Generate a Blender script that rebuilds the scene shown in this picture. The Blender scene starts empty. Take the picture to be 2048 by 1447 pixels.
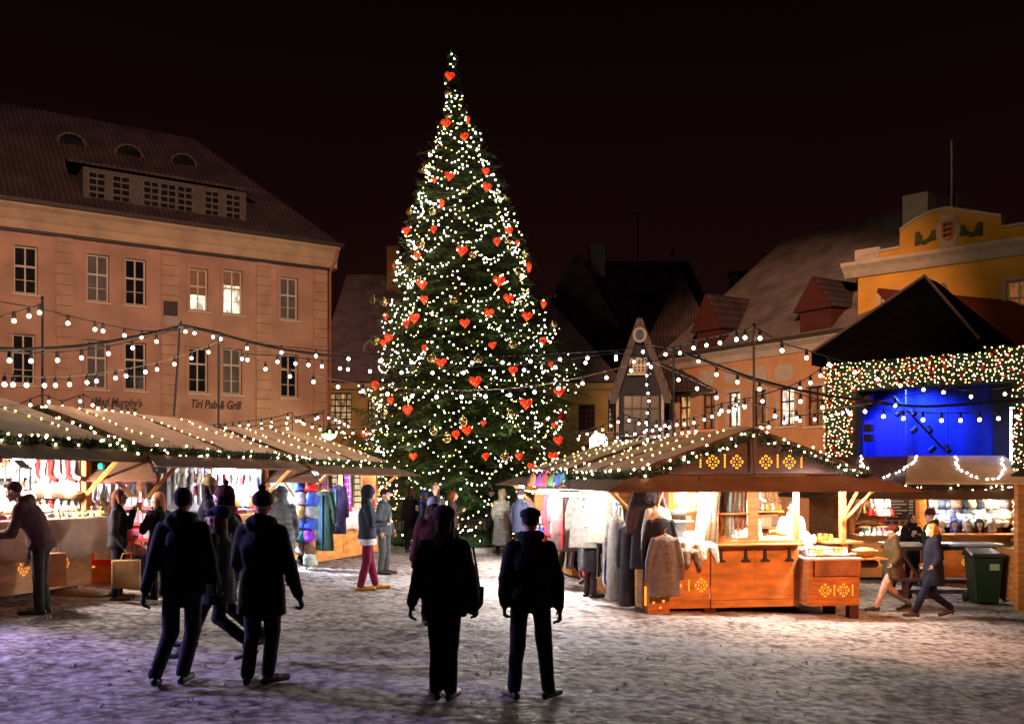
import bpy, bmesh, math, random
from mathutils import Vector, Matrix, Euler, noise
random.seed(7)
SC = bpy.context.scene
COL = SC.collection
# ------------------------------------------------------------ camera
cam_d = bpy.data.cameras.new('camera'); cam = bpy.data.objects.new('camera', cam_d); COL.objects.link(cam)
cam.location = (0, 0, 2.0); cam.rotation_euler = (math.radians(90), 0, 0)
cam_d.sensor_width = 36; cam_d.lens = 36 * 2000 / 2048; cam_d.shift_y = (960 - 723.5) / 2048
cam_d.clip_end = 1000; SC.camera = cam
# ------------------------------------------------------------ night sky
wd = bpy.data.worlds.new('World'); SC.world = wd; wd.use_nodes = True
nt = wd.node_tree; N = nt.nodes; L = nt.links
for n in list(N): N.remove(n)
wo = N.new('ShaderNodeOutputWorld'); bg = N.new('ShaderNodeBackground'); tc = N.new('ShaderNodeTexCoord')
sx = N.new('ShaderNodeSeparateXYZ'); cr = N.new('ShaderNodeValToRGB')
nz = N.new('ShaderNodeTexNoise'); nz.inputs['Scale'].default_value = 1.3; nz.inputs['Detail'].default_value = 3
ml = N.new('ShaderNodeMath'); ml.operation = 'MULTIPLY_ADD'; ml.inputs[1].default_value = 0.14; 
L.new(tc.outputs['Generated'], sx.inputs[0]); L.new(tc.outputs['Generated'], nz.inputs['Vector'])
L.new(nz.outputs['Fac'], ml.inputs[0]); L.new(sx.outputs['Z'], ml.inputs[2]); L.new(ml.outputs[0], cr.inputs[0])
e = cr.color_ramp.elements
e[0].position = 0.05; e[0].color = (0.0135, 0.0034, 0.0042, 1); e[1].position = 0.55; e[1].color = (0.0018, 0.0006, 0.0007, 1)
m = e.new(0.28); m.color = (0.0085, 0.0022, 0.0023, 1)
L.new(cr.outputs[0], bg.inputs[0]); bg.inputs[1].default_value = 1.0; L.new(bg.outputs[0], wo.inputs[0])
SC.view_settings.view_transform = 'Standard'; SC.view_settings.look = 'None'
SC.view_settings.exposure = 0.0; SC.view_settings.gamma = 1
cy = SC.cycles; cy.use_denoising = True
try: cy.denoiser = 'OPENIMAGEDENOISE'
except Exception: pass
cy.max_bounces = 5; cy.diffuse_bounces = 2; cy.glossy_bounces = 2; cy.transmission_bounces = 3
cy.sample_clamp_indirect = 3; cy.caustics_reflective = False; cy.caustics_refractive = False
try: cy.use_light_tree = True
except Exception: pass

def G(x): return -0.045 * max(-26, min(26, x))
def P(px, py, Y): return Vector(((px - 1024) / 2000 * Y, Y, 2.0 + (960 - py) / 2000 * Y))
def YG(px, py): return 2 / ((py - 960) / 2000 - .045 * (px - 1024) / 2000)
def PG(px, py):
    Y = YG(px, py); X = (px - 1024) / 2000 * Y
    return Vector((X, Y, G(X)))
R = math.radians
rnd = random.random
def ru(a, b): return a + (b - a) * random.random()

# ------------------------------------------------------------ town lamps and added fill spots outside the frame
def spot(name, loc, target, col, w, ang, blend=.6, size=.3):
    d = bpy.data.lights.new(name, 'SPOT'); d.energy = w; d.color = col; d.spot_size = R(ang); d.spot_blend = blend; d.shadow_soft_size = size
    o = bpy.data.objects.new(name, d); COL.objects.link(o); o.location = loc
    o.rotation_euler = (Vector(target) - Vector(loc)).to_track_quat('-Z', 'Y').to_euler(); return o
def point(name, loc, col, w, size=.1):
    d = bpy.data.lights.new(name, 'POINT'); d.energy = w; d.color = col; d.shadow_soft_size = size
    o = bpy.data.objects.new(name, d); COL.objects.link(o); o.location = loc; return o
SOD = (1.0, .36, .11)
spot('square_floodlight', (3, -8, 15), (-15, 38.5, 6.0), (1, .50, .32), 52000, 34)
spot('square_floodlight', (-4, -8, 15), (11.5, 44, 5.2), (1, .47, .24), 100000, 19)
spot('square_floodlight', (-6, -8, 15), (17.5, 33, 10), (1, .60, .26), 7000, 19)
spot('sodium_lamp_and_fill_light', (-9.5, 1.5, 7.2), (1.4, 20.0, 2.9), (1, .50, .22), 3600, 22, .9, .15)
spot('sodium_lamp_and_fill_light', (9.5, 3.0, 7.5), (3.2, 11.0, 0), SOD, 260, 70, .9, .15)  # extra spot added to warm the right foreground; no separate lamp stands there
spot('side_stall_light', (-8.4, 10.4, 2.7), (-3.6, 7.6, .1), (.42, .33, 1), 2300, 124, .35, .12)
spot('blue_fill_light', (-12, 25.5, 7.5), (-1.0, 14.0, 0), (.62, .62, 1), 900, 56, .8, .25)  # weak blue fill added for the middle ground; no floodlight stands there
spot('sodium_lamp_and_fill_light', (10.2, 5.0, 6.3), (4.3, 16.4, 1.0), SOD, 10500, 38, .9, .15)
spot('sodium_lamp_and_fill_light', (15.5, 13.0, 7.5), (9.5, 24.0, 2.0), SOD, 2600, 52, .8, .15)  # added spot that brightens the hat stall roof; its lamp is invented

# ------------------------------------------------------------ materials
MATS = {}
def mat(name, col=(.5, .5, .5), rough=.8, n=.25, ns=8, bump=0, bs=None, metal=0, emit=None, es=0, objcol=False, stretch=None, wave=None, spec=None, wdist=2):
    if name in MATS: return MATS[name]
    m = bpy.data.materials.new(name); m.use_nodes = True; MATS[name] = m
    nt = m.node_tree; N = nt.nodes; L = nt.links; b = N['Principled BSDF']
    b.inputs['Roughness'].default_value = rough; b.inputs['Metallic'].default_value = metal
    if spec is not None: b.inputs['Specular IOR Level'].default_value = spec
    if emit:
        b.inputs['Base Color'].default_value = (*col, 1)
        b.inputs['Emission Color'].default_value = (*emit, 1); b.inputs['Emission Strength'].default_value = es
        return m
    tc = N.new('ShaderNodeTexCoord'); mp = N.new('ShaderNodeMapping'); L.new(tc.outputs['Object'], mp.inputs[0])
    if stretch: mp.inputs['Scale'].default_value = stretch
    nz = N.new('ShaderNodeTexNoise'); nz.inputs['Scale'].default_value = ns; nz.inputs['Detail'].default_value = 6; L.new(mp.outputs[0], nz.inputs['Vector'])
    mr = N.new('ShaderNodeMapRange'); L.new(nz.outputs['Fac'], mr.inputs[0])
    mr.inputs[1].default_value = .3; mr.inputs[2].default_value = .7; mr.inputs[3].default_value = 1 - n; mr.inputs[4].default_value = 1 + n
    vm = N.new('ShaderNodeVectorMath'); vm.operation = 'MULTIPLY'
    if objcol:
        oi = N.new('ShaderNodeObjectInfo'); L.new(oi.outputs['Color'], vm.inputs[0])
    else: vm.inputs[0].default_value = col
    L.new(mr.outputs[0], vm.inputs[1]); L.new(vm.outputs[0], b.inputs['Base Color'])
    if wave:
        wv = N.new('ShaderNodeTexWave'); wv.bands_direction = wave[0]; wv.inputs['Scale'].default_value = wave[1]; wv.inputs['Distortion'].default_value = wdist
        L.new(tc.outputs['Object'], wv.inputs['Vector'])
        bp2 = N.new('ShaderNodeBump'); bp2.inputs['Strength'].default_value = wave[2]; bp2.inputs['Distance'].default_value = .05
        L.new(wv.outputs['Fac'], bp2.inputs['Height']); L.new(bp2.outputs[0], b.inputs['Normal'])
        if len(wave) > 3:
            m2 = N.new('ShaderNodeMapRange'); L.new(wv.outputs['Fac'], m2.inputs[0]); m2.inputs[3].default_value = wave[3]; m2.inputs[4].default_value = 1
            v2 = N.new('ShaderNodeVectorMath'); v2.operation = 'MULTIPLY'; L.new(vm.outputs[0], v2.inputs[0]); L.new(m2.outputs[0], v2.inputs[1]); L.new(v2.outputs[0], b.inputs['Base Color'])
    if bump:
        n2 = N.new('ShaderNodeTexNoise'); n2.inputs['Scale'].default_value = bs or ns * 3; n2.inputs['Detail'].default_value = 5; L.new(mp.outputs[0], n2.inputs['Vector'])
        bp = N.new('ShaderNodeBump'); bp.inputs['Strength'].default_value = bump; bp.inputs['Distance'].default_value = .04
        L.new(n2.outputs['Fac'], bp.inputs['Height'])
        if wave: L.new(bp2.outputs[0], bp.inputs['Normal'])
        L.new(bp.outputs[0], b.inputs['Normal'])
    return m

def ground_mat():
    m = bpy.data.materials.new('trampled_snow'); m.use_nodes = True; nt = m.node_tree; N = nt.nodes; L = nt.links; b = N['Principled BSDF']
    tc = N.new('ShaderNodeTexCoord')
    def nz(scale, st, det=6, rough=.6):
        mp = N.new('ShaderNodeMapping'); mp.inputs['Scale'].default_value = st; L.new(tc.outputs['Object'], mp.inputs[0])
        t = N.new('ShaderNodeTexNoise'); t.inputs['Scale'].default_value = scale; t.inputs['Detail'].default_value = det; t.inputs['Roughness'].default_value = rough
        L.new(mp.outputs[0], t.inputs['Vector']); return t
    a = nz(2.2, (.8, 1.1, 1)); c = nz(12, (1, 1.2, 1)); d = nz(45, (1, 1, 1), 3); big = nz(.3, (1, 1, 1), 3)
    vo = N.new('ShaderNodeTexVoronoi'); vo.feature = 'SMOOTH_F1'; vo.inputs['Scale'].default_value = 8.5; vo.inputs['Smoothness'].default_value = .35
    wp = N.new('ShaderNodeVectorMath'); wp.operation = 'MULTIPLY_ADD'; L.new(c.outputs['Color'], wp.inputs[0]); wp.inputs[1].default_value = (.09, .09, .09); L.new(tc.outputs['Object'], wp.inputs[2]); L.new(wp.outputs[0], vo.inputs['Vector'])
    def ma(x, k, y):
        q = N.new('ShaderNodeMath'); q.operation = 'MULTIPLY_ADD'; L.new(x, q.inputs[0]); q.inputs[1].default_value = k
        if isinstance(y, float): q.inputs[2].default_value = y
        else: L.new(y, q.inputs[2])
        return q.outputs[0]
    # snow lies thick where the sum is high; trodden grey-brown slush and stone joints where it is low
    h = ma(c.outputs[0], .55, ma(big.outputs[0], .55, ma(a.outputs[0], .9, 0.0))); col_in = ma(vo.outputs['Distance'], .55, h)
    cr = N.new('ShaderNodeValToRGB'); L.new(ma(col_in, .6, -.25), cr.inputs[0]); e = cr.color_ramp.elements
    e[0].position = .42; e[0].color = (.45, .385, .35, 1); e[1].position = .68; e[1].color = (.06, .04, .03, 1); k = e.new(.54); k.color = (.25, .205, .185, 1)
    L.new(cr.outputs[0], b.inputs['Base Color'])
    rr = N.new('ShaderNodeMapRange'); L.new(c.outputs[0], rr.inputs[0]); rr.inputs[1].default_value = .32; rr.inputs[2].default_value = .5; rr.inputs[3].default_value = .42; rr.inputs[4].default_value = .9
    L.new(rr.outputs[0], b.inputs['Roughness']); b.inputs['Specular IOR Level'].default_value = .3
    b0 = N.new('ShaderNodeBump'); b0.invert = True; b0.inputs['Strength'].default_value = .5; b0.inputs['Distance'].default_value = .035; L.new(vo.outputs['Distance'], b0.inputs['Height'])
    b1 = N.new('ShaderNodeBump'); b1.inputs['Strength'].default_value = .5; b1.inputs['Distance'].default_value = .04; L.new(c.outputs[0], b1.inputs['Height']); L.new(b0.outputs[0], b1.inputs['Normal'])
    b2 = N.new('ShaderNodeBump'); b2.inputs['Strength'].default_value = .9; b2.inputs['Distance'].default_value = .015; L.new(d.outputs[0], b2.inputs['Height']); L.new(b1.outputs[0], b2.inputs['Normal'])
    L.new(b2.outputs[0], b.inputs['Normal']); return m

M_OBJ = mat('coloured_cloth', objcol=True, n=.3, ns=30, bump=.3, bs=70, rough=.9)
M_OBJG = mat('coloured_glaze', objcol=True, n=.1, ns=12, rough=.35)
M_BULB = mat('bulb_glow', emit=(1, .93, .74), es=9)
M_FAIRY = mat('fairy_glow', emit=(1, .84, .42), es=34)
M_FAIRYW = mat('fairy_glow_white', emit=(.92, .92, .92), es=40)
M_YFAIRY = mat('fairy_glow_yellow', emit=(1, .72, .20), es=14)
M_BLACK = mat('black_cable', (.01, .01, .01), .5, .1)
M_IRON = mat('black_iron', (.015, .015, .015), .5, .2, metal=.3)
M_WOOD = mat('stall_wood', (.46, .15, .03), .65, .4, 3, .3, 20, stretch=(1, 1, 8))
M_WOODD = mat('dark_stall_wood', (.045, .009, .004), .7, .35, 3, .3, 20, stretch=(1, 1, 8))
M_WOODL = mat('pale_board', (.56, .22, .05), .6, .4, 2.5, .15, 15, stretch=(1, 1, 3))
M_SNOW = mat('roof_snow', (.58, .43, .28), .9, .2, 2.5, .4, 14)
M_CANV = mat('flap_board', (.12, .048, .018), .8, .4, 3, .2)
M_NEED = mat('spruce_needles', (.04, .095, .014), .7, .6, 3)
M_NEEDD = mat('garland_needles', (.012, .030, .010), .7, .5, 5)
M_BARK = mat('bark', (.06, .035, .02), .9, .4, 10, .5)
M_WHITE = mat('white_paint', (.62, .58, .50), .6, .1)
M_GLASSD = mat('dark_window_glass', (.012, .014, .016), .12, .4, 2)
M_PAPER = mat('brown_paper', (.42, .22, .08), .8, .2, 6, .3, 8)
M_SKIN = mat('skin', (.52, .29, .20), .55, .12, 14)
M_BLK = mat('black_fabric', (.008, .008, .011), .95, .4, 18, .4, 60, spec=.15)
M_NAVY = mat('navy_fabric', (.012, .015, .032), .95, .4, 18, .4, 60, spec=.15)

# ------------------------------------------------------------ tagging and meshes
def tag(o, label=None, cat=None, group=None, kind=None):
    if label: o['label'] = label
    if cat: o['category'] = cat
    if group: o['group'] = group
    if kind: o['kind'] = kind
    return o
def thing(name, label, cat, loc=(0, 0, 0), rz=0, group=None, sc=None):
    o = bpy.data.objects.new(name, None); COL.objects.link(o); o.empty_display_size = .1
    o.location = loc; o.rotation_euler = (0, 0, rz)
    if sc: o.scale = (sc, sc, sc)
    return tag(o, label, cat, group)
class MB:
    def __init__(s): s.v = []; s.f = []; s.m = []
    def add(s, vs, fs, mi=0):
        k = len(s.v); s.v += [tuple(v) for v in vs]; s.f += [tuple(i + k for i in f) for f in fs]; s.m += [mi] * len(fs); return s
    def box(s, x0, x1, y0, y1, z0, z1, mi=0):
        return s.add([(x0, y0, z0), (x1, y0, z0), (x1, y1, z0), (x0, y1, z0), (x0, y0, z1), (x1, y0, z1), (x1, y1, z1), (x0, y1, z1)],
                     [(0, 3, 2, 1), (4, 5, 6, 7), (0, 1, 5, 4), (1, 2, 6, 5), (2, 3, 7, 6), (3, 0, 4, 7)], mi)
    def prism(s, poly, axis, a, b, mi=0):   # 2D polygon extruded along axis
        n = len(poly)
        def q(p, t): return {'x': (t, p[0], p[1]), 'y': (p[0], t, p[1]), 'z': (p[0], p[1], t)}[axis]
        vs = [q(p, a) for p in poly] + [q(p, b) for p in poly]
        return s.add(vs, [tuple(range(n))[::-1], tuple(range(n, 2 * n))] + [(i, (i + 1) % n, n + (i + 1) % n, n + i) for i in range(n)], mi)
    def slab(s, a, b, c, d, t, mi=0):       # quad a b c d thickened along its normal
        a, b, c, d = map(Vector, (a, b, c, d)); n = (b - a).cross(d - a).normalized() * t
        return s.add([a, b, c, d, a + n, b + n, c + n, d + n], [(3, 2, 1, 0), (4, 5, 6, 7), (0, 1, 5, 4), (1, 2, 6, 5), (2, 3, 7, 6), (3, 0, 4, 7)], mi)
    def tube(s, pts, r, n=6, mi=0, r1=None, cap=True):
        pts = [Vector(p) for p in pts]; k = len(s.v); m = len(pts); up = Vector((0, 0, 1))
        for i, p in enumerate(pts):
            t = (pts[min(i + 1, m - 1)] - pts[max(i - 1, 0)]).normalized()
            a = t.cross(up); a = a.normalized() if a.length > .05 else Vector((1, 0, 0)); b = t.cross(a)
            rr = r if r1 is None else r + (r1 - r) * i / (m - 1)
            for j in range(n):
                g = 2 * math.pi * j / n; s.v.append(tuple(p + (a * math.cos(g) + b * math.sin(g)) * rr))
        for i in range(m - 1):
            for j in range(n):
                s.f.append((k + i * n + j, k + i * n + (j + 1) % n, k + (i + 1) * n + (j + 1) % n, k + (i + 1) * n + j)); s.m.append(mi)
        if cap:
            s.f.append(tuple(k + j for j in range(n))[::-1]); s.m.append(mi); s.f.append(tuple(k + (m - 1) * n + j for j in range(n))); s.m.append(mi)
        return s
    def ball(s, c, r, n=8, k=5, mi=0, rz=None, ry=None):
        c = Vector(c); rz = rz or r; ry = ry or r; vs = [c + Vector((0, 0, rz))]
        for i in range(1, k):
            a = math.pi * i / k
            for j in range(n):
                g = 2 * math.pi * j / n; vs.append(c + Vector((r * math.sin(a) * math.cos(g), ry * math.sin(a) * math.sin(g), rz * math.cos(a))))
        vs.append(c - Vector((0, 0, rz))); e = len(vs) - 1
        fs = [(0, 1 + j, 1 + (j + 1) % n) for j in range(n)]
        for i in range(k - 2):
            for j in range(n): fs.append((1 + i * n + j, 1 + (i + 1) * n + j, 1 + (i + 1) * n + (j + 1) % n, 1 + i * n + (j + 1) % n))
        fs += [(e, 1 + (k - 2) * n + (j + 1) % n, 1 + (k - 2) * n + j) for j in range(n)]
        return s.add(vs, fs, mi)
    def lathe(s, prof, c=(0, 0, 0), n=14, mi=0, sy=1):   # profile of (r, z)
        c = Vector(c); vs = []; m = len(prof)
        for r, z in prof:
            for j in range(n):
                g = 2 * math.pi * j / n; vs.append(c + Vector((r * math.cos(g), sy * r * math.sin(g), z)))
        fs = [(i * n + j, i * n + (j + 1) % n, (i + 1) * n + (j + 1) % n, (i + 1) * n + j) for i in range(m - 1) for j in range(n)]
        fs += [tuple(range(n))[::-1], tuple((m - 1) * n + j for j in range(n))]
        return s.add(vs, fs, mi)
    def cap(s, p0, r0, p1, r1, n=12):      # tapered capsule, closed
        p0 = Vector(p0); p1 = Vector(p1); t = p1 - p0
        if t.length < 1e-5: return s.ball(p0, max(r0, r1), n, 8)
        t.normalize(); a = t.cross(Vector((0, 0, 1))); a = a.normalized() if a.length > .05 else Vector((1, 0, 0)); b = t.cross(a)
        rings = []
        for k in (80, 50, 20): rings.append((p0 - t * r0 * math.sin(R(k)), r0 * math.cos(R(k))))
        for k in (20, 50, 80): rings.append((p1 + t * r1 * math.sin(R(k)), r1 * math.cos(R(k))))
        vs = [c + (a * math.cos(2 * math.pi * j / n) + b * math.sin(2 * math.pi * j / n)) * r for c, r in rings for j in range(n)]
        fs = [(i * n + j, i * n + (j + 1) % n, (i + 1) * n + (j + 1) % n, (i + 1) * n + j) for i in range(5) for j in range(n)]
        fs += [tuple(range(n))[::-1], tuple(5 * n + j for j in range(n))]
        return s.add(vs, fs)
    def loft(s, rings, n=18):              # rings of (centre, rx, ry), stacked
        vs = []
        for c, rx, ry in rings:
            for j in range(n):
                g = 2 * math.pi * j / n; vs.append((c[0] + rx * math.cos(g), c[1] + ry * math.sin(g), c[2]))
        m = len(rings)
        fs = [(i * n + j, i * n + (j + 1) % n, (i + 1) * n + (j + 1) % n, (i + 1) * n + j) for i in range(m - 1) for j in range(n)]
        fs += [tuple(range(n))[::-1], tuple((m - 1) * n + j for j in range(n))]
        return s.add(vs, fs)
    def xf(s, f): s.v = [tuple(f(Vector(v))) for v in s.v]; return s
    def mesh(s, name, mats, smooth=False):
        me = bpy.data.meshes.new(name); me.from_pydata(s.v, [], s.f)
        for m in (mats if isinstance(mats, (list, tuple)) else [mats]): me.materials.append(m)
        if len(me.materials) > 1: me.polygons.foreach_set('material_index', s.m)
        if smooth: me.polygons.foreach_set('use_smooth', [True] * len(s.f))
        me.validate(); me.update(); return me
    def build(s, name, mats, parent=None, smooth=False):
        o = bpy.data.objects.new(name, s.mesh(name, mats, smooth)); COL.objects.link(o)
        if parent: o.parent = parent
        return o
def inst(name, me, parent=None, loc=(0, 0, 0), rot=(0, 0, 0), col=None, sc=None):
    o = bpy.data.objects.new(name, me); COL.objects.link(o); o.location = loc; o.rotation_euler = rot
    if parent: o.parent = parent
    if col: o.color = (*col, 1)
    if sc: o.scale = sc if isinstance(sc, (tuple, list)) else (sc, sc, sc)
    return o
def cln(o, label=None): return o
ORD = ['topmost', 'second', 'third', 'fourth', 'fifth', 'sixth', 'seventh', 'eighth', 'ninth', 'tenth', 'eleventh', 'twelfth', 'thirteenth', 'fourteenth', 'fifteenth',
       'sixteenth', 'seventeenth', 'eighteenth', 'nineteenth', 'twentieth']
TENS = {2: 'twenty', 3: 'thirty', 4: 'forty', 5: 'fifty', 6: 'sixty'}
def od(i, first='first'):
    if i == 0: return first
    if i < 20: return ORD[i]
    t, u = divmod(i + 1, 10)
    return TENS[t][:-1] + 'ieth' if u == 0 else TENS[t] + '-' + (['first'] + ORD[1:])[u - 1]

# ------------------------------------------------------------ ground
def build_ground():
    def axis(segs):
        out = [segs[0][0]]
        for a, b, st in segs:
            n = max(1, round((b - a) / st)); out += [a + (b - a) * i / n for i in range(1, n + 1)]
        return out
    xs = axis([(-160, -20, 20), (-20, -9, 1), (-9, 9, .075), (9, 20, 1), (20, 160, 20)])
    ys = axis([(-30, 5, 5), (5, 14, .06), (14, 24, .25), (24, 44, 2), (44, 300, 32)])
    vs = []
    for y in ys:
        for x in xs:
            h = 0
            if abs(x) <= 9.2 and 4.5 < y < 26:
                h = .022 * noise.noise(Vector((x * 1.3, y * 1.6, 0))) + .018 * noise.noise(Vector((x * 4.2, y * 5, 3))) + .013 * noise.noise(Vector((x * 9, y * 10, 7)))
                h = min(h, .018)
            vs.append((x, y, G(x) + h))
    nx = len(xs); fs = [(j * nx + i, j * nx + i + 1, (j + 1) * nx + i + 1, (j + 1) * nx + i) for j in range(len(ys) - 1) for i in range(nx - 1)]
    mb = MB(); mb.add(vs, fs); o = mb.build('ground', ground_mat(), None, True); tag(o, kind='structure')
build_ground()
def crumbs():
    st = random.getstate(); random.seed(77); mb = MB()
    for i in range(5200):
        y = 5.5 + 12 * rnd() ** 1.3; x = ru(-.62, .62) * y; r = .006 + .022 * rnd() ** 4
        if noise.noise(Vector((x * 1.1, y * 1.1, 5))) < ru(-.35, .35): continue
        a = ru(0, 3.14); c, s = math.cos(a) * r, math.sin(a) * r; z = G(x) + .004; h = r * ru(.5, 1.1)
        mb.add([(x - c * 1.4, y - s * 1.4, z - .01), (x + s, y - c, z - .01), (x + c * 1.3, y + s * 1.3, z - .01), (x - s, y + c, z - .01), (x + ru(-.3, .3) * r, y + ru(-.3, .3) * r, z + h)], [(0, 1, 4), (1, 2, 4), (2, 3, 4), (3, 0, 4)])
    o = mb.build('snow_crumbs', mat('crumb_snow', (.40, .35, .33), .9, .5, 3)); tag(o, 'loose crumbs of trodden snow scattered over the square', 'snow', kind='stuff'); random.setstate(st)
crumbs()
# ------------------------------------------------------------ buildings
class Face:
    """a facade plane: origin (x, y), direction to the right u, n points inward"""
    def __init__(s, ox, oy, ang):
        s.o = Vector((ox, oy)); s.a = ang; s.d = Vector((math.cos(ang), math.sin(ang))); s.n = Vector((-math.sin(ang), math.cos(ang)))
    def uz(s, px, py, b=0):
        o = s.o + s.n * b; a = (px - 1024) / 2000; u = (a * o.y - o.x) / (s.d.x - s.d.y * a); Y = o.y + s.d.y * u
        return u, 2 + (960 - py) / 2000 * Y
    def rect(s, x0, y0, x1, y1, b=0):
        u0, za = s.uz(x0, (y0), b); u1, zb = s.uz(x1, y1, b); um, zt = s.uz((x0 + x1) / 2, y0, b); _, zl = s.uz((x0 + x1) / 2, y1, b)
        return u0, u1, zl, zt
def holed_wall(mb, u0, u1, z0, z1, holes, y=0, t=.28, mi=0):
    us = sorted({u0, u1, *[h[0] for h in holes], *[h[1] for h in holes]}); zs = sorted({z0, z1, *[h[2] for h in holes], *[h[3] for h in holes]})
    for i in range(len(us) - 1):
        for j in range(len(zs) - 1):
            cu = (us[i] + us[i + 1]) / 2; cz = (zs[j] + zs[j + 1]) / 2
            if any(h[0] < cu < h[1] and h[2] < cz < h[3] for h in holes): continue
            mb.add([(us[i], y, zs[j]), (us[i + 1], y, zs[j]), (us[i + 1], y, zs[j + 1]), (us[i], y, zs[j + 1])], [(0, 1, 2, 3)], mi)
    for a, b, c, d in [h[:4] for h in holes]:
        mb.add([(a, y, c), (b, y, c), (b, y, d), (a, y, d), (a, y + t, c), (b, y + t, c), (b, y + t, d), (a, y + t, d)], [(0, 4, 5, 1), (1, 5, 6, 2), (2, 6, 7, 3), (3, 7, 4, 0)], mi)
LIT = {}
def litmat(name, col, s):
    if name in MATS: return MATS[name]
    m = bpy.data.materials.new(name); m.use_nodes = True; MATS[name] = m; N = m.node_tree.nodes; Lk = m.node_tree.links; b = N['Principled BSDF']
    b.inputs['Base Color'].default_value = (.1, .1, .1, 1); b.inputs['Roughness'].default_value = .15
    tc = N.new('ShaderNodeTexCoord'); mp = N.new('ShaderNodeMapping'); mp.inputs['Scale'].default_value = (2.2, 2.2, .9); Lk.new(tc.outputs['Object'], mp.inputs[0])
    nz = N.new('ShaderNodeTexNoise'); nz.inputs['Scale'].default_value = 2.2; nz.inputs['Detail'].default_value = 2; Lk.new(mp.outputs[0], nz.inputs['Vector'])
    mr = N.new('ShaderNodeMapRange'); mr.inputs[1].default_value = .38; mr.inputs[2].default_value = .6; mr.inputs[3].default_value = s * .25; mr.inputs[4].default_value = s
    Lk.new(nz.outputs['Fac'], mr.inputs[0]); Lk.new(mr.outputs[0], b.inputs['Emission Strength']); b.inputs['Emission Color'].default_value = (*col, 1)
    return m
G_BRIGHT = litmat('bright_lit_pane', (1, .86, .62), 2.0); G_WARM = litmat('warm_lit_pane', (1, .50, .16), .8); G_DIM = litmat('dim_red_pane', (.9, .30, .08), .25); G_FAINT = litmat('faint_pane', (.7, .45, .25), .05)
def window(par, h, glass, frame=None, cols=2, rows=(.42,), y=0, t=.28, sill=True, trim=None, arch=False):
    u0, u1, z0, z1 = h; frame = frame or M_WHITE; w = .055
    f = MB(); Y0, Y1 = y + t - .12, y + t - .06
    f.box(u0, u0 + w, Y0, Y1, z0, z1); f.box(u1 - w, u1, Y0, Y1, z0, z1); f.box(u0 + w, u1 - w, Y0, Y1, z0, z0 + w); f.box(u0 + w, u1 - w, Y0, Y1, z1 - w, z1)
    for r in rows:
        zz = z1 - (z1 - z0) * r; f.box(u0 + w, u1 - w, Y0 - .01, Y1 - .003, zz - .035, zz + .035)
    for c in range(1, cols):
        uu = u0 + (u1 - u0) * c / cols; f.box(uu - .025, uu + .025, Y0 + .004, Y1 - .006, z0 + w, z1 - w)
    zr = z0 + (z1 - z0) * .29; f.box(u0 + w, u1 - w, Y0 + .02, Y1 - .012, zr - .012, zr + .012)
    if trim:
        k = .13
        f.box(u0 - k, u0 - .002, y - .03, y + .02, z0 - .05, z1, 1); f.box(u1 + .002, u1 + k, y - .03, y + .02, z0 - .05, z1, 1)
        if arch:
            pts = [(u0 - k - .03 + (u1 - u0 + 2 * k + .06) * i / 10, z1 + .02 + .16 * math.sin(math.pi * i / 10)) for i in range(11)]
            for (a, b), (c, d) in zip(pts, pts[1:]): f.add([(a, y - .05, z1 + .002), (c, y - .05, z1 + .002), (c, y - .05, d), (a, y - .05, b), (a, y + .01, z1 + .002), (c, y + .01, z1 + .002), (c, y + .01, d), (a, y + .01, b)], [(0, 1, 2, 3), (3, 2, 6, 7), (0, 4, 5, 1)], 1)
        else: f.box(u0 - k, u1 + k, y - .035, y + .015, z1 + .003, z1 + k, 1)
    o = f.build('window', [frame, trim or frame], par)
    MB().box(u0 + .02, u1 - .02, y + t - .05, y + t - .03, z0 + .02, z1 - .02).build('pane', glass, o)
    if sill: MB().box(u0 - .1, u1 + .1, y - .09, y + .05, z0 - .11, z0 - .053).build('sill', M_WHITE, o)
    return o
def hip_roof(mb, u0, u1, y0, y1, z, zr, hl, hr, over=.45, mi=0):
    a, b, c, d = (u0 - over, y0 - over, z), (u1 + over, y0 - over, z), (u1 + over, y1 + over, z), (u0 - over, y1 + over, z)
    ym = (y0 + y1) / 2; e, f = (u0 + hl, ym, zr), (u1 - hr, ym, zr)
    mb.add([a, b, c, d, e, f], [(0, 1, 5, 4), (1, 2, 5), (2, 3, 4, 5), (3, 0, 4), (3, 2, 1, 0)], mi)

M_PINK = mat('salmon_plaster', (.46, .29, .215), .9, .22, .9, .25, 30)
M_CREAM = mat('cream_plaster', (.50, .38, .26), .9, .2, 1.1, .2, 30)
M_TILE = mat('snowy_tiles', (.065, .045, .055), .85, .45, 1.2, .3, 25, wave=('X', 1.6, .8, .5), wdist=.6)
M_TILED = mat('dark_tiles', (.16, .12, .13), .9, .55, 1.4, .3, 22, wave=('X', 1.8, .6, .5), wdist=1)
M_GUT = mat('dark_gutter', (.04, .03, .03), .6, .2)
M_PEACH = mat('peach_plaster', (.50, .27, .145), .9, .13, 1.5, .25, 30)
M_YEL = mat('yellow_plaster', (.55, .29, .045), .9, .12, 1.5, .2, 30)
M_CREAMD = mat('old_cream_wall', (.40, .28, .11), .9, .2, 1.2, .25, 20)
M_GREY = mat('grey_blue_boards', (.016, .02, .032), .8, .2, 3, .2, 12)
M_REDB = mat('red_dormer_boards', (.06, .009, .006), .8, .25, 4, .2, 14)
M_STONE = mat('pale_stone', (.42, .37, .33), .85, .15, 3, .2)

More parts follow.
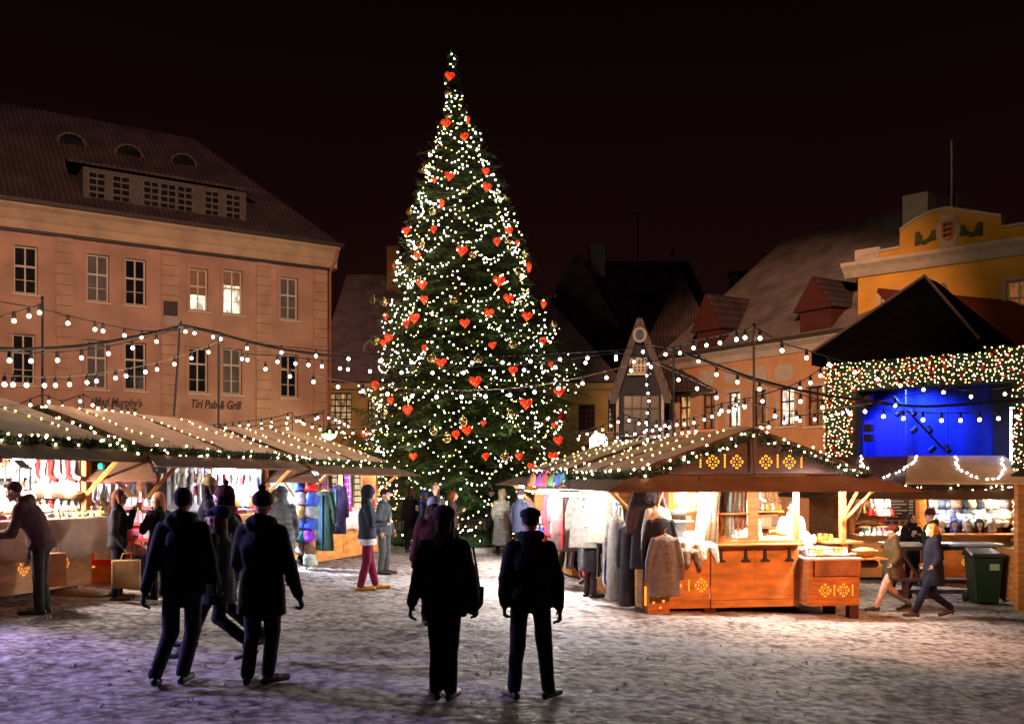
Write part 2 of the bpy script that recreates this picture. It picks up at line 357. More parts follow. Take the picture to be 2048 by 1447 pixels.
# ---- the salmon corner building on the left
def salmon():
    F = Face(-7.93, 43, math.atan2(.558, .83)); zb = 12.0; U0 = -15.9
    t = thing('corner_building', 'large salmon building with hipped roof, long dormer and pub lettering, left of the tree', 'building', (F.o.x, F.o.y, 0), F.a)
    up = [(28, 492, 75, 586), (174, 509, 218, 602), (251, 518, 292, 609), (380, 537, 416, 620), (447, 540, 485, 627), (561, 555, 596, 638)]
    lo = [(25, 668, 70, 767), (173, 680, 214, 776), (250, 685, 292, 779), (378, 695, 416, 784), (446, 697, 484, 787), (562, 708, 596, 793)]
    H = [F.rect(*r) for r in up]; H2 = [F.rect(*r) for r in lo]
    w = MB(); holed_wall(w, U0, 0, .2, zb, H + H2)
    w.box(U0 + .01, -.01, .29, .32, .3, zb)   # inner back
    w.add([(0, 0, .2), (0, 11, .2), (0, 11, zb), (0, 0, zb)], [(0, 1, 2, 3)]); w.add([(U0, 0, .2), (U0, 11, .2), (U0, 11, zb), (U0, 0, zb)], [(3, 2, 1, 0)])
    w.build('wall', M_PINK, t)
    # quoined strips
    for a, b in ((112, 146), (323, 357), (512, 541), (627, 652)):
        ua = F.uz(a, 600)[0]; ub = min(F.uz(b, 600)[0], .03); q = MB(); z = .3; i = 0
        while z < 11.0:
            q.box(ua, ub, -.055, -.003, z, z + .36); z += .39; i += 1
        q.build('quoin_strip', mat('quoin_plaster', (.47, .31, .215), .9, .2, 1.2, .2, 30), t)
    c = MB(); c.prism([(-.45, zb), (-.45, zb - .10), (-.30, zb - .22), (-.16, zb - .5), (-.08, zb - .58), (-.08, zb - .88), (.0, zb - .88), (0, zb)], 'x', U0, .4)
    c.build('cornice', M_CREAM, t)
    c = MB(); c.box(U0, .35, -.14, -.004, zb - 1.0, zb - .885); c.build('string_course', M_GUT, t)
    r = MB(); hip_roof(r, U0, 0, 0, 11, zb + .05, 17.45, 4.1, 4.1, .5); ro = r.build('roof', M_TILE, t)
    g = MB(); g.box(U0 - .5, .5, -.62, -.5, zb - .02, zb + .12); g.build('gutter', M_GUT, t)
    g = MB(); g.tube([(.3, -.45, zb - .1), (.25, -.3, zb - .5), (.06, -.12, zb - 1.1), (.06, -.12, .3)], .06); g.build('downpipe', mat('rusty_pipe', (.35, .16, .09), .5, .2), t)
    # long dormer
    b = .2; x0, _ = F.uz(166, 345, b); x1, _ = F.uz(492, 392, b); zl, zt = 12.62, 13.85
    W = [F.rect(*q, b) for q in ((176, 350, 213, 404), (224, 357, 262, 412), (286, 369, 320, 426), (320, 374, 354, 431), (354, 379, 387, 436), (409, 390, 440, 443), (451, 397, 483, 448))]
    W = [(a, c_, zl + .05, zt - .14) for a, c_, _, _ in W]
    d = MB(); holed_wall(d, x0, x1, zl - .3, zt, W, b, .15); d.add([(x0, b, zl - .3), (x0, b + 3, zl - .3), (x0, b + 3, zt + .9), (x0, b, zt)], [(3, 2, 1, 0)]); d.add([(x1, b, zl - .3), (x1, b + 3, zl - .3), (x1, b + 3, zt + .9), (x1, b, zt)], [(0, 1, 2, 3)])
    dm = d.build('dormer', mat('dormer_boards', (.085, .07, .06), .8), t)
    MB().slab((x0 - .6, b - .35, zt - .02), (x1 + .3, b - .35, zt - .02), (x1 - .2, b + 3.4, zt + 1.1), (x0 - .1, b + 3.4, zt + 1.1), .1).build('dormer_roof', M_TILE, dm)
    for h in W: window(t, h, M_GLASSD, frame=mat('dormer_frame', (.1, .085, .08), .7), y=b, t=.15, sill=False, rows=(.25, .5, .75))
    # eyebrow dormers
    for px, py in ((143, 290), (258, 312), (367, 330)):
        bb = 3.35; u, z = F.uz(px, py, bb); e_ = MB(); pr = [(u + .62 * math.cos(R(k)), z + .52 * math.sin(R(k))) for k in range(0, 181, 20)]
        e_.prism(pr, 'y', bb, bb + 2.2); eo = e_.build('eyebrow_dormer', M_TILE, t)
        pr = [(u + .5 * math.cos(R(k)), z + .02 + .42 * math.sin(R(k))) for k in range(0, 181, 20)]
        MB().prism(pr, 'y', bb - .03, bb - .003).build('pane', M_GLASSD, eo)
        k = MB(); k.tube([(u + .52 * math.cos(R(a)), bb - .04, z + .02 + .44 * math.sin(R(a))) for a in range(0, 181, 15)], .03, 5); k.build('frame', mat('dormer_frame', (.1, .085, .08), .7), eo)
    for i, h in enumerate(H):
        window(t, h, [M_GLASSD, G_FAINT, M_GLASSD, G_BRIGHT, G_BRIGHT, G_FAINT][i], trim=M_PINK)
    # blinds in the two lit windows
    for h in H[3:5]:
        k = .62 if h is H[3] else .34; MB().box(h[0] + .05, h[1] - .05, .20, .215, h[3] - (h[3] - h[2]) * k, h[3] - .05).build('blind', mat('brown_blind', (.28, .17, .10), .8), t)
    for i, h in enumerate(H2): window(t, h, G_FAINT if i in (1, 4) else M_GLASSD, trim=M_PINK, arch=True, rows=(.36,))
    u, z = F.uz(340, 617); MB().box(u - .27, u + .27, -.1, -.06, z - .28, z + .28).build('plaque', M_GUT, t)
    u, z = F.uz(340, 640); MB().box(u - .25, u + .25, -.1, -.06, z - .22, z + .16).build('plaque', M_STONE, t)
    for h in ((380, 832, 432, 900), (560, 835, 610, 900)):
        q = F.rect(*h); MB().box(q[0], q[1], -.05, -.003, q[2], q[3]).build('door_surround', M_PINK, t)
    for s, xa, xb, yb, hgt in (("Mad Murphy's", 187, 284, 812, 1), ("Tiri Pub & Grill", 380, 483, 817, 1)):
        ua, za = F.uz(xa, yb); ub, _ = F.uz(xb, yb); cu = bpy.data.curves.new('lettering', 'FONT'); cu.body = s; cu.size = .72; cu.extrude = .015; cu.shear = .25; cu.offset = .012; cu.materials.append(M_GUT)
        o = bpy.data.objects.new('lettering', cu); COL.objects.link(o); dg = bpy.context.evaluated_depsgraph_get(); me = bpy.data.meshes.new_from_object(o.evaluated_get(dg)); bpy.data.objects.remove(o); o = bpy.data.objects.new('lettering', me); COL.objects.link(o); w_ = max(v.co.x for v in me.vertices)
        o.parent = t; o.location = (ua, -.03, za + .05); o.rotation_euler = (R(90), 0, 0); o.scale = ((ub - ua) / w_, .72 * (ub - ua) / w_ * (1.9 if s[0] == 'M' else 2.0), 1)
salmon()

# ---- low cream house behind the tree
def creamhouse():
    F = Face(-9.3, 49, 0.0); Z = 6.75; W = 14.3
    t = thing('low_house', 'long low cream house with a steep snowy roof, behind the decorated tree', 'house', (F.o.x, F.o.y, 0), 0)
    hs = [F.rect(658, 785, 703, 850), F.rect(735, 800, 765, 850), F.rect(1157, 808, 1190, 862), F.rect(1216, 812, 1226, 862)]
    w = MB(); holed_wall(w, 0, W, .2, Z, hs); w.box(0.01, W - .01, .29, .32, .3, Z); w.build('wall', M_CREAMD, t)
    c = MB(); c.box(-.1, W + .1, -.22, -.003, Z - .3, Z); c.build('cornice', M_CREAMD, t)
    r = MB(); hip_roof(r, 0, W, 0, 11, Z + .05, 13.2, .3, 4.2, .4); r.build('roof', mat('dusky_tiles', (.26, .19, .24), .9, .35, 1.4, .3, 22, wave=('Z', 3.2, .7, .45), wdist=.6), t)
    lm = litmat('lamp_lit_pane', (1, .62, .30), .55)
    for h, g in zip(hs, (lm, lm, M_GLASSD, G_BRIGHT)): window(t, h, g, frame=M_WOODD, rows=(.2, .4, .6, .8), cols=4)
    u, z = F.uz(785, 520, 4); MB().box(u - .3, u + .35, 4, 4.7, z - 1.6, z + .75).build('chimney', mat('chimney_plaster', (.5, .25, .08), .9), t)
    for px, py in ((750, 700), (1140, 735), (1186, 735)):
        u, z = F.uz(px, py, 1.6); e_ = MB(); e_.prism([(u + .5 * math.cos(R(k)), z + .45 * math.sin(R(k))) for k in range(0, 360, 24)], 'y', 1.2, 4); eo = e_.build('round_dormer', M_TILED, t)
        k = MB(); k.tube([(u + .5 * math.cos(R(a)), 1.17, z + .46 * math.sin(R(a))) for a in range(0, 361, 20)], .05, 5); k.build('frame', M_STONE, eo)
    p = P(658, 872, 40); s = thing('street_lantern', 'hanging lantern with green shade glowing white by the cream house', 'lamp', (p.x, p.y, 0))
    MB().tube([(0, 0, G(p.x)), (0, 0, p.z + .55)], .05).build('pole', M_IRON, s)
    MB().lathe([(.05, p.z + .5), (.12, p.z + .28), (.34, p.z + .12), (.34, p.z + .08)], n=12).build('lamp_shade', mat('green_shade', (.03, .09, .03), .4), s)
    MB().lathe([(.30, p.z + .075), (.24, p.z - .05), (.05, p.z - .14)], n=12).build('bulb', mat('lantern_glow', emit=(1, .95, .6), es=9), s)
    point('lantern_light', (p.x, p.y - .5, p.z - .2), (1, .85, .4), 160, .1)
    p = P(1197, 882, 40); s = thing('shop_floodlight', 'dazzling white floodlight on the cream house wall right of the tree', 'lamp', (p.x, p.y, p.z))
    MB().box(-.05, .05, .1, 8.9, -.05, .05).build('bracket', M_IRON, s); MB().lathe([(.05, -.3), (.34, -.22), (.36, .1), (.2, .3)], n=14).build('lamp_face', mat('flood_glow', emit=(1, .97, .85), es=14), s)
    point('shop_light', (p.x, p.y - .5, p.z + .2), (1, .9, .6), 260, .3)
creamhouse()

# ---- dark gabled houses in the distance
def dark_house(label, ox, oy, w, dep, z, zr, ridge_dir, mt=None, wall=None):
    t = thing('distant_house', label, 'house', (ox, oy, 0), 0, 'unlit houses behind the square'); b = MB(); b.box(0, w, 0, dep, -.5, z); b.build('wall', wall or M_GREY, t)
    r = MB()
    if ridge_dir == 'x': hip_roof(r, 0, w, 0, dep, z + .02, zr, .3, .9, .35)
    else: r.prism([(-.35, z), (w + .35, z), (w / 2, zr)], 'y', -.35, dep + .3)
    r.build('roof', mt or M_TILED, t); return t
def distant():
    a = P(1160, 522, 62); b = P(1378, 530, 62)
    t = dark_house('dark distant house with long ridge, chimney and tall antenna mast', a.x - .3, 57, b.x - a.x + 1.2, 10, 9.6, a.z, 'x')
    MB().box(P(1187, 0, 62).x - a.x, P(1217, 0, 62).x - a.x, 4, 5, a.z - 2, P(0, 496, 62).z).build('chimney', M_STONE, t)
    x = P(1275, 0, 62).x - a.x + .3; zt = P(0, 427, 62).z; m = MB(); m.tube([(x, 5, a.z - .3), (x, 5, zt)], .035); m.box(x - .6, x + .6, 4.98, 5.02, zt - .05, zt); m.box(x - .35, x + .35, 4.98, 5.02, zt - .35, zt - .31); m.build('antenna', M_IRON, t)
    x = P(1357, 0, 62).x - a.x; zt = P(0, 495, 62).z; m = MB(); m.tube([(x, 5, a.z - .3), (x, 5, zt)], .03); m.prism([(x - .3, zt - .4), (x, zt - .15), (x, zt - .5)], 'y', 4.98, 5.02); m.build('weathervane', M_IRON, t)
    a = P(1150, 517, 60); t = dark_house('steep dark gable roof peeking over the low cream house', P(1060, 0, 58).x, 58, 5.4, 9, 9.8, a.z, 'y')
    a = P(1330, 540, 56); t = dark_house('dark narrow house with crooked tall gable behind the grey gabled house', P(1300, 0, 56).x, 56, 3.4, 7, 9.6, P(0, 548, 56).z, 'y')
distant()

# ---- grey gable house
def greyhouse():
    Y = 44; F = Face(P(1232, 0, Y).x, Y, R(-6)); t = thing('gabled_house', 'narrow grey-blue house with steep white-edged gable and round blue emblem', 'house', (F.o.x, F.o.y, 0), F.a)
    u0, zE = F.uz(1232, 785); u1, _ = F.uz(1328, 785); ua, zA = F.uz(1279, 640)
    h = F.rect(1246, 788, 1319, 868); h2 = F.rect(1259, 716, 1297, 746)
    w = MB(); holed_wall(w, u0, u1, .0, zE, [h]); w.box(u0, u1, .29, .32, 0, zE); w.prism([(u0, zE), (u1, zE), (ua, zA - .2)], 'y', 0, .3); w.build('wall', M_GREY, t)
    window(t, h, litmat('faint_pane2', (.5, .5, .6), .01), frame=mat('dim_trim', (.085, .075, .08), .8), cols=4, rows=(.35, .68)); window(t, (h2[0], h2[1], h2[2], h2[3]), M_GLASSD, y=-.30, t=.3, cols=5, rows=(.5,))
    r = MB()
    for s in (u0 - .25, u1 + .25):
        z_ = zE - .35; q = [Vector((s, -.3, z_)), Vector((ua, -.3, zA)), Vector((ua, 8, zA)), Vector((s, 8, z_))]
        r.slab(*q, .12 if s < ua else -.12)
    r.build('roof', M_TILED, t)
    b = MB(); b.prism([(u0 - .3, zE - .5), (u0 - .02, zE - .5), (ua, zA - .42), (u1 + .02, zE - .5), (u1 + .3, zE - .5), (ua, zA + .1)], 'y', -.37, -.31); b.build('bargeboard', mat('dim_trim', (.085, .075, .08), .8), t)
    u, z = F.uz(1279, 672); e_ = MB(); e_.prism([(u + .30 * math.cos(R(k)), z + .34 * math.sin(R(k))) for k in range(0, 360, 20)], 'y', -.42, -.38, 0); e_.prism([(u + .2 * math.cos(R(k)), z + .24 * math.sin(R(k))) for k in range(0, 360, 20)], 'y', -.445, -.425, 1)
    e_.prism([(u - .13, z + .18), (u + .13, z + .18), (u, z)], 'y', -.46, -.447, 2); e_.prism([(u - .13, z - .18), (u, z), (u + .13, z - .18)], 'y', -.46, -.447, 2); e_.build('round_emblem', [M_STONE, mat('emblem_blue', (.02, .08, .2), .6), mat('dim_trim', (.085, .075, .08), .8)], t)
    for a in (u0, u1 - .12): MB().box(a, a + .12, -.04, -.003, 0, zE).build('corner_board', M_STONE, t)
    # side wing with snowy roof to the right
    k = MB(); k.slab((u1 + .1, .9, zE + .1), (u1 + 3.4, .9, zE + .1), (u1 + 2.2, 6, zE + 3.2), (u1 - .9, 6, zE + 3.2), .1); k.build('side_roof', M_TILE, t)
greyhouse()

# ---- peach house
def peach():
    F = Face(7.43, 47, math.atan2(-.849, .528)); Z = 7.7
    t = thing('peach_house', 'peach house with white octagonal panels, lit windows and two red dormers', 'house', (F.o.x, F.o.y, 0), F.a); U1 = 14
    rs = [(1355, 790, 1381, 858), (1403, 787, 1431, 857), (1454, 784, 1481, 853), (1505, 780, 1533, 852), (1556, 775, 1589, 850), (1612, 772, 1646, 850)]
    H = [F.rect(*r) for r in rs]; w = MB(); holed_wall(w, 0, U1, -.6, Z, H); w.box(.01, U1, .29, .32, -.6, Z); w.add([(0, 0, -.6), (0, 11, -.6), (0, 11, Z), (0, 0, Z)], [(3, 2, 1, 0)]); w.build('wall', M_PEACH, t)
    for h, g in zip(H, (G_WARM, G_DIM, G_BRIGHT, G_DIM, G_BRIGHT, G_DIM)): window(t, h, g, trim=M_STONE, frame=M_WOODD, rows=(.36,))
    for px, py in ((1365, 757), (1413, 755), (1466, 752), (1516, 749), (1569, 745)):
        u, z = F.uz(px, py); a, c, k = .52, .34, .16
        MB().prism([(u - a, z - c + k), (u - a + k, z - c), (u + a - k, z - c), (u + a, z - c + k), (u + a, z + c - k), (u + a - k, z + c), (u - a + k, z + c), (u - a, z + c - k)], 'y', -.03, -.003).build('octagonal_panel', M_STONE, t)
    MB().prism([(-.45, Z), (-.45, Z - .12), (-.2, Z - .3), (-.1, Z - .55), (0, Z - .55), (0, Z)], 'x', -.3, U1).build('cornice', M_STONE, t)
    q = MB(); z = 0
    while z < Z - .6: q.box(-.03, .45 if int(z / .3) % 2 else .3, -.05, -.003, z, z + .28); z += .31
    q.build('quoin_strip', M_STONE, t)
    r = MB(); hip_roof(r, 0, U1, 0, 12, Z + .03, 13.7, 1.3, 3, .5)
    r.build('roof', mat('snow_dusted_tiles', (.22, .195, .21), .9, .4, 1.0, .5, 9, wave=('Z', 3.5, .6, .6), wdist=1.5), t)
    MB().box(-.5, U1, -.6, -.48, Z - .06, Z + .07).build('gutter', M_GUT, t)
    for x0, x1, ya, yw, yb in ((1394, 1440, 590, 655, 712), (1600, 1662, 556, 612, 672)):
        b = -.35; u0, zl = F.uz(x0, yb, b); u1, zw = F.uz(x1, yw, b); um, za = F.uz((x0 + x1) / 2 - 6, ya, b); zl = Z + .2; um = (u0 + u1) / 2
        d = MB(); d.box(u0, u1, b, b + 4.2, zl - .15, zw); do = d.build('dormer', M_REDB, t)
        d = MB(); d.prism([(u0 - .22, zw - .04), (u1 + .22, zw - .04), (um, za)], 'y', b - .2, b - .12); d.build('dormer_gable', M_REDB, do)
        d = MB(); d.prism([(u0 - .25, zw - .02), (u1 + .25, zw - .02), (um, za + .04)], 'y', b - .11, b + 5); d.build('dormer_roof', M_TILE, do)
    # small lamps and shop board with red lettering glow
    u, z = F.uz(1400, 868); MB().box(u - 1.2, u + 1.6, -.2, -.12, z - .12, z + .02).build('shop_sign', mat('red_sign_glow', (.5, .02, .01), emit=(1, .05, .01), es=2), t)
peach()
def lone_chimney():
    p = P(1478, 552, 60); t = thing('chimney', 'small dark chimney rising left of the peach house roof', 'chimney', (p.x, p.y, 0)); MB().box(-.5, .5, -.4, .4, 8, p.z).build('stack', M_STONE, t); MB().box(-.6, .6, -.5, .5, p.z, p.z + .2).build('cap', M_GUT, t)
lone_chimney()

# ---- yellow building with painted arms
def yellow():
    F = Face(P(1716, 0, 38).x, 38, math.atan2(-.669, .743)); t = thing('yellow_building', 'yellow building with white cornice, curved parapet and painted coat of arms', 'building', (F.o.x, F.o.y, 0), F.a)
    _, zc = F.uz(1716, 545); U1 = 10.5
    h1 = F.rect(1762, 585, 1808, 650); h2 = F.rect(2012, 560, 2060, 640)
    w = MB(); holed_wall(w, 0, U1, -.6, zc, [h1, h2]); w.box(.01, U1, .29, .32, 0, zc); w.add([(0, 0, -.6), (0, 10, -.6), (0, 10, zc), (0, 0, zc)], [(3, 2, 1, 0)])
    pr = [F.uz(x, y) for x, y in ((1722, 524), (1722, 512), (1800, 497), (1801, 462), (1830, 441), (1860, 426), (1893, 418), (1935, 424), (1975, 430), (2003, 434), (2004, 457), (2090, 443), (2090, 480))]
    w.prism([(u, max(z, zc + .3)) for u, z in pr], 'y', .0, .35); w.build('wall', M_YEL, t)
    k = MB()
    for (a, b), (c, d) in zip(pr[1:-1], pr[2:-1]): k.add([(a, -.08, b), (c, -.08, d), (c, .43, d), (a, .43, b), (a, -.08, b + .09), (c, -.08, d + .09), (c, .43, d + .09), (a, .43, b + .09)], [(0, 1, 5, 4), (4, 5, 6, 7), (0, 3, 2, 1), (1, 2, 6, 5), (3, 0, 4, 7)])
    k.build('parapet_coping', M_STONE, t)
    MB().prism([(-.55, zc + .32), (-.55, zc + .2), (-.35, zc + .05), (-.15, zc - .2), (0, zc - .2), (0, zc + .32)], 'x', -.45, U1).build('cornice', M_STONE, t)
    u, z = F.uz(1737, 512); MB().box(-.1, .85, -.06, .6, zc + .33, zc + .85).build('corner_block', M_STONE, t)
    for h in (h1, h2): window(t, h, G_DIM, trim=M_STONE)
    # coat of arms
    u, z = F.uz(1897, 462)
    pts = [(u + (.40 + .05 * math.cos(6 * a)) * math.cos(a), z + (.62 + .07 * math.cos(6 * a)) * math.sin(a)) for a in [2 * math.pi * i / 36 for i in range(36)]]
    cart = MB(); cart.prism(pts, 'y', -.06, -.003); co = cart.build('cartouche', M_STONE, t)
    sh = MB(); sh.prism([(u - .22, z + .35), (u + .22, z + .35), (u + .22, z - .15), (u + .12, z - .32), (u, z - .4), (u - .12, z - .32), (u - .22, z - .15)], 'y', -.1, -.062, 0)
    for j in range(3):
        zz = z + .22 - j * .19; sh.prism([(u - .15, zz - .06), (u - .15, zz), (u - .1, zz + .06), (u - .03, zz + .03), (u + .06, zz + .04), (u + .12, zz + .08), (u + .14, zz + .02), (u + .1, zz - .01), (u + .13, zz - .07), (u + .07, zz - .02), (u - .05, zz - .02), (u - .08, zz - .07)], 'y', -.12, -.101, 1)
    sh.build('shield', [mat('shield_orange', (.55, .16, .03), .7), mat('lion_blue', (.01, .015, .05), .7)], co)
    for s in (-1, 1):
        g = MB()
        for a, b in (((.48, .05), (.62, -.18)), ((.62, -.18), (.85, -.30)), ((.85, -.30), (1.02, -.12)), ((1.02, -.12), (1.08, .12)), ((1.08, .12), (1.10, -.35)), ((.98, .0), (1.02, -.3)), ((.50, .1), (.50, -.25))): g.tube([(u + s * a[0], -.05, z + a[1]), (u + s * b[0], -.05, z + b[1])], .085, 6)
        g.build('painted_garland', mat('garland_green', (.07, .09, .03), .9), t)
    b = MB(); u2, _ = F.uz(1805, 420, 4); u3, _ = F.uz(1845, 420, 4); b.box(u2, u3 + .2, 4, 5, zc, F.uz(1825, 388, 4)[1]); b.build('chimney', M_STONE, t)
    u4, z4 = F.uz(1903, 280, 3); m = MB(); m.tube([(u4, 3, zc), (u4, 3, z4)], .035); fp = m.build('flagpole', M_STONE, t)
    fl = MB(); fl.add([(u4 + .03, 3, z4 - .5), (u4 - .12, 3.1, z4 - .9), (u4 - .16, 3.0, z4 - 2.2), (u4 + .02, 3.05, z4 - 2.0)], [(0, 1, 2, 3)]); fl.build('flag', M_NAVY, fp)
    MB().slab((0, .4, zc + .3), (U1, .4, zc + .3), (U1, 5, zc + 1.6), (0, 5, zc + 1.6), .1).build('roof', M_TILED, t)
yellow()

# ---- stage with black canopy and light-covered frame
def stage():
    ang = math.atan2(-3.3, 3.79); F = Face(8.86, 28, ang); t = thing('stage', 'covered stage with black peaked canopy, blue backdrop and sparkling framed opening', 'stage', (F.o.x, F.o.y, G(9)), ang); z0 = G(9)
    def L3(px, py, b=0): u, z = F.uz(px, py, b); return u, z - z0
    uA, zt = L3(1657, 724); uB, zb = L3(1718, 782); uR = 5.15; uC = L3(2029, 782)[0]
    M_FIR = mat('fir_and_berries', (.008, .016, .006), .8, .6, 14, .8, 40)
    fr = MB(); fr.box(uA, uB, -.2, .25, 0, zb - .002); fr.box(uA, uR + 1, -.2, .25, zb, zt); fr.box(uC, uR + 1, -.2, .25, 0, zb - .002); fo = fr.build('fir_covered_frame', M_FIR, t)
    # tufts and red balls on the frame
    tf = MB(); tr = MB(); spots = []
    def rp():
        while True:
            u, z = ru(uA, uR + .3), ru(1.6, zt)
            if z > zb or u < uB or u > uC: return u, z
    for i in range(2600):
        u, z = rp(); a = ru(0, 6.28); l = ru(.05, .13); dx, dz = math.cos(a) * l, math.sin(a) * l
        tf.add([(u - dz * .15, -.21, z + dx * .15), (u + dz * .15, -.21, z - dx * .15), (u + dx, -.21 - ru(.03, .12), z + dz)], [(0, 1, 2)])
    tf.build('fir_needles', M_NEEDD, fo)
    for i in range(170): u, z = rp(); tr.ball((u, -.25, z), ru(.035, .06), 6, 4)
    o = tr.build('berry_bauble', mat('red_bauble', (.35, .015, .01), .3, .2), fo); o['kind'] = 'stuff'
    # light net: 100 separate lights, the rest as one part
    net = thing('light_net', 'dense net of warm white fairy lights over the stage frame', 'light net', (F.o.x, F.o.y, z0), ang)
    M_SN = mat('stage_net_glow', emit=(1, .78, .33), es=9); grid = []; random.seed(3)
    step = .105; zz = 1.7
    while zz < zt:
        u = uA + .03
        while u < uR + .2:
            uu, z_ = u + ru(-.045, .045), zz + ru(-.045, .045)
            if (z_ > zb + .02 or u < uB - .02 or u > uC + .03) and rnd() < .93: grid.append((uu, -.30 - ru(0, .04), z_))
            u += step
        zz += step * .95
    random.shuffle(grid); bm_ = MB().ball((0, 0, 0), .016, 6, 4).mesh('bulb', M_SN)
    for g in grid[:100]: inst('bulb', bm_, net, g)
    r = MB()
    for g in grid[100:]: r.ball(g, .016, 5, 3)
    q = r.build('bulb', M_SN, net); q['kind'] = 'stuff'
    # backdrop
    M_BLUE = mat('blue_backdrop', (.004, .012, .22), .7, .35, 1.2, .1, 4, stretch=(5, 1, .4))
    uD = L3(1950, 800)[0]; b = MB(); b.box(uA, uD, 1.6, 1.65, 0, zb + .3); b.build('backdrop', M_BLUE, t); b = MB(); b.box(uA - .04, uA, .26, 1.66, 0, zt); b.build('side_curtain', mat('black_curtain', (.01, .01, .012), .9), t)
    b = MB(); b.box(uD, uC + .3, 1.5, 1.6, 0, zb + .3); b.build('screen', mat('dark_screen', (.002, .003, .012), .5), t)
    for px in (1780, 1864): u = L3(px, 800)[0]; k = MB(); k.tube([(u, 1.2, 0), (u, 1.2, zb + .2)], .025); k.build('backdrop_pole', mat('blue_steel', (.1, .12, .4), .4, metal=.5), t)
    u, z = L3(2018, 855); MB().box(u - .11, u + .12, .5, .56, 1.7, z + .55).build('led_strip', mat('led_glow', emit=(.72, .75, 1), es=7), t)
    # spotlights on a boom
    bo = MB(); p0 = L3(1770, 790); p1 = L3(1868, 895); bo.tube([(p0[0], .7, p0[1]), (p1[0], .7, p1[1])], .03); bj = bo.build('lighting_boom', M_IRON, t)
    for f in (.25, .58, .95):
        a = Vector((p0[0], .7, p0[1])).lerp(Vector((p1[0], .7, p1[1])), f)
        for s in (-.14, .14): k = MB(); k.tube([(a.x + s, .7, a.z - .03), (a.x + s * 1.8, .62, a.z - .16)], .075, 8); k.build('spotlight', M_IRON, bj)
    for px, py in ((1722, 795), (1723, 855), (1723, 875)):
        u, z = L3(px, py); k = MB(); k.box(u - .02, u + .18, .2, .45, z - .1, z + .1); k.build('speaker', M_IRON, t)
    rp_ = F.o + F.d * 2 + F.n * .9
    # canopy
    M_CAN = mat('black_canopy', (.002, .002, .003), .9, .3, 2, .3, 3, spec=0)
    c = MB(); uL, zL = L3(1626, 722, -.6); ua_, za = L3(1857, 556, 2.2); yb = 4.2; uRR = 2 * ua_ - uL; zV = zL - .12
    top = (ua_, 2.2 - .3, za); A = (uL, -.7, zL + .2); B = (uRR, -.7, zL + .2); C_ = (uRR, yb, zL + .2); D = (uL, yb, zL + .2)
    hip = (ua_, 3, za)
    c.add([A, B, C_, D, top, hip, (uL, -.7, zV), (uRR, -.7, zV), (uRR, yb, zV), (uL, yb, zV)], [(0, 1, 4), (1, 2, 5, 4), (2, 3, 5), (3, 0, 4, 5), (6, 7, 1, 0), (7, 8, 2, 1), (9, 6, 0, 3), (8, 9, 3, 2)])
    c.build('canopy', M_CAN, t)
    for a in (A, B): k = MB(); k.tube([Vector(a) + Vector((0, -.02, .03)), Vector(top) + Vector((0, -.02, .03))], .04, 5); k.build('canopy_seam', mat('grey_seam', (.05, .04, .04), .9), t)
    w_ = F.o + F.d * 1.6 + F.n * .5; q_ = F.o + F.d * 1.9 + F.n * 1.6; spot('stage_wash_light', (w_.x, w_.y, z0 + zb + .1), (q_.x, q_.y, z0 + 2.8), (.04, .12, 1), 1500, 120, .5, .2)
    # red roof house behind the stage
    p = P(1985, 600, 33); h = thing('red_roofed_kiosk', 'dark red roof just behind the black stage canopy', 'kiosk', (p.x - 2, 32.2, G(15))); MB().box(-.5, 7, 0, 3, 0, 6.6).build('wall', M_REDB, h)
    k = MB(); k.slab((-1, -.4, 7.2), (7.5, -.4, 6.4), (7.5, 2.5, 8.4), (-1.2, 2.5, 9.2), .15); k.build('roof', mat('dark_red_roof', (.13, .02, .012), .85, .3), h)
stage()
# ------------------------------------------------------------ market stalls
M_CUT = mat('cutout_glow', (.4, .15, .03), emit=(1, .36, .03), es=1.8)  # emission stands in for lamplight shining through the cut-outs
M_CUTD = mat('cutout_dark', (.10, .03, .01), .8)
def folk_star(par, f, cx, cz, s, m=None):
    """folk star of small diamonds, one part; f maps (u, z) to 3D"""
    mb = MB()
    def dia(x, z, a, l, w):
        c, q = math.cos(a), math.sin(a); mb.add([f(x - c * l, z - q * l), f(x + q * w, z - c * w), f(x + c * l, z + q * l), f(x - q * w, z + c * w)], [(0, 1, 2, 3)])
    for i in range(8):
        a = math.pi / 4 * i; r = s * (.95 if i % 2 == 0 else .82); h = .20 * s
        if i % 2 == 0:
            for e in (-1, 1): dia(cx + math.cos(a) * r - math.sin(a) * e * h * .75, cz + math.sin(a) * r + math.cos(a) * e * h * .75, a - e * .45, s * .24, s * .12)
        else: dia(cx + math.cos(a) * r * .95, cz + math.sin(a) * r * .95, a, s * .28, s * .17)
        if i % 2 == 0: dia(cx + math.cos(a) * s * .42, cz + math.sin(a) * s * .42, a, s * .19, s * .13)
    return mb.build('cutout_star', m or M_CUT, par)
def dashes(par, f, cx, cz, s, m=None):
    mb = MB()
    for j in range(-2, 3):
        k = s * .12; z = cz + j * s * .38; mb.add([f(cx - k, z - k), f(cx + k, z - k), f(cx + k, z + k), f(cx - k, z + k)], [(0, 1, 2, 3)])
    return mb.build('cutout_dashes', m or M_CUT, par)
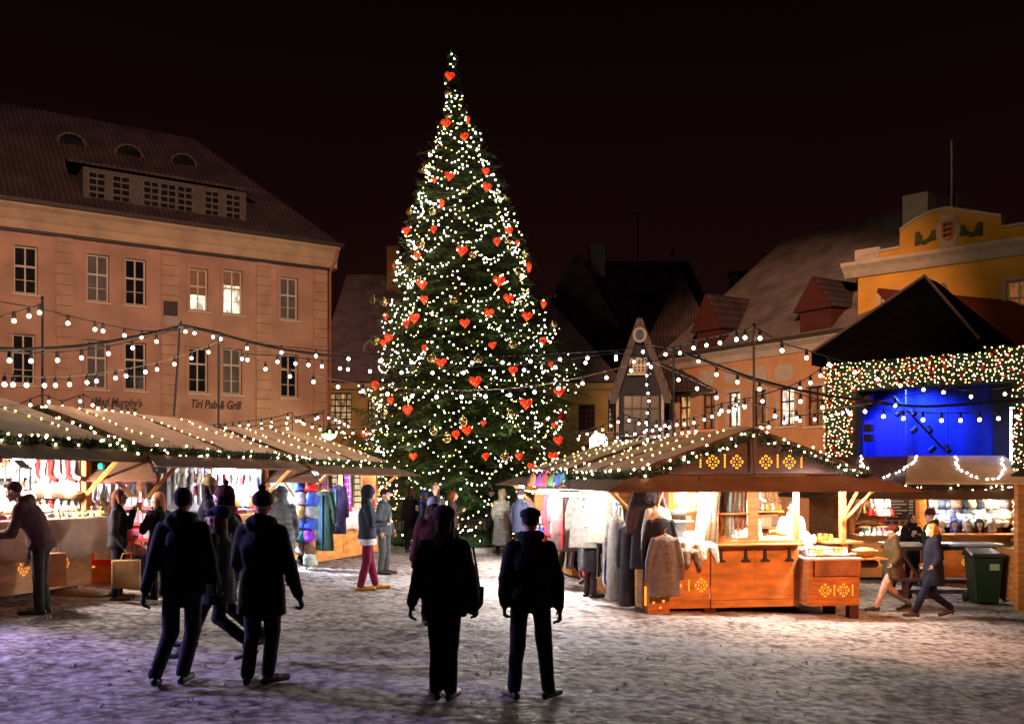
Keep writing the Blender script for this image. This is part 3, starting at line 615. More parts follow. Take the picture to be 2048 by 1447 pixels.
def needle_path(mb, pts, n, rad, ln, wid=.016, mi=0):
    pts = [Vector(p) for p in pts]; L_ = [(b - a).length for a, b in zip(pts, pts[1:])]; T = sum(L_)
    for _ in range(n):
        d = ru(0, T); i = 0
        while d > L_[i] and i < len(L_) - 1: d -= L_[i]; i += 1
        p = pts[i].lerp(pts[i + 1], d / L_[i]); t = (pts[i + 1] - pts[i]).normalized()
        v = Vector((ru(-1, 1), ru(-1, 1), ru(-1, 1))); v = (v - t * v.dot(t)).normalized() + t * ru(-.5, .5); v.normalize()
        q = p + v * ru(0, rad); e = q + v * ru(ln * .5, ln); w = v.cross(Vector((ru(-1, 1), ru(-1, 1), ru(-1, 1)))).normalized() * wid
        mb.add([q - w, q + w, e], [(0, 1, 2)], mi)
ME_FB = MB().ball((0, 0, 0), .016, 6, 4).mesh('bulb', M_FAIRY)
ME_YB = MB().ball((0, 0, 0), .014, 6, 4).mesh('bulb', M_YFAIRY)
class Stall:
    def __init__(s, ox, oy, rot, z0, name, label, W=3.5, D=4.2):
        s.W, s.D, s.z0, s.rot, s.name = W, D, z0, R(rot), name
        s.M = Matrix.Translation((ox, oy, z0)) @ Matrix.Rotation(R(rot), 4, 'Z'); s.t = thing('market_stall', label, 'market stall', (ox, oy, z0), R(rot), 'wooden market stalls')
    def w(s, x, y, z): return s.M @ Vector((x, y, z))
    def side(s, which):
        """returns f(u, z, out) mapping along-side u (left to right seen from outside) to local coords"""
        W, D = s.W, s.D
        return {'front': (lambda u, z, o=0: (u, -o, z), W, 0), 'right': (lambda u, z, o=0: (W + o, u, z), D, 90), 'left': (lambda u, z, o=0: (-o, D - u, z), D, -90), 'back': (lambda u, z, o=0: (W - u, D + o, z), W, 180)}[which]
EAVE, RIDGE, CT = 2.24, 2.96, 1.14
def build_stall(s, opens, patterned=('front',), snow=(1, 1), gablestars=False, plain_panels=(), garl=True, dark=False, skip_flap=(), fdrop=.24):
    W, D, t = s.W, s.D, s.t; a, b = -.22, W + .22; ya, yb = -.25, D + .25; xm = W / 2
    # base and feet
    bs = MB(); bs.box(0, W, 0, D, .10, .2); bs.build('floor', M_WOOD, t)
    for x in (.15, W - .3):
        for y in (.1, D / 2, D - .25): MB().box(x, x + .16, y, y + .14, -.5, .095).build('foot', M_WOODD, t)
    for x in (.0, W - .09):
        for y in (.0, D - .09): MB().box(x + .002, x + .088, y + .002, y + .088, .2, EAVE).build('post', M_WOOD, t)
    for which in ('front', 'right', 'left', 'back'):
        f, n, _ = s.side(which)
        if which in opens:
            p = MB(); vs = lambda u0, u1, z0, z1, o0, o1: [f(u0, z0, o0), f(u1, z0, o0), f(u1, z1, o0), f(u0, z1, o0), f(u0, z0, o1), f(u1, z0, o1), f(u1, z1, o1), f(u0, z1, o1)]
            BF = [(0, 1, 2, 3), (7, 6, 5, 4), (0, 4, 5, 1), (1, 5, 6, 2), (2, 6, 7, 3), (3, 7, 4, 0)]
            if which not in plain_panels:
                k = 2
                for i in range(k):
                    p = MB(); p.add(vs(n * i / k + .006, n * (i + 1) / k - .006, .10, CT - .04, .005, .035), BF)
                    po = p.build('panel', M_WOODL if not dark else M_WOOD, t)
                    if which in patterned:
                        q = po; c = n * (i + .5) / k
                        for j in (-1, 0, 1):
                            folk_star(q, lambda u, z: f(u, z, .040), c + j * .42, .46, .10)
                        for j in (-.5, .5): dashes(q, lambda u, z: f(u, z, .040), c + j * .42, .46, .08)
                c = MB(); c.add(vs(-.02, n + .02, CT - .035, CT, -.35, .30), BF); c.build('counter', M_WOODL, t)
        else:
            p = MB(); p.add([f(0, .1, .01), f(n, .1, .01), f(n, EAVE, .01), f(0, EAVE, .01), f(0, .1, .04), f(n, .1, .04), f(n, EAVE, .04), f(0, EAVE, .04)], [(0, 1, 2, 3), (7, 6, 5, 4), (0, 4, 5, 1), (1, 5, 6, 2), (2, 6, 7, 3), (3, 7, 4, 0)])
            p.build('wall', M_WOOD, t)
        e = MB(); q = [f(0, EAVE - .12, 0), f(n, EAVE - .12, 0), f(n, EAVE, 0), f(0, EAVE, 0), f(0, EAVE - .12, -.06), f(n, EAVE - .12, -.06), f(n, EAVE, -.06), f(0, EAVE, -.06)]
        e.add(q, [(0, 1, 2, 3), (7, 6, 5, 4), (0, 4, 5, 1), (1, 5, 6, 2), (2, 6, 7, 3), (3, 7, 4, 0)]); e.build('beam', M_WOOD, t)
        # hinged flap, tilting outwards; corners meet
        if which in skip_flap: continue
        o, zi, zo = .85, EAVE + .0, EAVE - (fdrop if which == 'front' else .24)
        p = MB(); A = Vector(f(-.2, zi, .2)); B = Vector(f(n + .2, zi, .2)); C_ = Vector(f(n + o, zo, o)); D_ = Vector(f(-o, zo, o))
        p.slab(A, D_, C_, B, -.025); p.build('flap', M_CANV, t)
        # knee braces
        if which in opens:
            for u in (.10, n - .10): k = MB(); k.tube([f(u, EAVE - .75, .02), f(u, zo + .06, .62)], .035, 4); k.build('brace', M_WOODL, t)
    # roof
    for sgn, x0, sn in ((-1, a, snow[0]), (1, b, snow[1])):
        q = [Vector((x0, ya, EAVE + .03)), Vector((xm, ya, RIDGE)), Vector((xm, yb, RIDGE)), Vector((x0, yb, EAVE + .03))]
        r = MB(); r.slab(*q, .045 if sgn < 0 else -.045); r.build('roof_panel', M_WOODD, t)
        if sn:
            nrm = (q[1] - q[0]).cross(q[3] - q[0]).normalized() * (1 if sgn < 0 else -1)
            if nrm.z < 0: nrm = -nrm
            r = MB(); nx, ny = 10, 14; vs = []; e0 = nrm * .045
            for i in range(nx + 1):
                for j in range(ny + 1):
                    p = q[0].lerp(q[1], i / nx); p2 = q[3].lerp(q[2], i / nx); v = p.lerp(p2, j / ny)
                    h = .035 + .018 * noise.noise(v * 2.3 + Vector((s.z0 * 9, 0, 0)));
                    if i == 0 or j in (0, ny): h = .012 + .01 * noise.noise(v * 6)
                    vs.append(v + e0 + nrm * h)
            fs = [(i * (ny + 1) + j, (i + 1) * (ny + 1) + j, (i + 1) * (ny + 1) + j + 1, i * (ny + 1) + j + 1) for i in range(nx) for j in range(ny)]
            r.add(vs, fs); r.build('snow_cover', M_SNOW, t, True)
            # batten strips that show as lines through the snow
            for fr in (.5,):
                k = MB(); y = ya + (yb - ya) * fr; k.tube([q[0].lerp(q[3], fr) + nrm * .085, q[1].lerp(q[2], fr) + nrm * .085], .012, 4); k.build('batten', M_WOODD, t)
    for y, nm in ((ya + .12, 'front'), (yb - .12, 'back')):
        g = MB(); g.prism([(a + .06, EAVE + .03), (b - .06, EAVE + .03), (xm, RIDGE - .02)], 'y', y - .02, y + .02); go = g.build('gable', M_WOODD, t)
        if gablestars and nm == 'front':
            cb = MATS['cutout_glow_bright']
            for j in (-.66, -.25, .25, .66): folk_star(go, lambda u, z: (u, y - .026, z), xm + j, EAVE + .22, .10, cb)
            for j in (-.87, -.455, .455, .87): dashes(go, lambda u, z: (u, y - .026, z), xm + j, EAVE + .235, .12, cb)
    if garl: garland(s, [(a - .03, ya - .05, EAVE + .02), (xm, ya - .05, RIDGE + .0)], f'lit fir garland on the left gable edge of the {s.name}', 26); garland(s, [(b + .03, ya - .05, EAVE + .02), (xm, ya - .05, RIDGE + .0)], f'lit fir garland on the right gable edge of the {s.name}', 26)
mat('cutout_glow_bright', (.4, .15, .03), emit=(1, .42, .04), es=2.2)  # stronger emission, again standing in for lamplight behind the gable cut-outs
def garland(s, pts, label, nb):
    g = thing('fir_garland', label, 'garland', s.w(0, 0, 0), s.rot, 'lit fir garlands along stall roofs')
    P0, P1 = Vector(pts[0]), Vector(pts[-1]); ln = (P1 - P0).length; k = max(4, int(ln / .5)); pp = [P0.lerp(P1, i / k) + Vector((0, 0, -.05 * (i % 2))) for i in range(k + 1)]
    m = MB(); gb = 'gable' in label; needle_path(m, [p - Vector((0, 0, .04)) for p in pp], int(ln * (330 if gb else 460)), .05 if gb else .075, .11 if gb else .14); m.build('needles', M_NEEDD, g)
    for i in range(nb):
        f = (i + ru(.1, .9)) / nb * k; j = min(int(f), k - 1); p = pp[j].lerp(pp[j + 1], f - j); v = Vector((ru(-1, 1), ru(-1, 1), ru(-1, 1))).normalized() * .10
        inst('bulb', ME_FB, g, p + v)
def roof_chain(s, side, pts, n, label, me=None):
    """fairy lights lying on the snow: pts are (fraction up the slope, y)"""
    x0 = -.22 if side < 0 else s.W + .22; xm = s.W / 2
    g = thing('roof_light_chain', label, 'light chain', s.w(0, 0, 0), s.rot, 'fairy light chains lying on the stall roofs')
    q = [Vector((x0 + (xm - x0) * f, y, EAVE + .03 + (RIDGE - EAVE - .03) * f + .115)) for f, y in pts]
    m = MB(); m.tube([v - Vector((0, 0, .012)) for v in q], .006, 3); m.build('wire', M_BLACK, g)
    Ls = [(b - a).length for a, b in zip(q, q[1:])]; T = sum(Ls)
    for i in range(n):
        d = T * (i + ru(.2, .8)) / n; j = 0
        while d > Ls[j] and j < len(Ls) - 1: d -= Ls[j]; j += 1
        inst('bulb', me or ME_YB, g, q[j].lerp(q[j + 1], d / Ls[j]) + Vector((ru(-.03, .03), ru(-.03, .03), 0)))

S_L1 = Stall(-7.4 - .23 * .968 - 3.5 * .968 - .0, 11.2 + .23 * .25 + .25 * .968 + 3.5 * .25, -14.5, .30, 'nearest left stall', 'left-edge market stall with white shelves and pale draped counter')
S_L2 = Stall(-6.0 - 3.5 * .968, 16.2 + 3.5 * .25, -14.5, .22, 'middle left stall', 'market stall with grey scarves, socks and a red tablecloth, second from left')
S_L3 = Stall(-4.42 - 3.5 * .968, 20.9 + 3.5 * .25, -14.5, .13, 'left stall by the tree', 'market stall hung with coats, tartan scarves and hats beside the tree')
S_R1 = Stall(2.14, 16.1, 10, -.16, 'main right stall', 'foreground market stall with star cut-outs on its gable and strap-hinged doors')
S_R2 = Stall(1.29, 20.95, 10, -.10, 'right stall by the tree', 'market stall right of the tree, mostly behind the coats of its neighbour')
S_R3 = Stall(12.35, 24.0, 90, -.42, 'hat stall', 'market stall at far right whose long side shows food shelves and fur hats', W=3.3)
build_stall(S_L1, ('right', 'front'), patterned=('right',), fdrop=.4); build_stall(S_L2, ('right', 'front'), patterned=('front',), fdrop=.46); build_stall(S_L3, ('right', 'front'), patterned=(), fdrop=.4)
build_stall(S_R1, ('left', 'front', 'right'), patterned=(), gablestars=True, plain_panels=('front',)); build_stall(S_R2, ('left', 'front'), patterned=())
build_stall(S_R3, ('left',), patterned=('left',), snow=(0, 0))
for s in (S_L1, S_L2, S_L3): garland(s, [(s.W + .28, -.25, EAVE + .03), (s.W + .28, s.D + .25, EAVE + .03)], f'lit fir garland along the right eave of the {s.name}', 52)
for s in (S_R1, S_R2): garland(s, [(-.28, -.25, EAVE + .03), (-.28, s.D + .25, EAVE + .03)], f'lit fir garland along the left eave of the {s.name}', 46)
garland(S_R3, [(-.24, -.25, EAVE - .02), (-.24, S_R3.D - .1, EAVE - .02)], 'straight fir garland with white lights over the hat stall front', 40)
for s, sd in ((S_L1, 1), (S_L2, 1), (S_L3, 1), (S_R1, -1), (S_R2, -1)):
    for i, y in enumerate((.5, 2.0, 3.6)):
        roof_chain(s, sd, [(.95, y), (.6, y + ru(-.2, .2)), (.3, y + ru(-.25, .25)), (.08, y + ru(-.1, .3))], 11, f'fairy lights down the {["near", "middle", "far"][i]} part of the roof of the {s.name}')
# hat stall: bare dark tiles to the left, snow to the right
def hatroof():
    s = S_R3; xm = s.W / 2
    def sp(f, y, h=.05): return Vector((-.22 + (xm + .22) * f, y, EAVE + .03 + (RIDGE - EAVE - .03) * f + h))
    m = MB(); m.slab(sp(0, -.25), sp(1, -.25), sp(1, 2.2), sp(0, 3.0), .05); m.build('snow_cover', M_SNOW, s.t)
    m = MB(); m.slab(sp(0, 3.0, .048), sp(1, 2.2, .048), sp(1, s.D + .25, .048), sp(0, s.D + .25, .048), .02); m.build('tiles', mat('bare_roof_tiles', (.16, .055, .03), .8, .5, 6, .5, 30, wave=('X', 6, .8, .4), wdist=1), s.t)
    me = MB().ball((0, 0, 0), .019, 6, 4).mesh('bulb', M_FAIRYW)
    for i, (p, n) in enumerate(((((.98, 3.4), (.5, 3.7), (.1, 4.1)), 10), (((.98, 1.95), (.7, 2.3), (.4, 2.8), (.12, 3.5)), 13), (((.95, 1.0), (.5, 1.35), (.2, 1.25), (.08, .9), (.15, .6), (.5, .2), (.9, -.1)), 22))):
        roof_chain(s, -1, p, n, ['fairy lights down the bare tiled part of the hat stall roof', 'fairy lights beside the snow edge on the hat stall roof', 'U-shaped fairy light chain on the snowy hat stall roof'][i], me)
hatroof()

# ------------------------------------------------------------ front of the main right stall
def stallfront():
    s = S_R1; t = s.t; z1 = 1.18
    def panel(x0, x1, za, zb, m, y=-.03, nm='panel', th=.03): return MB().box(x0, x1, y, y + th, za, zb).build(nm, m, t)
    q = panel(0.0, 1.09, .09, 1.10, M_WOODL)
    for u in (.52, .96): folk_star(q, lambda x, z: (x, -.035, z), u - .02, .46, .10)
    for u in (.27, .73): dashes(q, lambda x, z: (x, -.035, z), u, .46, .10)
    for x0, x1 in ((1.10, 1.86), (1.865, 2.62)):
        d = panel(x0, x1, .22, z1, M_WOODL, y=-.06, nm='door', th=.028)
        for x in (x0 + .16, x1 - .17):
            h = MB(); h.prism([(x - .085, .83), (x + .085, .83), (x + .06, .87), (x + .028, .88), (x + .022, 1.0), (x, 1.05), (x - .022, 1.0), (x - .028, .88), (x - .06, .87)], 'y', -.085, -.062); h.build('strap_hinge', M_IRON, d)
    MB().box(1.73, 1.77, -.285, -.262, EAVE + .03, RIDGE - .02).build('centre_post', M_IRON, t)
    panel(1.10, 2.62, .09, .21, M_WOODL, y=-.055, nm='sill_board')
    MB().box(0, 2.62, -.28, .3, 1.105, 1.13).build('counter', M_WOODL, t)
    # projecting display box at the right
    b = MB(); b.box(2.63, 3.5, -.42, -.03, .13, .86); bo = b.build('display_box', M_WOOD, t)
    MB().box(2.62, 3.56, -.46, .4, .865, .90).build('box_top', M_WHITE, t)
    q = bo
    for u in (2.90, 3.22): folk_star(q, lambda x, z: (x, -.424, z), u, .38, .095)
    for u in (3.06, 3.38): dashes(q, lambda x, z: (x, -.424, z), u, .38, .10)
    MB().box(3.34, 3.5, -.40, -.27, -.3, .125).build('foot', M_WOODD, t); MB().box(1.0, 1.2, -.02, .1, -.3, .09).build('foot', M_WOODD, t)
    MB().box(3.57, 4.0, -.44, .2, .865, .885).build('side_ledge', M_WOODL, t)
    # uprights and window frame with scarves
    for x0, x1 in ((1.07, 1.13), (1.78, 1.94), (2.57, 2.65)): panel(x0, x1, 1.18, EAVE - .12, M_WOOD, y=-.02, nm='upright', th=.08)
    f = MB(); f.box(1.13, 1.78, .0, .04, 1.60, 1.63); f.box(1.13, 1.78, .0, .04, 1.18, 1.22); f.build('window_bar', M_WOOD, t)
    # partition inside
    MB().box(.7, 3.4, 2.4, 2.44, .2, EAVE - .13).build('partition', M_WOOD, t)
    # wooden block with round holes that glow, at the corner
    x, y, z = s.w(.12, -.24, 0); o = thing('lantern_box', 'low wooden box with glowing round holes at the stall corner', 'lantern box', (x, y, G(x)), s.rot)
    MB().box(-.17, .17, -.12, .16, 0, .52).build('box', M_WOOD, o); q = MB()
    for u, v, r in ((-.02, .32, .055), (-.10, .42, .02), (.07, .2, .022), (-.09, .18, .02), (.1, .42, .02), (.02, .1, .018), (-.12, .3, .018)): q.prism([(u + r * math.cos(R(k)), v + r * math.sin(R(k))) for k in range(0, 360, 30)], 'y', -.124, -.121)
    q.build('lit_hole', M_CUT, o); q = MB(); q.tube([(-.175, .02, .12), (-.175, .02, .42)], .022, 4); q.build('lit_slot', M_CUT, o)
stallfront()
# brown corner post of a further stall at the right edge
def edge_post():
    p = Vector((.508 * 18.7, 18.7, G(9.5))); t = thing('corner_post_stall', 'stall at the right edge showing only its brown corner post and garlanded gable', 'market stall', p, 0)
    MB().box(-.07, .08, -.07, .08, -.1, 2.35).build('post', M_WOODD if 0 else M_WOOD, t); MB().box(.12, 3.4, .1, 1.2, .1, 1.1).build('panel', M_WOOD, t); MB().box(3.3, 3.4, -.07, .07, -.1, 2.3).build('post', M_WOOD, t)
    MB().slab((.35, -.6, 2.5), (1.7, -.6, 3.2), (1.7, 1.0, 3.2), (.35, 1.0, 2.5), .05).build('roof_panel', M_WOODD, t); MB().slab((1.7, -.6, 3.2), (3.9, -.6, 2.42), (3.9, 1.0, 2.42), (1.7, 1.0, 3.2), .05).build('roof_panel', M_WOODD, t)
    MB().prism([(.4, 2.44), (3.7, 2.42), (1.7, 3.1)], 'y', -.5, -.46).build('gable', M_WOODD, t)
    s = type('S', (), {})(); s.w = lambda x, y, z: p + Vector((x, y, z)); s.rot = 0
    garland(s, [(.1, -.65, 2.30), (1.2, -.65, 3.0)], 'fir garland climbing the gable of the stall cut by the right edge', 16)
edge_post()

# ------------------------------------------------------------ stall lamps
M_TUBE = mat('work_lamp_glow', emit=(.86, .90, 1), es=30)
def work_lamp(s, x, y, z, w, label, col=(.74, .77, 1), size=.12, ln=.34, ang=0, e=True):
    p = s.w(x, y, z); t = thing('work_lamp', label, 'lamp', p, s.rot + R(ang)); MB().cap((-ln / 2, 0, 0), .035, (ln / 2, 0, 0), .035, 8).build('tube', M_TUBE, t, True)
    m = MB(); m.box(-ln / 2, ln / 2, -.04, .04, .045, .07); m.tube([(0, 0, .07), (0, 0, .2)], .01, 4); m.build('bracket', M_IRON, t)
    point('work_lamp_light', (p.x, p.y, p.z - .08), col, w * 4.0, size)
work_lamp(S_L1, 3.3, 3.0, 1.98, 150, 'glaring lamp over the white shelves of the left-edge stall', (1, .90, .84)); work_lamp(S_L1, 3.0, 1.5, 1.98, 130, 'lamp at the front end of the left-edge stall', (1, .88, .82))
work_lamp(S_L2, 2.0, -.15, 1.93, 130, 'lamp beside the folded orange and grey flag', (.9, .9, 1)); work_lamp(S_L2, 2.6, .45, 2.02, 240, 'white lamp over the grey scarves of the second left stall'); work_lamp(S_L2, 3.2, 3.2, 2.02, 110, 'white lamp at the back end of the second left stall')
work_lamp(S_L3, 2.9, -.6, 1.96, 300, 'dazzling blue-white lamp above the hanging coats left of the tree', (.62, .80, 1), ln=.2); work_lamp(S_L3, 3.2, 1.6, 2.02, 110, 'white lamp above the tartan scarves'); work_lamp(S_L3, 3.0, 3.4, 2.02, 50, 'lamp near the back post of the stall left of the tree', (1, .8, .6))
work_lamp(S_R2, -.55, 2.3, 1.96, 150, 'brilliant lamp below the colourful felt hats', (1, .93, .88)); work_lamp(S_R2, -.1, .4, 1.98, 110, 'white lamp at the near end of the stall right of the tree', (1, .95, .92))
work_lamp(S_R1, -1.15, .5, 1.93, 34, 'added lamp at the flap edge that brightens the white coat', (1, .96, .93)); work_lamp(S_R1, -1.05, 2.6, 1.95, 270, 'white lamp above the hanging white coat', (1, .96, .93)); work_lamp(S_R1, .75, -.45, 2.04, 55, 'lamp over the pile of white sheepskins', (1, .92, .85)); work_lamp(S_R1, 2.25, .45, 2.06, 95, 'lamp behind the cheese shelves', (1, .86, .66))  # the flap-edge lamp is added to brighten the near side of the coats
work_lamp(S_R1, 3.05, -.2, 2.02, 120, 'slanted white tube lamp over the food display', (1, .92, .82), ang=-40); work_lamp(S_R1, 3.6, .3, 2.0, 55, 'second slanted tube lamp at the right corner of the foreground stall', (1, .92, .82), ang=-35)
work_lamp(S_R3, .2, 3.4, 2.0, 60, 'lamp above the menu board of the food stall', (1, .72, .42)); work_lamp(S_R3, .2, 1.9, 2.0, 34, 'blue-white lamp above the mannequin heads', (.85, .88, 1)); work_lamp(S_R3, .2, .5, 2.0, 30, 'lamp at the right end over the fur hats', (1, .86, .6))
# ------------------------------------------------------------ the decorated spruce
PROF = [(110, 903, 4), (150, 901, 13), (200, 909, 18), (250, 916, 38), (290, 912, 50), (330, 914, 70), (400, 922, 92), (450, 922, 112), (500, 930, 130), (540, 928, 138), (600, 921, 160), (650, 932, 172), (700, 928, 186), (760, 930, 196), (830, 930, 212), (900, 925, 214), (960, 925, 200), (1050, 915, 150), (1085, 915, 120)]
TY = 31.0; TS = TY / 2000
TX0 = (918 - 1024) * TS
def tz(py): return 2 + (960 - py) * TS
def prof(z):
    py = 960 - (z - 2) / TS
    for (a, c, r), (b, d, q) in zip(PROF, PROF[1:]):
        if a <= py <= b:
            f = (py - a) / (b - a); return ((c + (d - c) * f - 1024) * TS - TX0, (r + (q - r) * f) * TS)
    return ((915 - 1024) * TS - TX0, .05) if py > 1085 else ((903 - 1024) * TS - TX0, .03)
def rmod(dx, dy, z):
    return 1 + .26 * noise.noise(Vector((dx * 1.5, dy * 1.5, z * .75))) + .16 * noise.noise(Vector((dx * 3.6, dy * 3.6, z * 2.1 + 9))) + .05 * math.sin(z * 3.1)
def tree_front(px, py, k=.92):
    """point on the visible surface of the crown under that place in the picture"""
    z = tz(py); cx, r = prof(z); X = (px - 1024) * TS; dx = X - TX0 - cx; r = max(r, .05)
    y = -math.sqrt(max(r * r - dx * dx, 0)) * k; Y = TY + y; return Vector((X * Y / TY, Y, 2 + (z - 2) * Y / TY))
def tree():
    random.seed(11); zg = G(TX0); t = thing('christmas_tree', 'very tall spruce covered in lights, red hearts and baubles, centre of the square', 'christmas tree', (TX0, TY, zg))
    tr = MB(); tr.tube([(0, 0, 0), (0, 0, 5), (-.15, 0, 10), (-.12, 0, tz(112) - zg)], .26, 8, r1=.02); tr.build('trunk', M_BARK, t)
    cr = MB(); wd_ = MB(); z = 1.0; top = tz(112)
    while z < top - .1:
        cx, r = prof(z); nb = int(7 + r * 5.5)
        for i in range(nb):
            a = ru(0, 6.283); rr = r * ru(.80, 1.08) * rmod(math.cos(a), math.sin(a), z) * min(1, .55 + (top - z) * .16); z_ = z + ru(-.15, .15) - zg
            p0 = Vector((cx * .8, 0, z_ + .12 * rr)); d = Vector((math.cos(a), math.sin(a), 0))
            p1 = p0 + d * rr * .5 + Vector((0, 0, -.10 * rr)); p2 = Vector((cx, 0, z_)) + d * rr + Vector((0, 0, -.12 * rr + .08)); p3 = p2 + d * .12 + Vector((0, 0, .14))
            pts = [p0, p1, p2, p3]; wd_.tube(pts, .02, 3, r1=.005, cap=False)
            s_ = Vector((-d.y, d.x, 0)); start = .25 if r > 1.2 else 0
            nt_ = max(5, int(rr * 9))
            for k in range(nt_):
                f = start + (1 - start) * (k + rnd()) / nt_; q = p0.lerp(p1, f * 2) if f < .5 else p1.lerp(p2, f * 2 - 1)
                ln = (.18 + .42 * (1 - f)) * min(1, rr / 1.1 + .09) * ru(.7, 1.2)
                dr = (d * ru(.4, 1) + s_ * (1 if k % 2 else -1) * ru(.4, 1) + Vector((0, 0, ru(-.75, .15)))).normalized() * ln; e = q + dr
                for h in range(6):   # a flat spray of needle clumps
                    b = q.lerp(e, (h + .3) / 6); side = dr.cross(Vector((ru(-.5, .5), ru(-.5, .5), 1))).normalized() * (1 if h % 2 else -1)
                    w_ = ru(.05, .11); tip = b + side * w_ + dr.normalized() * ru(.05, .10) + Vector((0, 0, ru(-.05, .02))); u_ = dr.normalized() * .022
                    cr.add([b - u_, b + u_, tip], [(0, 1, 2)])
                cr.add([e - side * .02, e + side * .02, e + dr.normalized() * .10], [(0, 1, 2)])
        z += .17 if r > .5 else .12
    # leader
    needle_path(cr, [(-.15, 0, tz(300) - zg), (-.12, 0, tz(112) - zg)], 1000, .03, .13, .010)
    # a few long low boughs sticking out on both sides
    for px, py, sgn in ((690, 872, -1), (700, 815, -1), (745, 600, -1), (1150, 850, 1), (1138, 805, 1), (1105, 650, 1), (1098, 590, 1), (705, 905, -1)):
        e = Vector(((px - 1024) * TS - TX0, ru(-.5, .5), tz(py) - zg)); b = Vector((e.x - sgn * 1.6, 0, e.z + .1)); pts = [b, b.lerp(e, .5) + Vector((0, 0, -.12)), e]
        wd_.tube(pts, .025, 3, r1=.006, cap=False)
        for k in range(16):
            f = k / 16; q = b.lerp(e, f) + Vector((0, 0, -.2 * math.sin(math.pi * f))); d = Vector((sgn * ru(.4, 1), ru(-.8, .8), ru(-.5, .25))).normalized() * ru(.2, .4); needle_path(cr, [q, q + d], 26, .02, .1, .014)
    cr.build('crown', M_NEED, t); wd_.build('branches', M_BARK, t)['kind'] = 'stuff'
tree()
# light chains: swags at many levels
ME_TB = [MB().ball((0, 0, 0), r, 6, 4).mesh('bulb', m) for r, m in ((.0175, M_FAIRYW), (.016, M_FAIRY), (.012, M_YFAIRY))]
def tree_lights():
    random.seed(5); lv = []; py = 182
    while py < 1060: lv.append(py); py += 17 + (py - 128) * .013
    g = 'fairy light chains on the spruce'; no = 0
    for li, py in enumerate(lv):
        z = tz(py); cx, r = prof(z); nsw = max(2, int(r * 2.0)); a0 = -88 + ru(-10, 10); a1 = 88 + ru(-10, 10)
        t = thing('light_chain', f'chain of white fairy lights on the spruce, {od(li, "topmost")} from the top', 'light chain', (TX0, TY, 0), 0, g)
        pts = []; L_ = max(.5, (r + .1) * R(a1 - a0)); n = max(3, int(L_ / (.155 if r > .8 else .15))); ph = ru(0, 1); amp = .10 + .15 * min(1, r / 2)
        for i in range(n * 2 + 1):
            f = i / (n * 2); a = R(a0 + (a1 - a0) * f); sag = -amp * 2.6 * math.sin(math.pi * ((f * nsw + ph) % 1)); rr = r * (rmod(math.sin(a), -math.cos(a), z) - .10 * math.sin(math.pi * ((f * nsw + ph) % 1))) * .98 + .03
            tilt = min(.9, r * .45) * math.sin(li * 1.9) * (f - .5)
            pts.append(Vector((cx + rr * math.sin(a), -rr * math.cos(a), z + sag + tilt)))
        MB().tube(pts, .006, 3, cap=False).build('wire', M_BLACK, t)
        for i in range(0, n * 2 + 1, 2):
            p = pts[i] + Vector((ru(-.02, .02), ru(-.06, .02), ru(-.02, .02)))
            inst('bulb', random.choices(ME_TB, (4, 4, 3))[0], t, p)
    t = thing('light_chain', 'five white lights climbing the very tip of the spruce above the first heart', 'light chain', (TX0, TY, 0)); pts = [Vector(((px - 1024) * TS - TX0, -.12, tz(py))) for px, py in ((904, 112), (909, 121), (902, 132), (907, 137), (898, 150), (891, 170))]; MB().tube(pts, .006, 3, cap=False).build('wire', M_BLACK, t)
    for p in pts: inst('bulb', ME_TB[0], t, p)
    # small loose runs of lights at the bough tips
    for k in range(1, 5):
        py = (262, 460, 540, 620, 980)[k]; sg = 1 if k % 2 else -1
        z = tz(py); cx, r = prof(z); t = thing('light_chain', f'short cluster of lights on the {"left" if sg < 0 else "right"} edge of the spruce, {od(k, "topmost")} of the loose clusters', 'light chain', (TX0, TY, 0), 0, 'loose light clusters on the bough tips')
        b = Vector((cx + sg * r * .8, -.4, z)); pts = [b + Vector((sg * .05 * i * (1 - i / 30), -.04 * i * (i % 2), .35 - .06 * i)) for i in range(12)]; MB().tube(pts, .006, 3, cap=False).build('wire', M_BLACK, t)
        for p in pts: inst('bulb', ME_TB[k % 2], t, p + Vector((ru(-.3, .3), ru(-.2, .1), ru(-.15, .15))))
tree_lights()
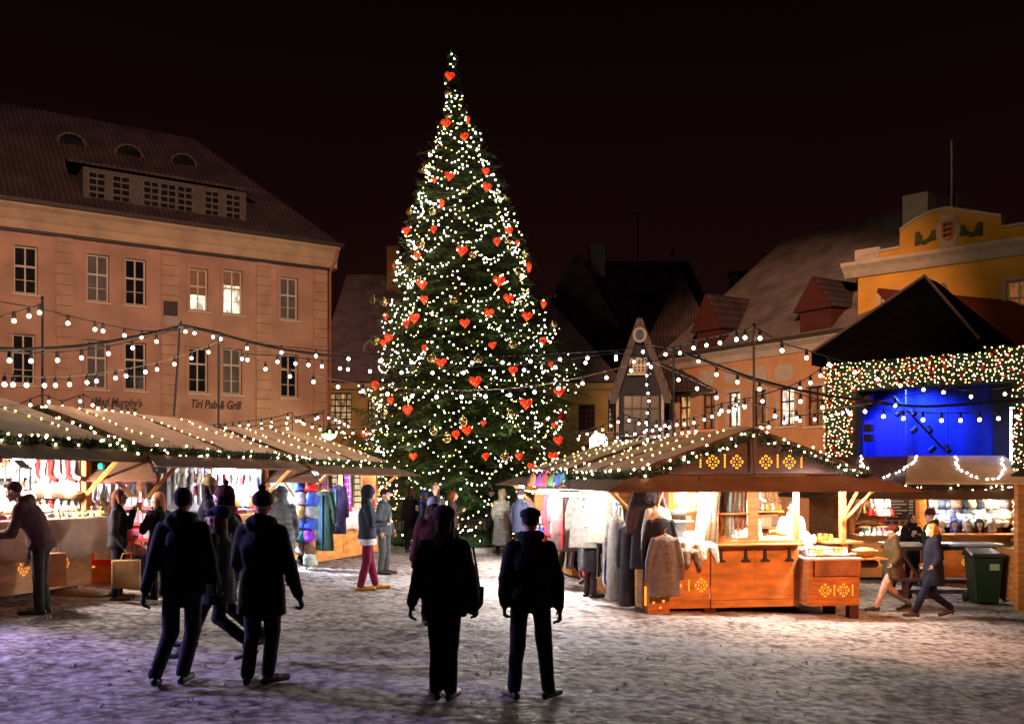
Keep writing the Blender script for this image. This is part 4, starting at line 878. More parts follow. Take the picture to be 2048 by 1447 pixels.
def heart_mesh():
    m = MB(); n, k = 22, 5; rings = []
    for i in range(n):
        a = 2 * math.pi * i / n; x = .0125 * 16 * math.sin(a) ** 3; z = .0125 * (13 * math.cos(a) - 5 * math.cos(2 * a) - 2 * math.cos(3 * a) - math.cos(4 * a)); rings.append((x, z))
    vs = [(0, -.085, .01), (0, .085, .01)]; L_ = [(1.0, 0), (.86, .055), (.5, .08)]
    for sg in (-1, 1):
        for s, y in L_:
            if s == 1.0 and sg > 0: continue
            for x, z in rings: vs.append((x * s, sg * y, z * s))
    o0, o1, o2, b1, b2 = 2, 2 + n, 2 + 2 * n, 2 + 3 * n, 2 + 4 * n; fs = []
    for i in range(n):
        j = (i + 1) % n; fs += [(o0 + i, o0 + j, o1 + j, o1 + i), (o1 + i, o1 + j, o2 + j, o2 + i), (o2 + i, o2 + j, 0), (b1 + i, b1 + j, o0 + j, o0 + i), (b2 + i, b2 + j, b1 + j, b1 + i), (1, b2 + j, b2 + i)]
    m.add(vs, fs)
    M = bpy.data.materials.new('red_wire_glow'); M.use_nodes = True; nt = M.node_tree; b = nt.nodes['Principled BSDF']; b.inputs['Base Color'].default_value = (.3, .01, .005, 1)
    tc = nt.nodes.new('ShaderNodeTexCoord'); v = nt.nodes.new('ShaderNodeTexVoronoi'); v.inputs['Scale'].default_value = 17; nt.links.new(tc.outputs['Object'], v.inputs['Vector'])
    cr = nt.nodes.new('ShaderNodeValToRGB'); nt.links.new(v.outputs['Distance'], cr.inputs[0]); e = cr.color_ramp.elements; e[0].position = .12; e[0].color = (1, .26, .03, 1); e[1].position = .42; e[1].color = (.30, .004, .002, 1)
    nt.links.new(cr.outputs[0], b.inputs['Emission Color']); b.inputs['Emission Strength'].default_value = 2.4
    return m.mesh('heart', M, True)
HEARTS = [(900, 155, 1, 0), (892, 250, 1, .2), (936, 243, .8, 1.3), (929, 276, .9, .4), (899, 354, 1, 0), (972, 345, .9, .6), (974, 376, 1, .5), (869, 362, .7, .9), (884, 408, 1, 1.35), (813, 463, .9, .3), (868, 460, .8, .9), (1018, 463, .9, .5), (994, 484, .9, .9), (924, 503, 1.1, 0), (1035, 487, .6, 1), (835, 512, .9, 1.0), (791, 535, .7, .8), (1058, 535, 1, 1.4), (845, 570, 1, .3), (998, 563, 1.15, 0), (849, 600, .9, .8), (1017, 598, 1, .4), (1087, 609, .9, 1), (978, 626, 1, .3), (829, 637, 1.1, .2), (1054, 633, 1, .2), (930, 647, .95, .1), (813, 648, .9, .9), (772, 633, .8, 1.2), (778, 676, .9, .5), (768, 686, .8, .9), (1086, 682, .9, .8), (849, 696, .7, 1), (985, 691, .75, .2), (883, 726, 1, .1), (1026, 741, .95, .6), (951, 763, 1.15, 0), (751, 770, 1, .8), (1118, 783, 1.1, .2), (816, 820, 1.05, .6), (782, 801, .8, .9), (1052, 807, 1.15, 0), (1101, 728, .7, 1.1), (934, 860, 1, .3), (912, 868, .9, .8), (967, 846, .6, .5), (731, 868, .9, .5), (1116, 880, 1, .3), (827, 912, .8, .5), (1038, 912, .8, .4), (1106, 912, 1, .1), (971, 912, .8, .6), (1062, 932, .8, .6), (1108, 850, .6, .5)]
BAUB = [(896, 186), (897, 233), (846, 342), (930, 384), (1013, 397), (820, 425), (866, 425), (842, 491), (1018, 482), (946, 512), (1052, 508), (837, 560), (812, 540), (748, 602), (769, 605), (908, 603), (1107, 650), (752, 683), (865, 718), (957, 720), (731, 788), (1021, 828), (895, 877), (927, 843), (868, 863), (770, 828), (745, 890), (1009, 912), (1036, 545), (1025, 690)]
def ornaments():
    hm = heart_mesh(); random.seed(2)
    for i, (px, py, s, yw) in enumerate(sorted(HEARTS, key=lambda q: q[1])):
        o = inst('heart_ornament', hm, None, tree_front(px, py, 1.0) + Vector((0, -.12, 0)), (ru(-.12, .12), ru(-.15, .15), yw * random.choice((-1, 1))), None, s * .80)
        w = 'left' if px < 880 else ('right' if px > 970 else 'middle'); tag(o, f'glowing red wire heart on the spruce, {od(i, "topmost")} from the top, on its {w}', 'heart ornament', 'glowing red hearts on the spruce')
    M_B = mat('gold_glass', (.75, .62, .30), .12, .1, 3, metal=.9); bm_ = MB().ball((0, 0, 0), .12, 14, 10).add([(-.02, -.02, .115), (.02, -.02, .115), (.02, .02, .115), (-.02, .02, .115), (-.02, -.02, .16), (.02, -.02, .16), (.02, .02, .16), (-.02, .02, .16)], [(0, 1, 5, 4), (1, 2, 6, 5), (2, 3, 7, 6), (3, 0, 4, 7), (4, 5, 6, 7)]).mesh('bauble', M_B, True)
    for i, (px, py) in enumerate(sorted(BAUB, key=lambda q: q[1])):
        o = inst('bauble', bm_, None, tree_front(px, py, 1.0) + Vector((0, -.12, 0)), (ru(-.3, .3), 0, ru(0, 3)), None, ru(.9, 1.15))
        w = 'left' if px < 880 else ('right' if px > 970 else 'middle'); tag(o, f'gold glass bauble on the spruce, {od(i, "topmost")} from the top, on its {w}', 'bauble', 'gold baubles on the spruce')
    o = inst('bauble', MB().ball((0, 0, 0), .13, 14, 10).mesh('bauble', mat('red_glass', (.5, .02, .02), .15, metal=.6), True), None, tree_front(1124, 832, 1)); tag(o, 'single large red glass bauble low on the right side of the spruce', 'bauble')
ornaments()
for i, (px, py) in enumerate(((905, 400), (830, 600), (1000, 640), (900, 800), (1020, 860), (820, 900), (930, 990))):
    p = tree_front(px, py, 1.0) + Vector((0, -.5, 0)); point('spruce_fill_light', p, (.95, .95, .62), 16, .25)  # added unseen point lights, standing for the fairy lights' glow on the foliage
# iron fence round the foot of the tree
def fence():
    zg = G(TX0); t = thing('iron_fence', 'low black iron fence around the foot of the spruce', 'fence', (TX0 + .2, TY, zg)); Rr = 3.9; m = MB(); k = MB()
    for i in range(120):
        a = 2 * math.pi * i / 120; m.tube([(Rr * math.cos(a), Rr * math.sin(a), 0), (Rr * math.cos(a), Rr * math.sin(a), .95)], .011, 4)
    m.build('railing', M_IRON, t)
    for z in (.18, .85): k.tube([(Rr * math.cos(R(a)), Rr * math.sin(R(a)), z) for a in range(0, 361, 6)], .02, 4, cap=False)
    k.build('rail', M_IRON, t); c = MB(); c.lathe([(Rr + .15, -.3), (Rr + .15, .09), (Rr - .12, .09), (Rr - .12, -.3)], n=48); c.build('kerb', M_STONE, t)
    g = MB(); random.seed(4)
    for i in range(5200):
        a = ru(0, 6.28); r = 3.6 * math.sqrt(rnd()); x, y = r * math.cos(a), r * math.sin(a); h = ru(.1, .35); g.add([(x - .03, y, .02), (x + .03, y, .02), (x + ru(-.1, .1), y + ru(-.1, .1), h)], [(0, 1, 2)])
    o = g.build('cut_spruce_boughs', M_NEED, None); o.location = (TX0 + .2, TY, zg); tag(o, 'green cut boughs strewn inside the iron fence', 'boughs', kind='stuff')
fence()

# ------------------------------------------------------------ festoon lights and poles
ME_FEST = MB().ball((0, 0, 0), .033, 10, 7).mesh('bulb', mat('festoon_glow', emit=(1, .86, .58), es=14), True)
ME_FESTW = MB().ball((0, 0, 0), .033, 10, 7).mesh('bulb', mat('festoon_glow_white', emit=(.96, .93, .88), es=14), True)
ME_SOCK = MB().lathe([(.028, .045), (.030, .10), (.016, .12), (.01, .16)], n=8).mesh('socket', M_BLACK)
def festoon(label, pts, bulbs=None, n=0, me=None, sc=1, r=.010, wire=None, grp='festoon light strings across the square', drop=.13, sock=True):
    """pts: (px, py, Y) of the cable; bulbs hang every step or at given picture x"""
    q = [P(*p) for p in pts]
    # Catmull-Rom so the cable is smooth
    sm = []
    for i in range(len(q) - 1):
        a, b, c, d = q[max(i - 1, 0)], q[i], q[i + 1], q[min(i + 2, len(q) - 1)]
        for k in range(8):
            f = k / 8; sm.append(.5 * ((2 * b) + (c - a) * f + (2 * a - 5 * b + 4 * c - d) * f * f + (3 * b - a - 3 * c + d) * f ** 3))
    sm.append(q[-1]); o = sm[0]; t = thing('festoon_string', label, 'light string', o, 0, grp)
    MB().tube([p - o for p in sm], r, 5, cap=False).build('cable', wire or M_BLACK, t)
    Ls = [(b - a).length for a, b in zip(sm, sm[1:])]; T = sum(Ls); pos = []
    if bulbs:
        for bx in bulbs:
            for a, b in zip(sm, sm[1:]):
                xa, xb = 1024 + 2000 * a.x / a.y, 1024 + 2000 * b.x / b.y
                if min(xa, xb) <= bx <= max(xa, xb) and abs(xb - xa) > .01: pos.append(a.lerp(b, (bx - xa) / (xb - xa))); break
    for i in range(n):
        d = T * (i + .5) / n + ru(-.05, .05); j = 0
        while d > Ls[j] and j < len(Ls) - 1: d -= Ls[j]; j += 1
        pos.append(sm[j].lerp(sm[j + 1], d / Ls[j]))
    for p in pos:
        b = inst('bulb', me or ME_FEST, t, p - o - Vector((0, 0, drop * sc)), sc=sc)
        if sock: inst('socket', ME_SOCK, b)
def pole(label, px0, py0, px1, py1, Y, r=.022, Y1=None):
    a = P(px0, py0, Y); b = P(px1, py1, Y1 or Y); t = thing('festoon_pole', label, 'pole', a, 0, 'thin black poles holding the light strings'); MB().tube([(0, 0, 0), b - a], r, 6).build('shaft', M_BLACK, t)
    MB().ball(b - a, r * 1.6, 6, 4).build('cap', M_BLACK, t)
random.seed(21)
pole('black pole on the gable of the second left stall', 85, 812, 85, 596, 16.3); pole('leaning black pole behind the second left stall', 348, 832, 361, 645, 20.2); pole('black pole on the gable of the stall left of the tree', 437, 856, 437, 676, 21)
pole('black pole on the gable of the foreground right stall', 1508, 864, 1508, 650, 16.2); pole('black pole at the back ridge of the foreground right stall', 1347, 876, 1347, 696, 20.0); pole('pole wrapped in light wire right of the tree', 1297, 885, 1297, 716, 21)
for i, (px, a, b, Y) in enumerate(((167, 815, 788, 17), (585, 862, 826, 24), (647, 872, 820, 24), (1247, 885, 828, 22), (1270, 882, 835, 22), (1322, 880, 840, 21))): pole(['short thin pole on the ridge of the second left stall', 'short pole behind the stall left of the tree', 'short pole nearest the salmon building corner', 'short pole left of the wire-wrapped pole', 'short pole just left of the wire-wrapped pole foot', 'short pole between the two tall right poles'][i], px, a, px, b, Y, .012)
W1 = mat('lit_wire', (.25, .22, .15), .6)
festoon('upper left string rising to the first pole', [(-60, 655, 13.5), (0, 633, 14.5), (40, 621, 15.5), (85, 607, 16.3)], [28, 58, 79])
festoon('long string from the left edge over the first pole to the leaning pole', [(-60, 590, 13), (0, 603, 14), (85, 618, 16.3), (140, 632, 17), (200, 646, 18), (280, 661, 19), (361, 660, 20.2)], [136, 190, 206, 249, 283])
festoon('thick black cable from the left edge to the leaning pole', [(-60, 692, 13), (0, 697, 14), (100, 696, 16), (200, 686, 17.5), (290, 668, 19), (361, 652, 20.2)], None, 0, r=.028, grp='unlit cables')
festoon('string sagging between left edge and leaning pole top', [(-60, 697, 13), (20, 703, 14.5), (115, 704, 16), (217, 692, 17.5), (313, 669, 19), (361, 655, 20.2)], [19, 62, 115, 163, 217, 265, 313])
festoon('lowest long string in front of the salmon facade', [(-60, 748, 13), (9, 750, 14), (111, 754, 16), (193, 747, 17.5), (291, 730, 19), (349, 715, 20), (437, 684, 21)], [9, 26, 53, 89, 111, 139, 174, 193, 231, 252, 291, 314, 349, 383, 417], wire=W1)
festoon('thick cable from the leaning pole toward the tree', [(361, 650, 20.2), (440, 668, 21), (560, 697, 21.5), (700, 716, 22)], None, 0, r=.030, grp='unlit cables')
festoon('string from the leaning pole past the second pole to the right poles', [(361, 648, 20.2), (437, 664, 21), (494, 684, 21), (563, 692, 21), (697, 705, 21), (823, 712, 21), (1005, 712, 21), (1120, 706, 21), (1232, 700, 21), (1297, 690, 21), (1347, 700, 20)], [371, 389, 426, 441, 494, 563, 632, 697, 760, 823, 944, 1005, 1061, 1120, 1175, 1232, 1286, 1331], me=ME_FESTW)
festoon('middle string crossing in front of the tree', [(437, 682, 21), (484, 705, 21), (555, 711, 21), (644, 720, 21), (740, 730, 21), (865, 733, 21), (988, 731, 21), (1110, 722, 21), (1232, 706, 21), (1310, 722, 20.5), (1347, 715, 20)], [432, 484, 495, 555, 591, 617, 644, 680, 696, 740, 803, 865, 927, 988, 1048, 1110, 1171, 1232, 1268, 1302], me=ME_FESTW)
festoon('lowest string crossing in front of the tree on a lit wire', [(437, 684, 21), (531, 725, 20), (627, 750, 19.5), (726, 768, 19), (824, 778, 19), (923, 780, 19), (1020, 776, 19), (1117, 763, 19.5), (1213, 742, 20), (1297, 718, 21)], [531, 580, 627, 676, 726, 775, 824, 873, 923, 971, 1020, 1069, 1117, 1165, 1213, 1262], wire=W1, me=ME_FESTW)
festoon('string from the back right pole up to the tallest right pole', [(1347, 698, 20), (1387, 682, 19), (1440, 671, 18), (1508, 655, 16.2)], [1360, 1387, 1413, 1440, 1473, 1490], me=ME_FESTW)
festoon('string from the tallest right pole down across the stage', [(1508, 653, 16.2), (1564, 685, 16.5), (1613, 700, 17), (1710, 730, 18), (1801, 757, 19), (1887, 771, 19.5), (1942, 780, 20), (2080, 768, 21)], [1520, 1564, 1613, 1658, 1710, 1755, 1801, 1847, 1887, 1942, 2010])
festoon('string falling right from the wire-wrapped pole', [(1297, 720, 21), (1357, 746, 20), (1433, 781, 19), (1517, 810, 18.5), (1600, 822, 18), (1730, 808, 18), (1800, 794, 18), (1900, 775, 18), (2080, 735, 18)], [1357, 1394, 1433, 1471, 1550, 1593, 1700, 1730, 1790], me=ME_FESTW, wire=W1)
festoon('thick black cable falling right over the peach house', [(1347, 700, 20), (1430, 728, 19), (1500, 754, 18.5), (1600, 780, 18), (1700, 797, 18), (1830, 812, 18), (1960, 806, 18), (2080, 795, 18)], None, 0, r=.026, grp='unlit cables')
festoon('string under the thick cable over the peach house', [(1347, 705, 20), (1397, 709, 19.5), (1433, 735, 19), (1519, 764, 18.5), (1601, 788, 18), (1645, 800, 18), (1767, 818, 18), (1883, 826, 18), (1997, 822, 18), (2080, 812, 18)], [1397, 1433, 1475, 1519, 1601, 1645, 1767, 1807, 1846, 1883, 1921, 1959, 1997, 2034])
festoon('short string rising right toward the stage canopy', [(1420, 812, 19), (1520, 790, 19), (1600, 763, 19), (1641, 737, 19), (1670, 715, 19)], [1443, 1489, 1525, 1600, 1621, 1641])
festoon('wire of lights hanging straight down the wrapped pole', [(1297, 718, 20.9), (1293, 760, 20.9), (1298, 800, 20.9), (1292, 840, 20.9), (1296, 884, 20.9)], None, 9, me=ME_FESTW, sc=.7, wire=W1, drop=.05, grp='hanging bulbs at the right poles')
festoon('low string above the left stall ridge', [(30, 812, 17), (85, 790, 16.5), (124, 801, 17), (167, 790, 17), (205, 808, 18), (275, 818, 20)], None, 12, sc=.75, grp='small low festoon strings')
for i, p in enumerate(([(400, 852, 21), (470, 844, 23), (540, 836, 24), (585, 824, 24)], [(437, 850, 21), (500, 852, 23), (570, 838, 24), (647, 824, 24)], [(480, 860, 23), (560, 852, 24), (647, 826, 24), (700, 846, 26)], [(585, 830, 24), (640, 850, 25), (700, 858, 26), (770, 850, 27)])):
    festoon(['small string from the left pole to a short pole', 'small string sagging behind the left stall ridge', 'small string dipping below the short pole', 'small string ending beside the spruce boughs'][i], p, None, 11, sc=.8, grp='small low festoon strings')
for i, p in enumerate(([(1150, 864, 24), (1200, 852, 23), (1247, 830, 22), (1270, 836, 22), (1322, 842, 21)], [(1140, 870, 24), (1224, 866, 23), (1270, 858, 22), (1347, 842, 20)], [(1190, 882, 22), (1250, 876, 22), (1322, 862, 21), (1400, 850, 19)], [(1322, 842, 21), (1390, 834, 20), (1443, 815, 19), (1500, 800, 18)], [(1160, 888, 24), (1240, 872, 22), (1300, 880, 21), (1347, 872, 20)], [(1490, 862, 16.3), (1560, 835, 18), (1640, 826, 20), (1700, 812, 24)])):
    festoon(['small string from the tree to the first short right pole', 'small string under it toward the back pole', 'small string skimming the right stall roof', 'small string rising right across the lit windows', 'lowest small string behind the right stall ridge', 'small string rising from the gable peak to the stage'][i], p, None, 10, me=ME_FESTW if i % 2 else ME_FEST, sc=.8, grp='small low festoon strings')
# ------------------------------------------------------------ people
TEX = bpy.data.textures.new('folds', 'CLOUDS'); TEX.noise_scale = .2
def blob(name, mb, m, parent, vox=.014, smooth=4, disp=0.0):
    o = mb.build(name, m, parent, True)
    r = o.modifiers.new('remesh', 'REMESH'); r.mode = 'VOXEL'; r.voxel_size = vox; r.use_smooth_shade = True
    s = o.modifiers.new('smooth', 'SMOOTH'); s.iterations = smooth; s.factor = .6
    if disp:
        d = o.modifiers.new('folds', 'DISPLACE'); d.texture = TEX; d.strength = disp; d.mid_level = .5; d.texture_coords = 'OBJECT' if False else 'LOCAL'
    return o
def cloth_mat(name, col, quilt=False, n=.25, spec=.25):
    if name in MATS: return MATS[name]
    return mat(name, col, .9, n, 14, .35, 50, spec=spec, wave=('Z', 3.2, .30, .86) if quilt else None, wdist=.5)
V = Vector
def hand(mb, w, d, side, palm_n, r=1.0, curl=.5, point=False, fat=1.0):
    """five-fingered hand: w wrist, d direction of the hand, side = direction of the thumb, palm_n = normal of the palm"""
    d = d.normalized(); side = (side - d * side.dot(d)).normalized(); n = palm_n - d * palm_n.dot(d) - side * palm_n.dot(side); n.normalize()
    k = w + d * .085 * r
    for j, o in enumerate((-.028, -.009, .009, .027)): mb.cap(w + d * .012 + side * o * .6, .017 * r, k + side * o, .0125 * r, 8)
    for j, (o, l) in enumerate(((.029, .068), (.010, .078), (-.009, .072), (-.027, .055))):
        a = k + side * o; c = curl + .12 * j
        if point and j == 0: c = .05
        v1 = (d * math.cos(c) + n * math.sin(c) + side * o * 1.5).normalized(); b = a + v1 * l * .5; v2 = (d * math.cos(c * 2) + n * math.sin(c * 2)).normalized(); e = b + v2 * l * .5
        mb.cap(a, .0105 * r * fat, b, .0100 * r * fat, 8); mb.cap(b, .0100 * r * fat, e, .0088 * r * fat, 8)
    t0 = w + d * .022 + side * .026; t1 = t0 + (d * .6 + side * .62 + n * .25).normalized() * .042; t2 = t1 + (d * .9 + side * .15 + n * .35).normalized() * .034
    mb.cap(t0, .014 * r, t1, .0115 * r, 8); mb.cap(t1, .0115 * r, t2, .009 * r, 8)
JD = dict(pel=(0, 0, .94), che=(0, -.01, 1.27), nek=(0, 0, 1.46), hed=(0, .03, 1.62), sl=(-.162, 0, 1.372), sr=(.162, 0, 1.372), el=(-.232, -.03, 1.12), er=(.232, -.03, 1.12), wl=(-.265, .07, .87), wr=(.265, .07, .87),
          hl=(-.09, 0, .91), hr=(.09, 0, .91), kl=(-.10, .02, .49), kr=(.10, .02, .49), al=(-.11, -.02, .09), ar=(.11, -.02, .09), tl=(-.13, .13, .035), tr=(.13, .13, .035))
STAND = {}
STRIDE = dict(kl=(-.09, .20, .50), al=(-.09, .36, .12), tl=(-.10, .50, .06), kr=(.09, .05, .48), ar=(.09, -.36, .16), tr=(.10, -.24, .03), wl=(-.24, -.10, .90), wr=(.24, .20, .92), pel=(0, 0, .90), hl=(-.09, .02, .88), hr=(.09, -.02, .88))
CUP = dict(er=(.27, .06, 1.12), wr=(.12, .27, 1.22))
CUPUP = dict(er=(.25, .12, 1.16), wr=(.07, .22, 1.42))
PHONE = dict(er=(.25, .05, 1.10), wr=(.08, .30, 1.12), el=(-.25, .05, 1.10), wl=(-.08, .30, 1.12))
def person(label, px, py, H, yaw, pose=None, top=(.01, .01, .012), legs=(.01, .01, .015), hem=.82, bulk=1.0, hat=None, hatc=(.01, .01, .01), hair=None, hairc=(.05, .025, .015), hood=None, shoes=(.02, .015, .012), quilt=False,
           lean=0, hx=0, hy=0, gloves=None, collar=True, Y=None, face=True, vox=.014, pom=None, skirt=0, scarf=None, headturn=0, shoe_l=None, bagless=0, hand_r=1.0, female=False, shirt=None, pmod=None, fingers=(.5, .5), hrad=1.0):
    if Y is None: p = PG(px, py)
    else: X = (px - 1024) / 2000 * Y; p = V((X, Y, G(X)))
    t = thing('person', label, 'person', p, R(yaw), None, H / 1.75)
    J = {k: V(v) for k, v in JD.items()}
    for d in (pose or {}, pmod or {}):
        for k, v in d.items(): J[k] = V(v)
    piv = V(J['pel'])
    def ln(q): return piv + (Matrix.Rotation(R(-lean), 3, 'X') @ (V(q) - piv))
    for k in ('che', 'nek', 'hed', 'sl', 'sr'): J[k] = ln(J[k])
    if lean:
        for k in ('el', 'er', 'wl', 'wr'):
            if k not in (pose or {}) and k not in (pmod or {}): J[k] = J['s' + k[1]] + (V(JD[k]) - V(JD['s' + k[1]]))
    if lean > 30: J['hed'] = J['nek'] + V((0, .13, .06))
    HM = Matrix.Rotation(R(headturn), 3, 'Z') @ Matrix.Rotation(R(hx if not lean else -lean * .8 + hx), 3, 'X')
    hc = J['hed']
    def hp(q): return hc + HM @ V(q)
    # --- body: one continuous surface with head, face, neck, torso, limbs and five-fingered hands
    b = MB(); b.loft([((0, 0, z), rx, ry) for z, rx, ry in ((.84, .13, .10), (.95, .155, .115), (1.08, .13, .10), (1.25, .155, .115), (1.38, .14, .10), (1.45, .06, .055))])
    if lean: b.v = [tuple(ln(V(q))) for q in b.v]
    b.cap(J['nek'] - V((0, 0, .03)), .055, hc - HM @ V((0, .012, .05)), .052)
    hb = MB(); hb.ball((0, 0, .01), .074, 14, 10, ry=.094, rz=.108); hb.ball((0, .03, -.055), .052, 12, 8, ry=.058, rz=.055); hb.cap((0, .088, .015), .010, (0, .112, -.022), .015); hb.ball((0, .098, -.025), .017, 8, 6)
    hb.cap((-.018, .086, -.058), .010, (.018, .086, -.058), .010); hb.ball((0, .078, -.092), .022, 8, 6); hb.cap((-.045, .078, .032), .010, (.045, .078, .032), .010)
    for s in (-1, 1): hb.ball((s * .078, -.005, -.005), .010, 8, 6, ry=.020, rz=.032); hb.ball((s * .045, .055, -.025), .026, 8, 6)
    hb.v = [tuple(hp(q)) for q in hb.v]; b.add(hb.v, hb.f)
    for s, k in (('l', -1), ('r', 1)):
        b.cap(J['s' + s], .052, J['e' + s], .040); b.cap(J['e' + s], .040, J['w' + s], .028); b.cap(J['nek'] - V((0, 0, .04)), .05, J['s' + s], .05)
        fd = (J['w' + s] - J['e' + s]).normalized(); fwd = V((0, 1, 0)); out = V((k, 0, 0))
        thumb = fwd if abs(fd.z) > .6 else V((0, 0, 1)); pn = -out
        if gloves is None: hand(b, J['w' + s], fd + V((0, .15, 0)), thumb, pn, 1.0, fingers[0 if s == 'l' else 1])
        b.cap(J['h' + s], .078, J['k' + s], .052); b.cap(J['k' + s], .05, J['a' + s], .036); b.cap(J['a' + s] - V((0, .01, .02)), .034, J['t' + s], .025)
    skin = M_SKIN
    blob('body', b, skin, t, .0105, 2)
    if face:
        for s in (-1, 1): e = MB(); e.ball(hp((s * .031, .079, .012)), .0115, 8, 6); e.build('eye', M_BLK, t, True)
    # --- trousers
    tm = cloth_mat('trousers_%02x%02x%02x' % tuple(int(c * 255) for c in legs), legs)
    q = MB(); q.loft([((0, 0, z), rx, ry) for z, rx, ry in ((.80, .165, .125), (.90, .18, .135), (1.0, .16, .12))])
    for s in 'lr': q.cap(J['h' + s], .098 * (1 + .1 * (bulk - 1)), J['k' + s], .080); q.cap(J['k' + s], .078, J['a' + s] + V((0, 0, .02)), .066)
    blob('trousers', q, tm, t, vox, 3, .022)
    # --- shoes
    sm = mat('shoe_%02x%02x%02x' % tuple(int(c * 255) for c in shoes), shoes, .5, .2, 10)
    for s in 'lr':
        a, to = J['a' + s], J['t' + s]; d = (to - a); d.z = 0; d = d.normalized() if d.length > .01 else V((0, 1, 0)); f = MB()
        sole = min(a.z, to.z) - .06; heel = a - d * .045 + V((0, 0, -.045)); toe = to + d * .075 + V((0, 0, .005))
        f.cap(a + V((0, 0, .05)), .052, a, .05); f.cap(heel, .040, heel.lerp(toe, .5) + V((0, 0, .01)), .046); f.cap(heel.lerp(toe, .4), .042, toe, .036); f.cap(heel + V((0, 0, -.01)), .036, toe, .032)
        so = blob('shoe', f, sm, t, .012, 3)
        if shoe_l == 'heel': MB().cap(heel + V((0, 0, 0)), .022, heel - V((0, 0, .055)), .014, 8).build('heel', sm, so)
    # --- coat
    cm = cloth_mat(('quilt_' if quilt else 'coat_') + '%02x%02x%02x' % tuple(int(c * 255) for c in top), top, quilt)
    c = MB(); B = bulk; fem = .93 if female else 1
    rings = [(hem, .195 * B * (1 + max(0, .9 - hem) * .35), .155 * B * (1 + max(0, .9 - hem) * .3)), (max(hem + .03, .93), .19 * B, .15 * B), (1.06, .175 * B * fem, .14 * B), (1.25, .195 * B, .15 * B), (1.34, .175 * B * fem, .13 * B), (1.41, .125, .10), (1.475, .08, .075)]
    up_ = MB(); up_.loft([((0, -.005, z), rx, ry) for z, rx, ry in rings])
    if lean:
        def lf(v): return ln(v) if v.z > .95 else v
        up_.v = [tuple(lf(V(v))) for v in up_.v]
    c.add(up_.v, up_.f)
    for s in 'lr':
        c.cap(J['s' + s], .082 * B, J['e' + s], .066 * B); c.cap(J['e' + s], .066 * B, J['e' + s].lerp(J['w' + s], .92), .050 * B); c.cap(J['nek'] - V((0, 0, .05)), .055, J['s' + s], .070 * B)
    if collar: c.cap(J['nek'] + V((-.03, -.02, .01)), .078, J['nek'] + V((.03, -.02, .01)), .078)
    if hood == 'down': c.cap(J['nek'] + V((-.07, -.07, .0)), .075, J['nek'] + V((.07, -.07, .0)), .075); c.cap(J['nek'] + V((-.10, -.02, .02)), .055, J['nek'] + V((0, -.10, .05)), .06); c.cap(J['nek'] + V((.10, -.02, .02)), .055, J['nek'] + V((0, -.10, .05)), .06)
    co = blob('coat', c, cm, t, vox, 9, .03 * B)
    if hood in ('up', 'fur'):
        h = MB(); h.ball(hp((0, -.025, .02)), .115, 14, 10, ry=.120, rz=.135); h.cap(hp((0, -.05, -.07)), .085, J['nek'] + V((0, -.03, 0)), .085)
        blob('hood', h, cm if hood == 'up' else cloth_mat('pale_fur', (.50, .36, .20)), t, vox, 2, .03 if hood == 'fur' else .01)
        if hood == 'fur':
            f = MB(); ring = [hp((.105 * math.cos(R(a)), .07, .01 + .13 * math.sin(R(a)))) for a in range(0, 361, 30)]
            needle_path(f, ring, 700, .015, .05, .004); f.build('fur_trim', cloth_mat('pale_fur', (.50, .36, .20)), t)
    if shirt:
        f = MB(); f.loft([((0, 0, z), rx, ry) for z, rx, ry in ((hem - .10, .19, .15), (hem - .02, .188, .148), (hem + .06, .18, .14))]); blob('shirt_hem', f, cloth_mat('white_shirt', (.6, .58, .6)), t, vox, 2, .03)
    if skirt:
        f = MB(); f.loft([((0, 0, z), rx, ry) for z, rx, ry in ((skirt, .26, .21), (.7, .21, .17), (.98, .16, .12))]); blob('skirt', f, cloth_mat('skirt_black', (.015, .01, .012)), t, vox, 2, .03)
    if gloves:
        gm = cloth_mat('glove_%02x%02x%02x' % tuple(int(x * 255) for x in gloves), gloves)
        for s, k in (('l', -1), ('r', 1)):
            g = MB(); fd = (J['w' + s] - J['e' + s]).normalized(); g.cap(J['w' + s] - fd * .03, .040, J['w' + s] + fd * .02, .030)
            hand(g, J['w' + s], fd + V((0, .12, 0)), V((0, 1, 0)) if abs(fd.z) > .6 else V((0, 0, 1)), V((-k, 0, 0)), 1.18 * hand_r, fingers[0 if s == 'l' else 1], fat=1.15); blob('glove', g, gm, t, .0065, 2)
    hm = cloth_mat('hair_%02x%02x%02x' % tuple(int(x * 255) for x in hairc), hairc, n=.5)
    if hair == 'short':
        h = MB(); h.ball(hp((0, -.018, .035)), .083, 14, 10, ry=.098, rz=.098); h.ball(hp((0, .045, .092)), .05, 10, 8, rz=.03); blob('hair', h, hm, t, .009, 1, .018)
    elif hair in ('long', 'bob'):
        h = MB(); h.ball(hp((0, -.020, .032)), .088, 14, 10, ry=.100, rz=.100); zz = -.30 if hair == 'long' else -.13
        h.cap(hp((0, -.06, 0)), .080, hp((0, -.075, zz)), .06)
        for s in (-1, 1): h.cap(hp((s * .062, -.01, .03)), .034, hp((s * .075, .01, zz + .05)), .030)
        blob('hair', h, hm, t, .010, 1, .02)
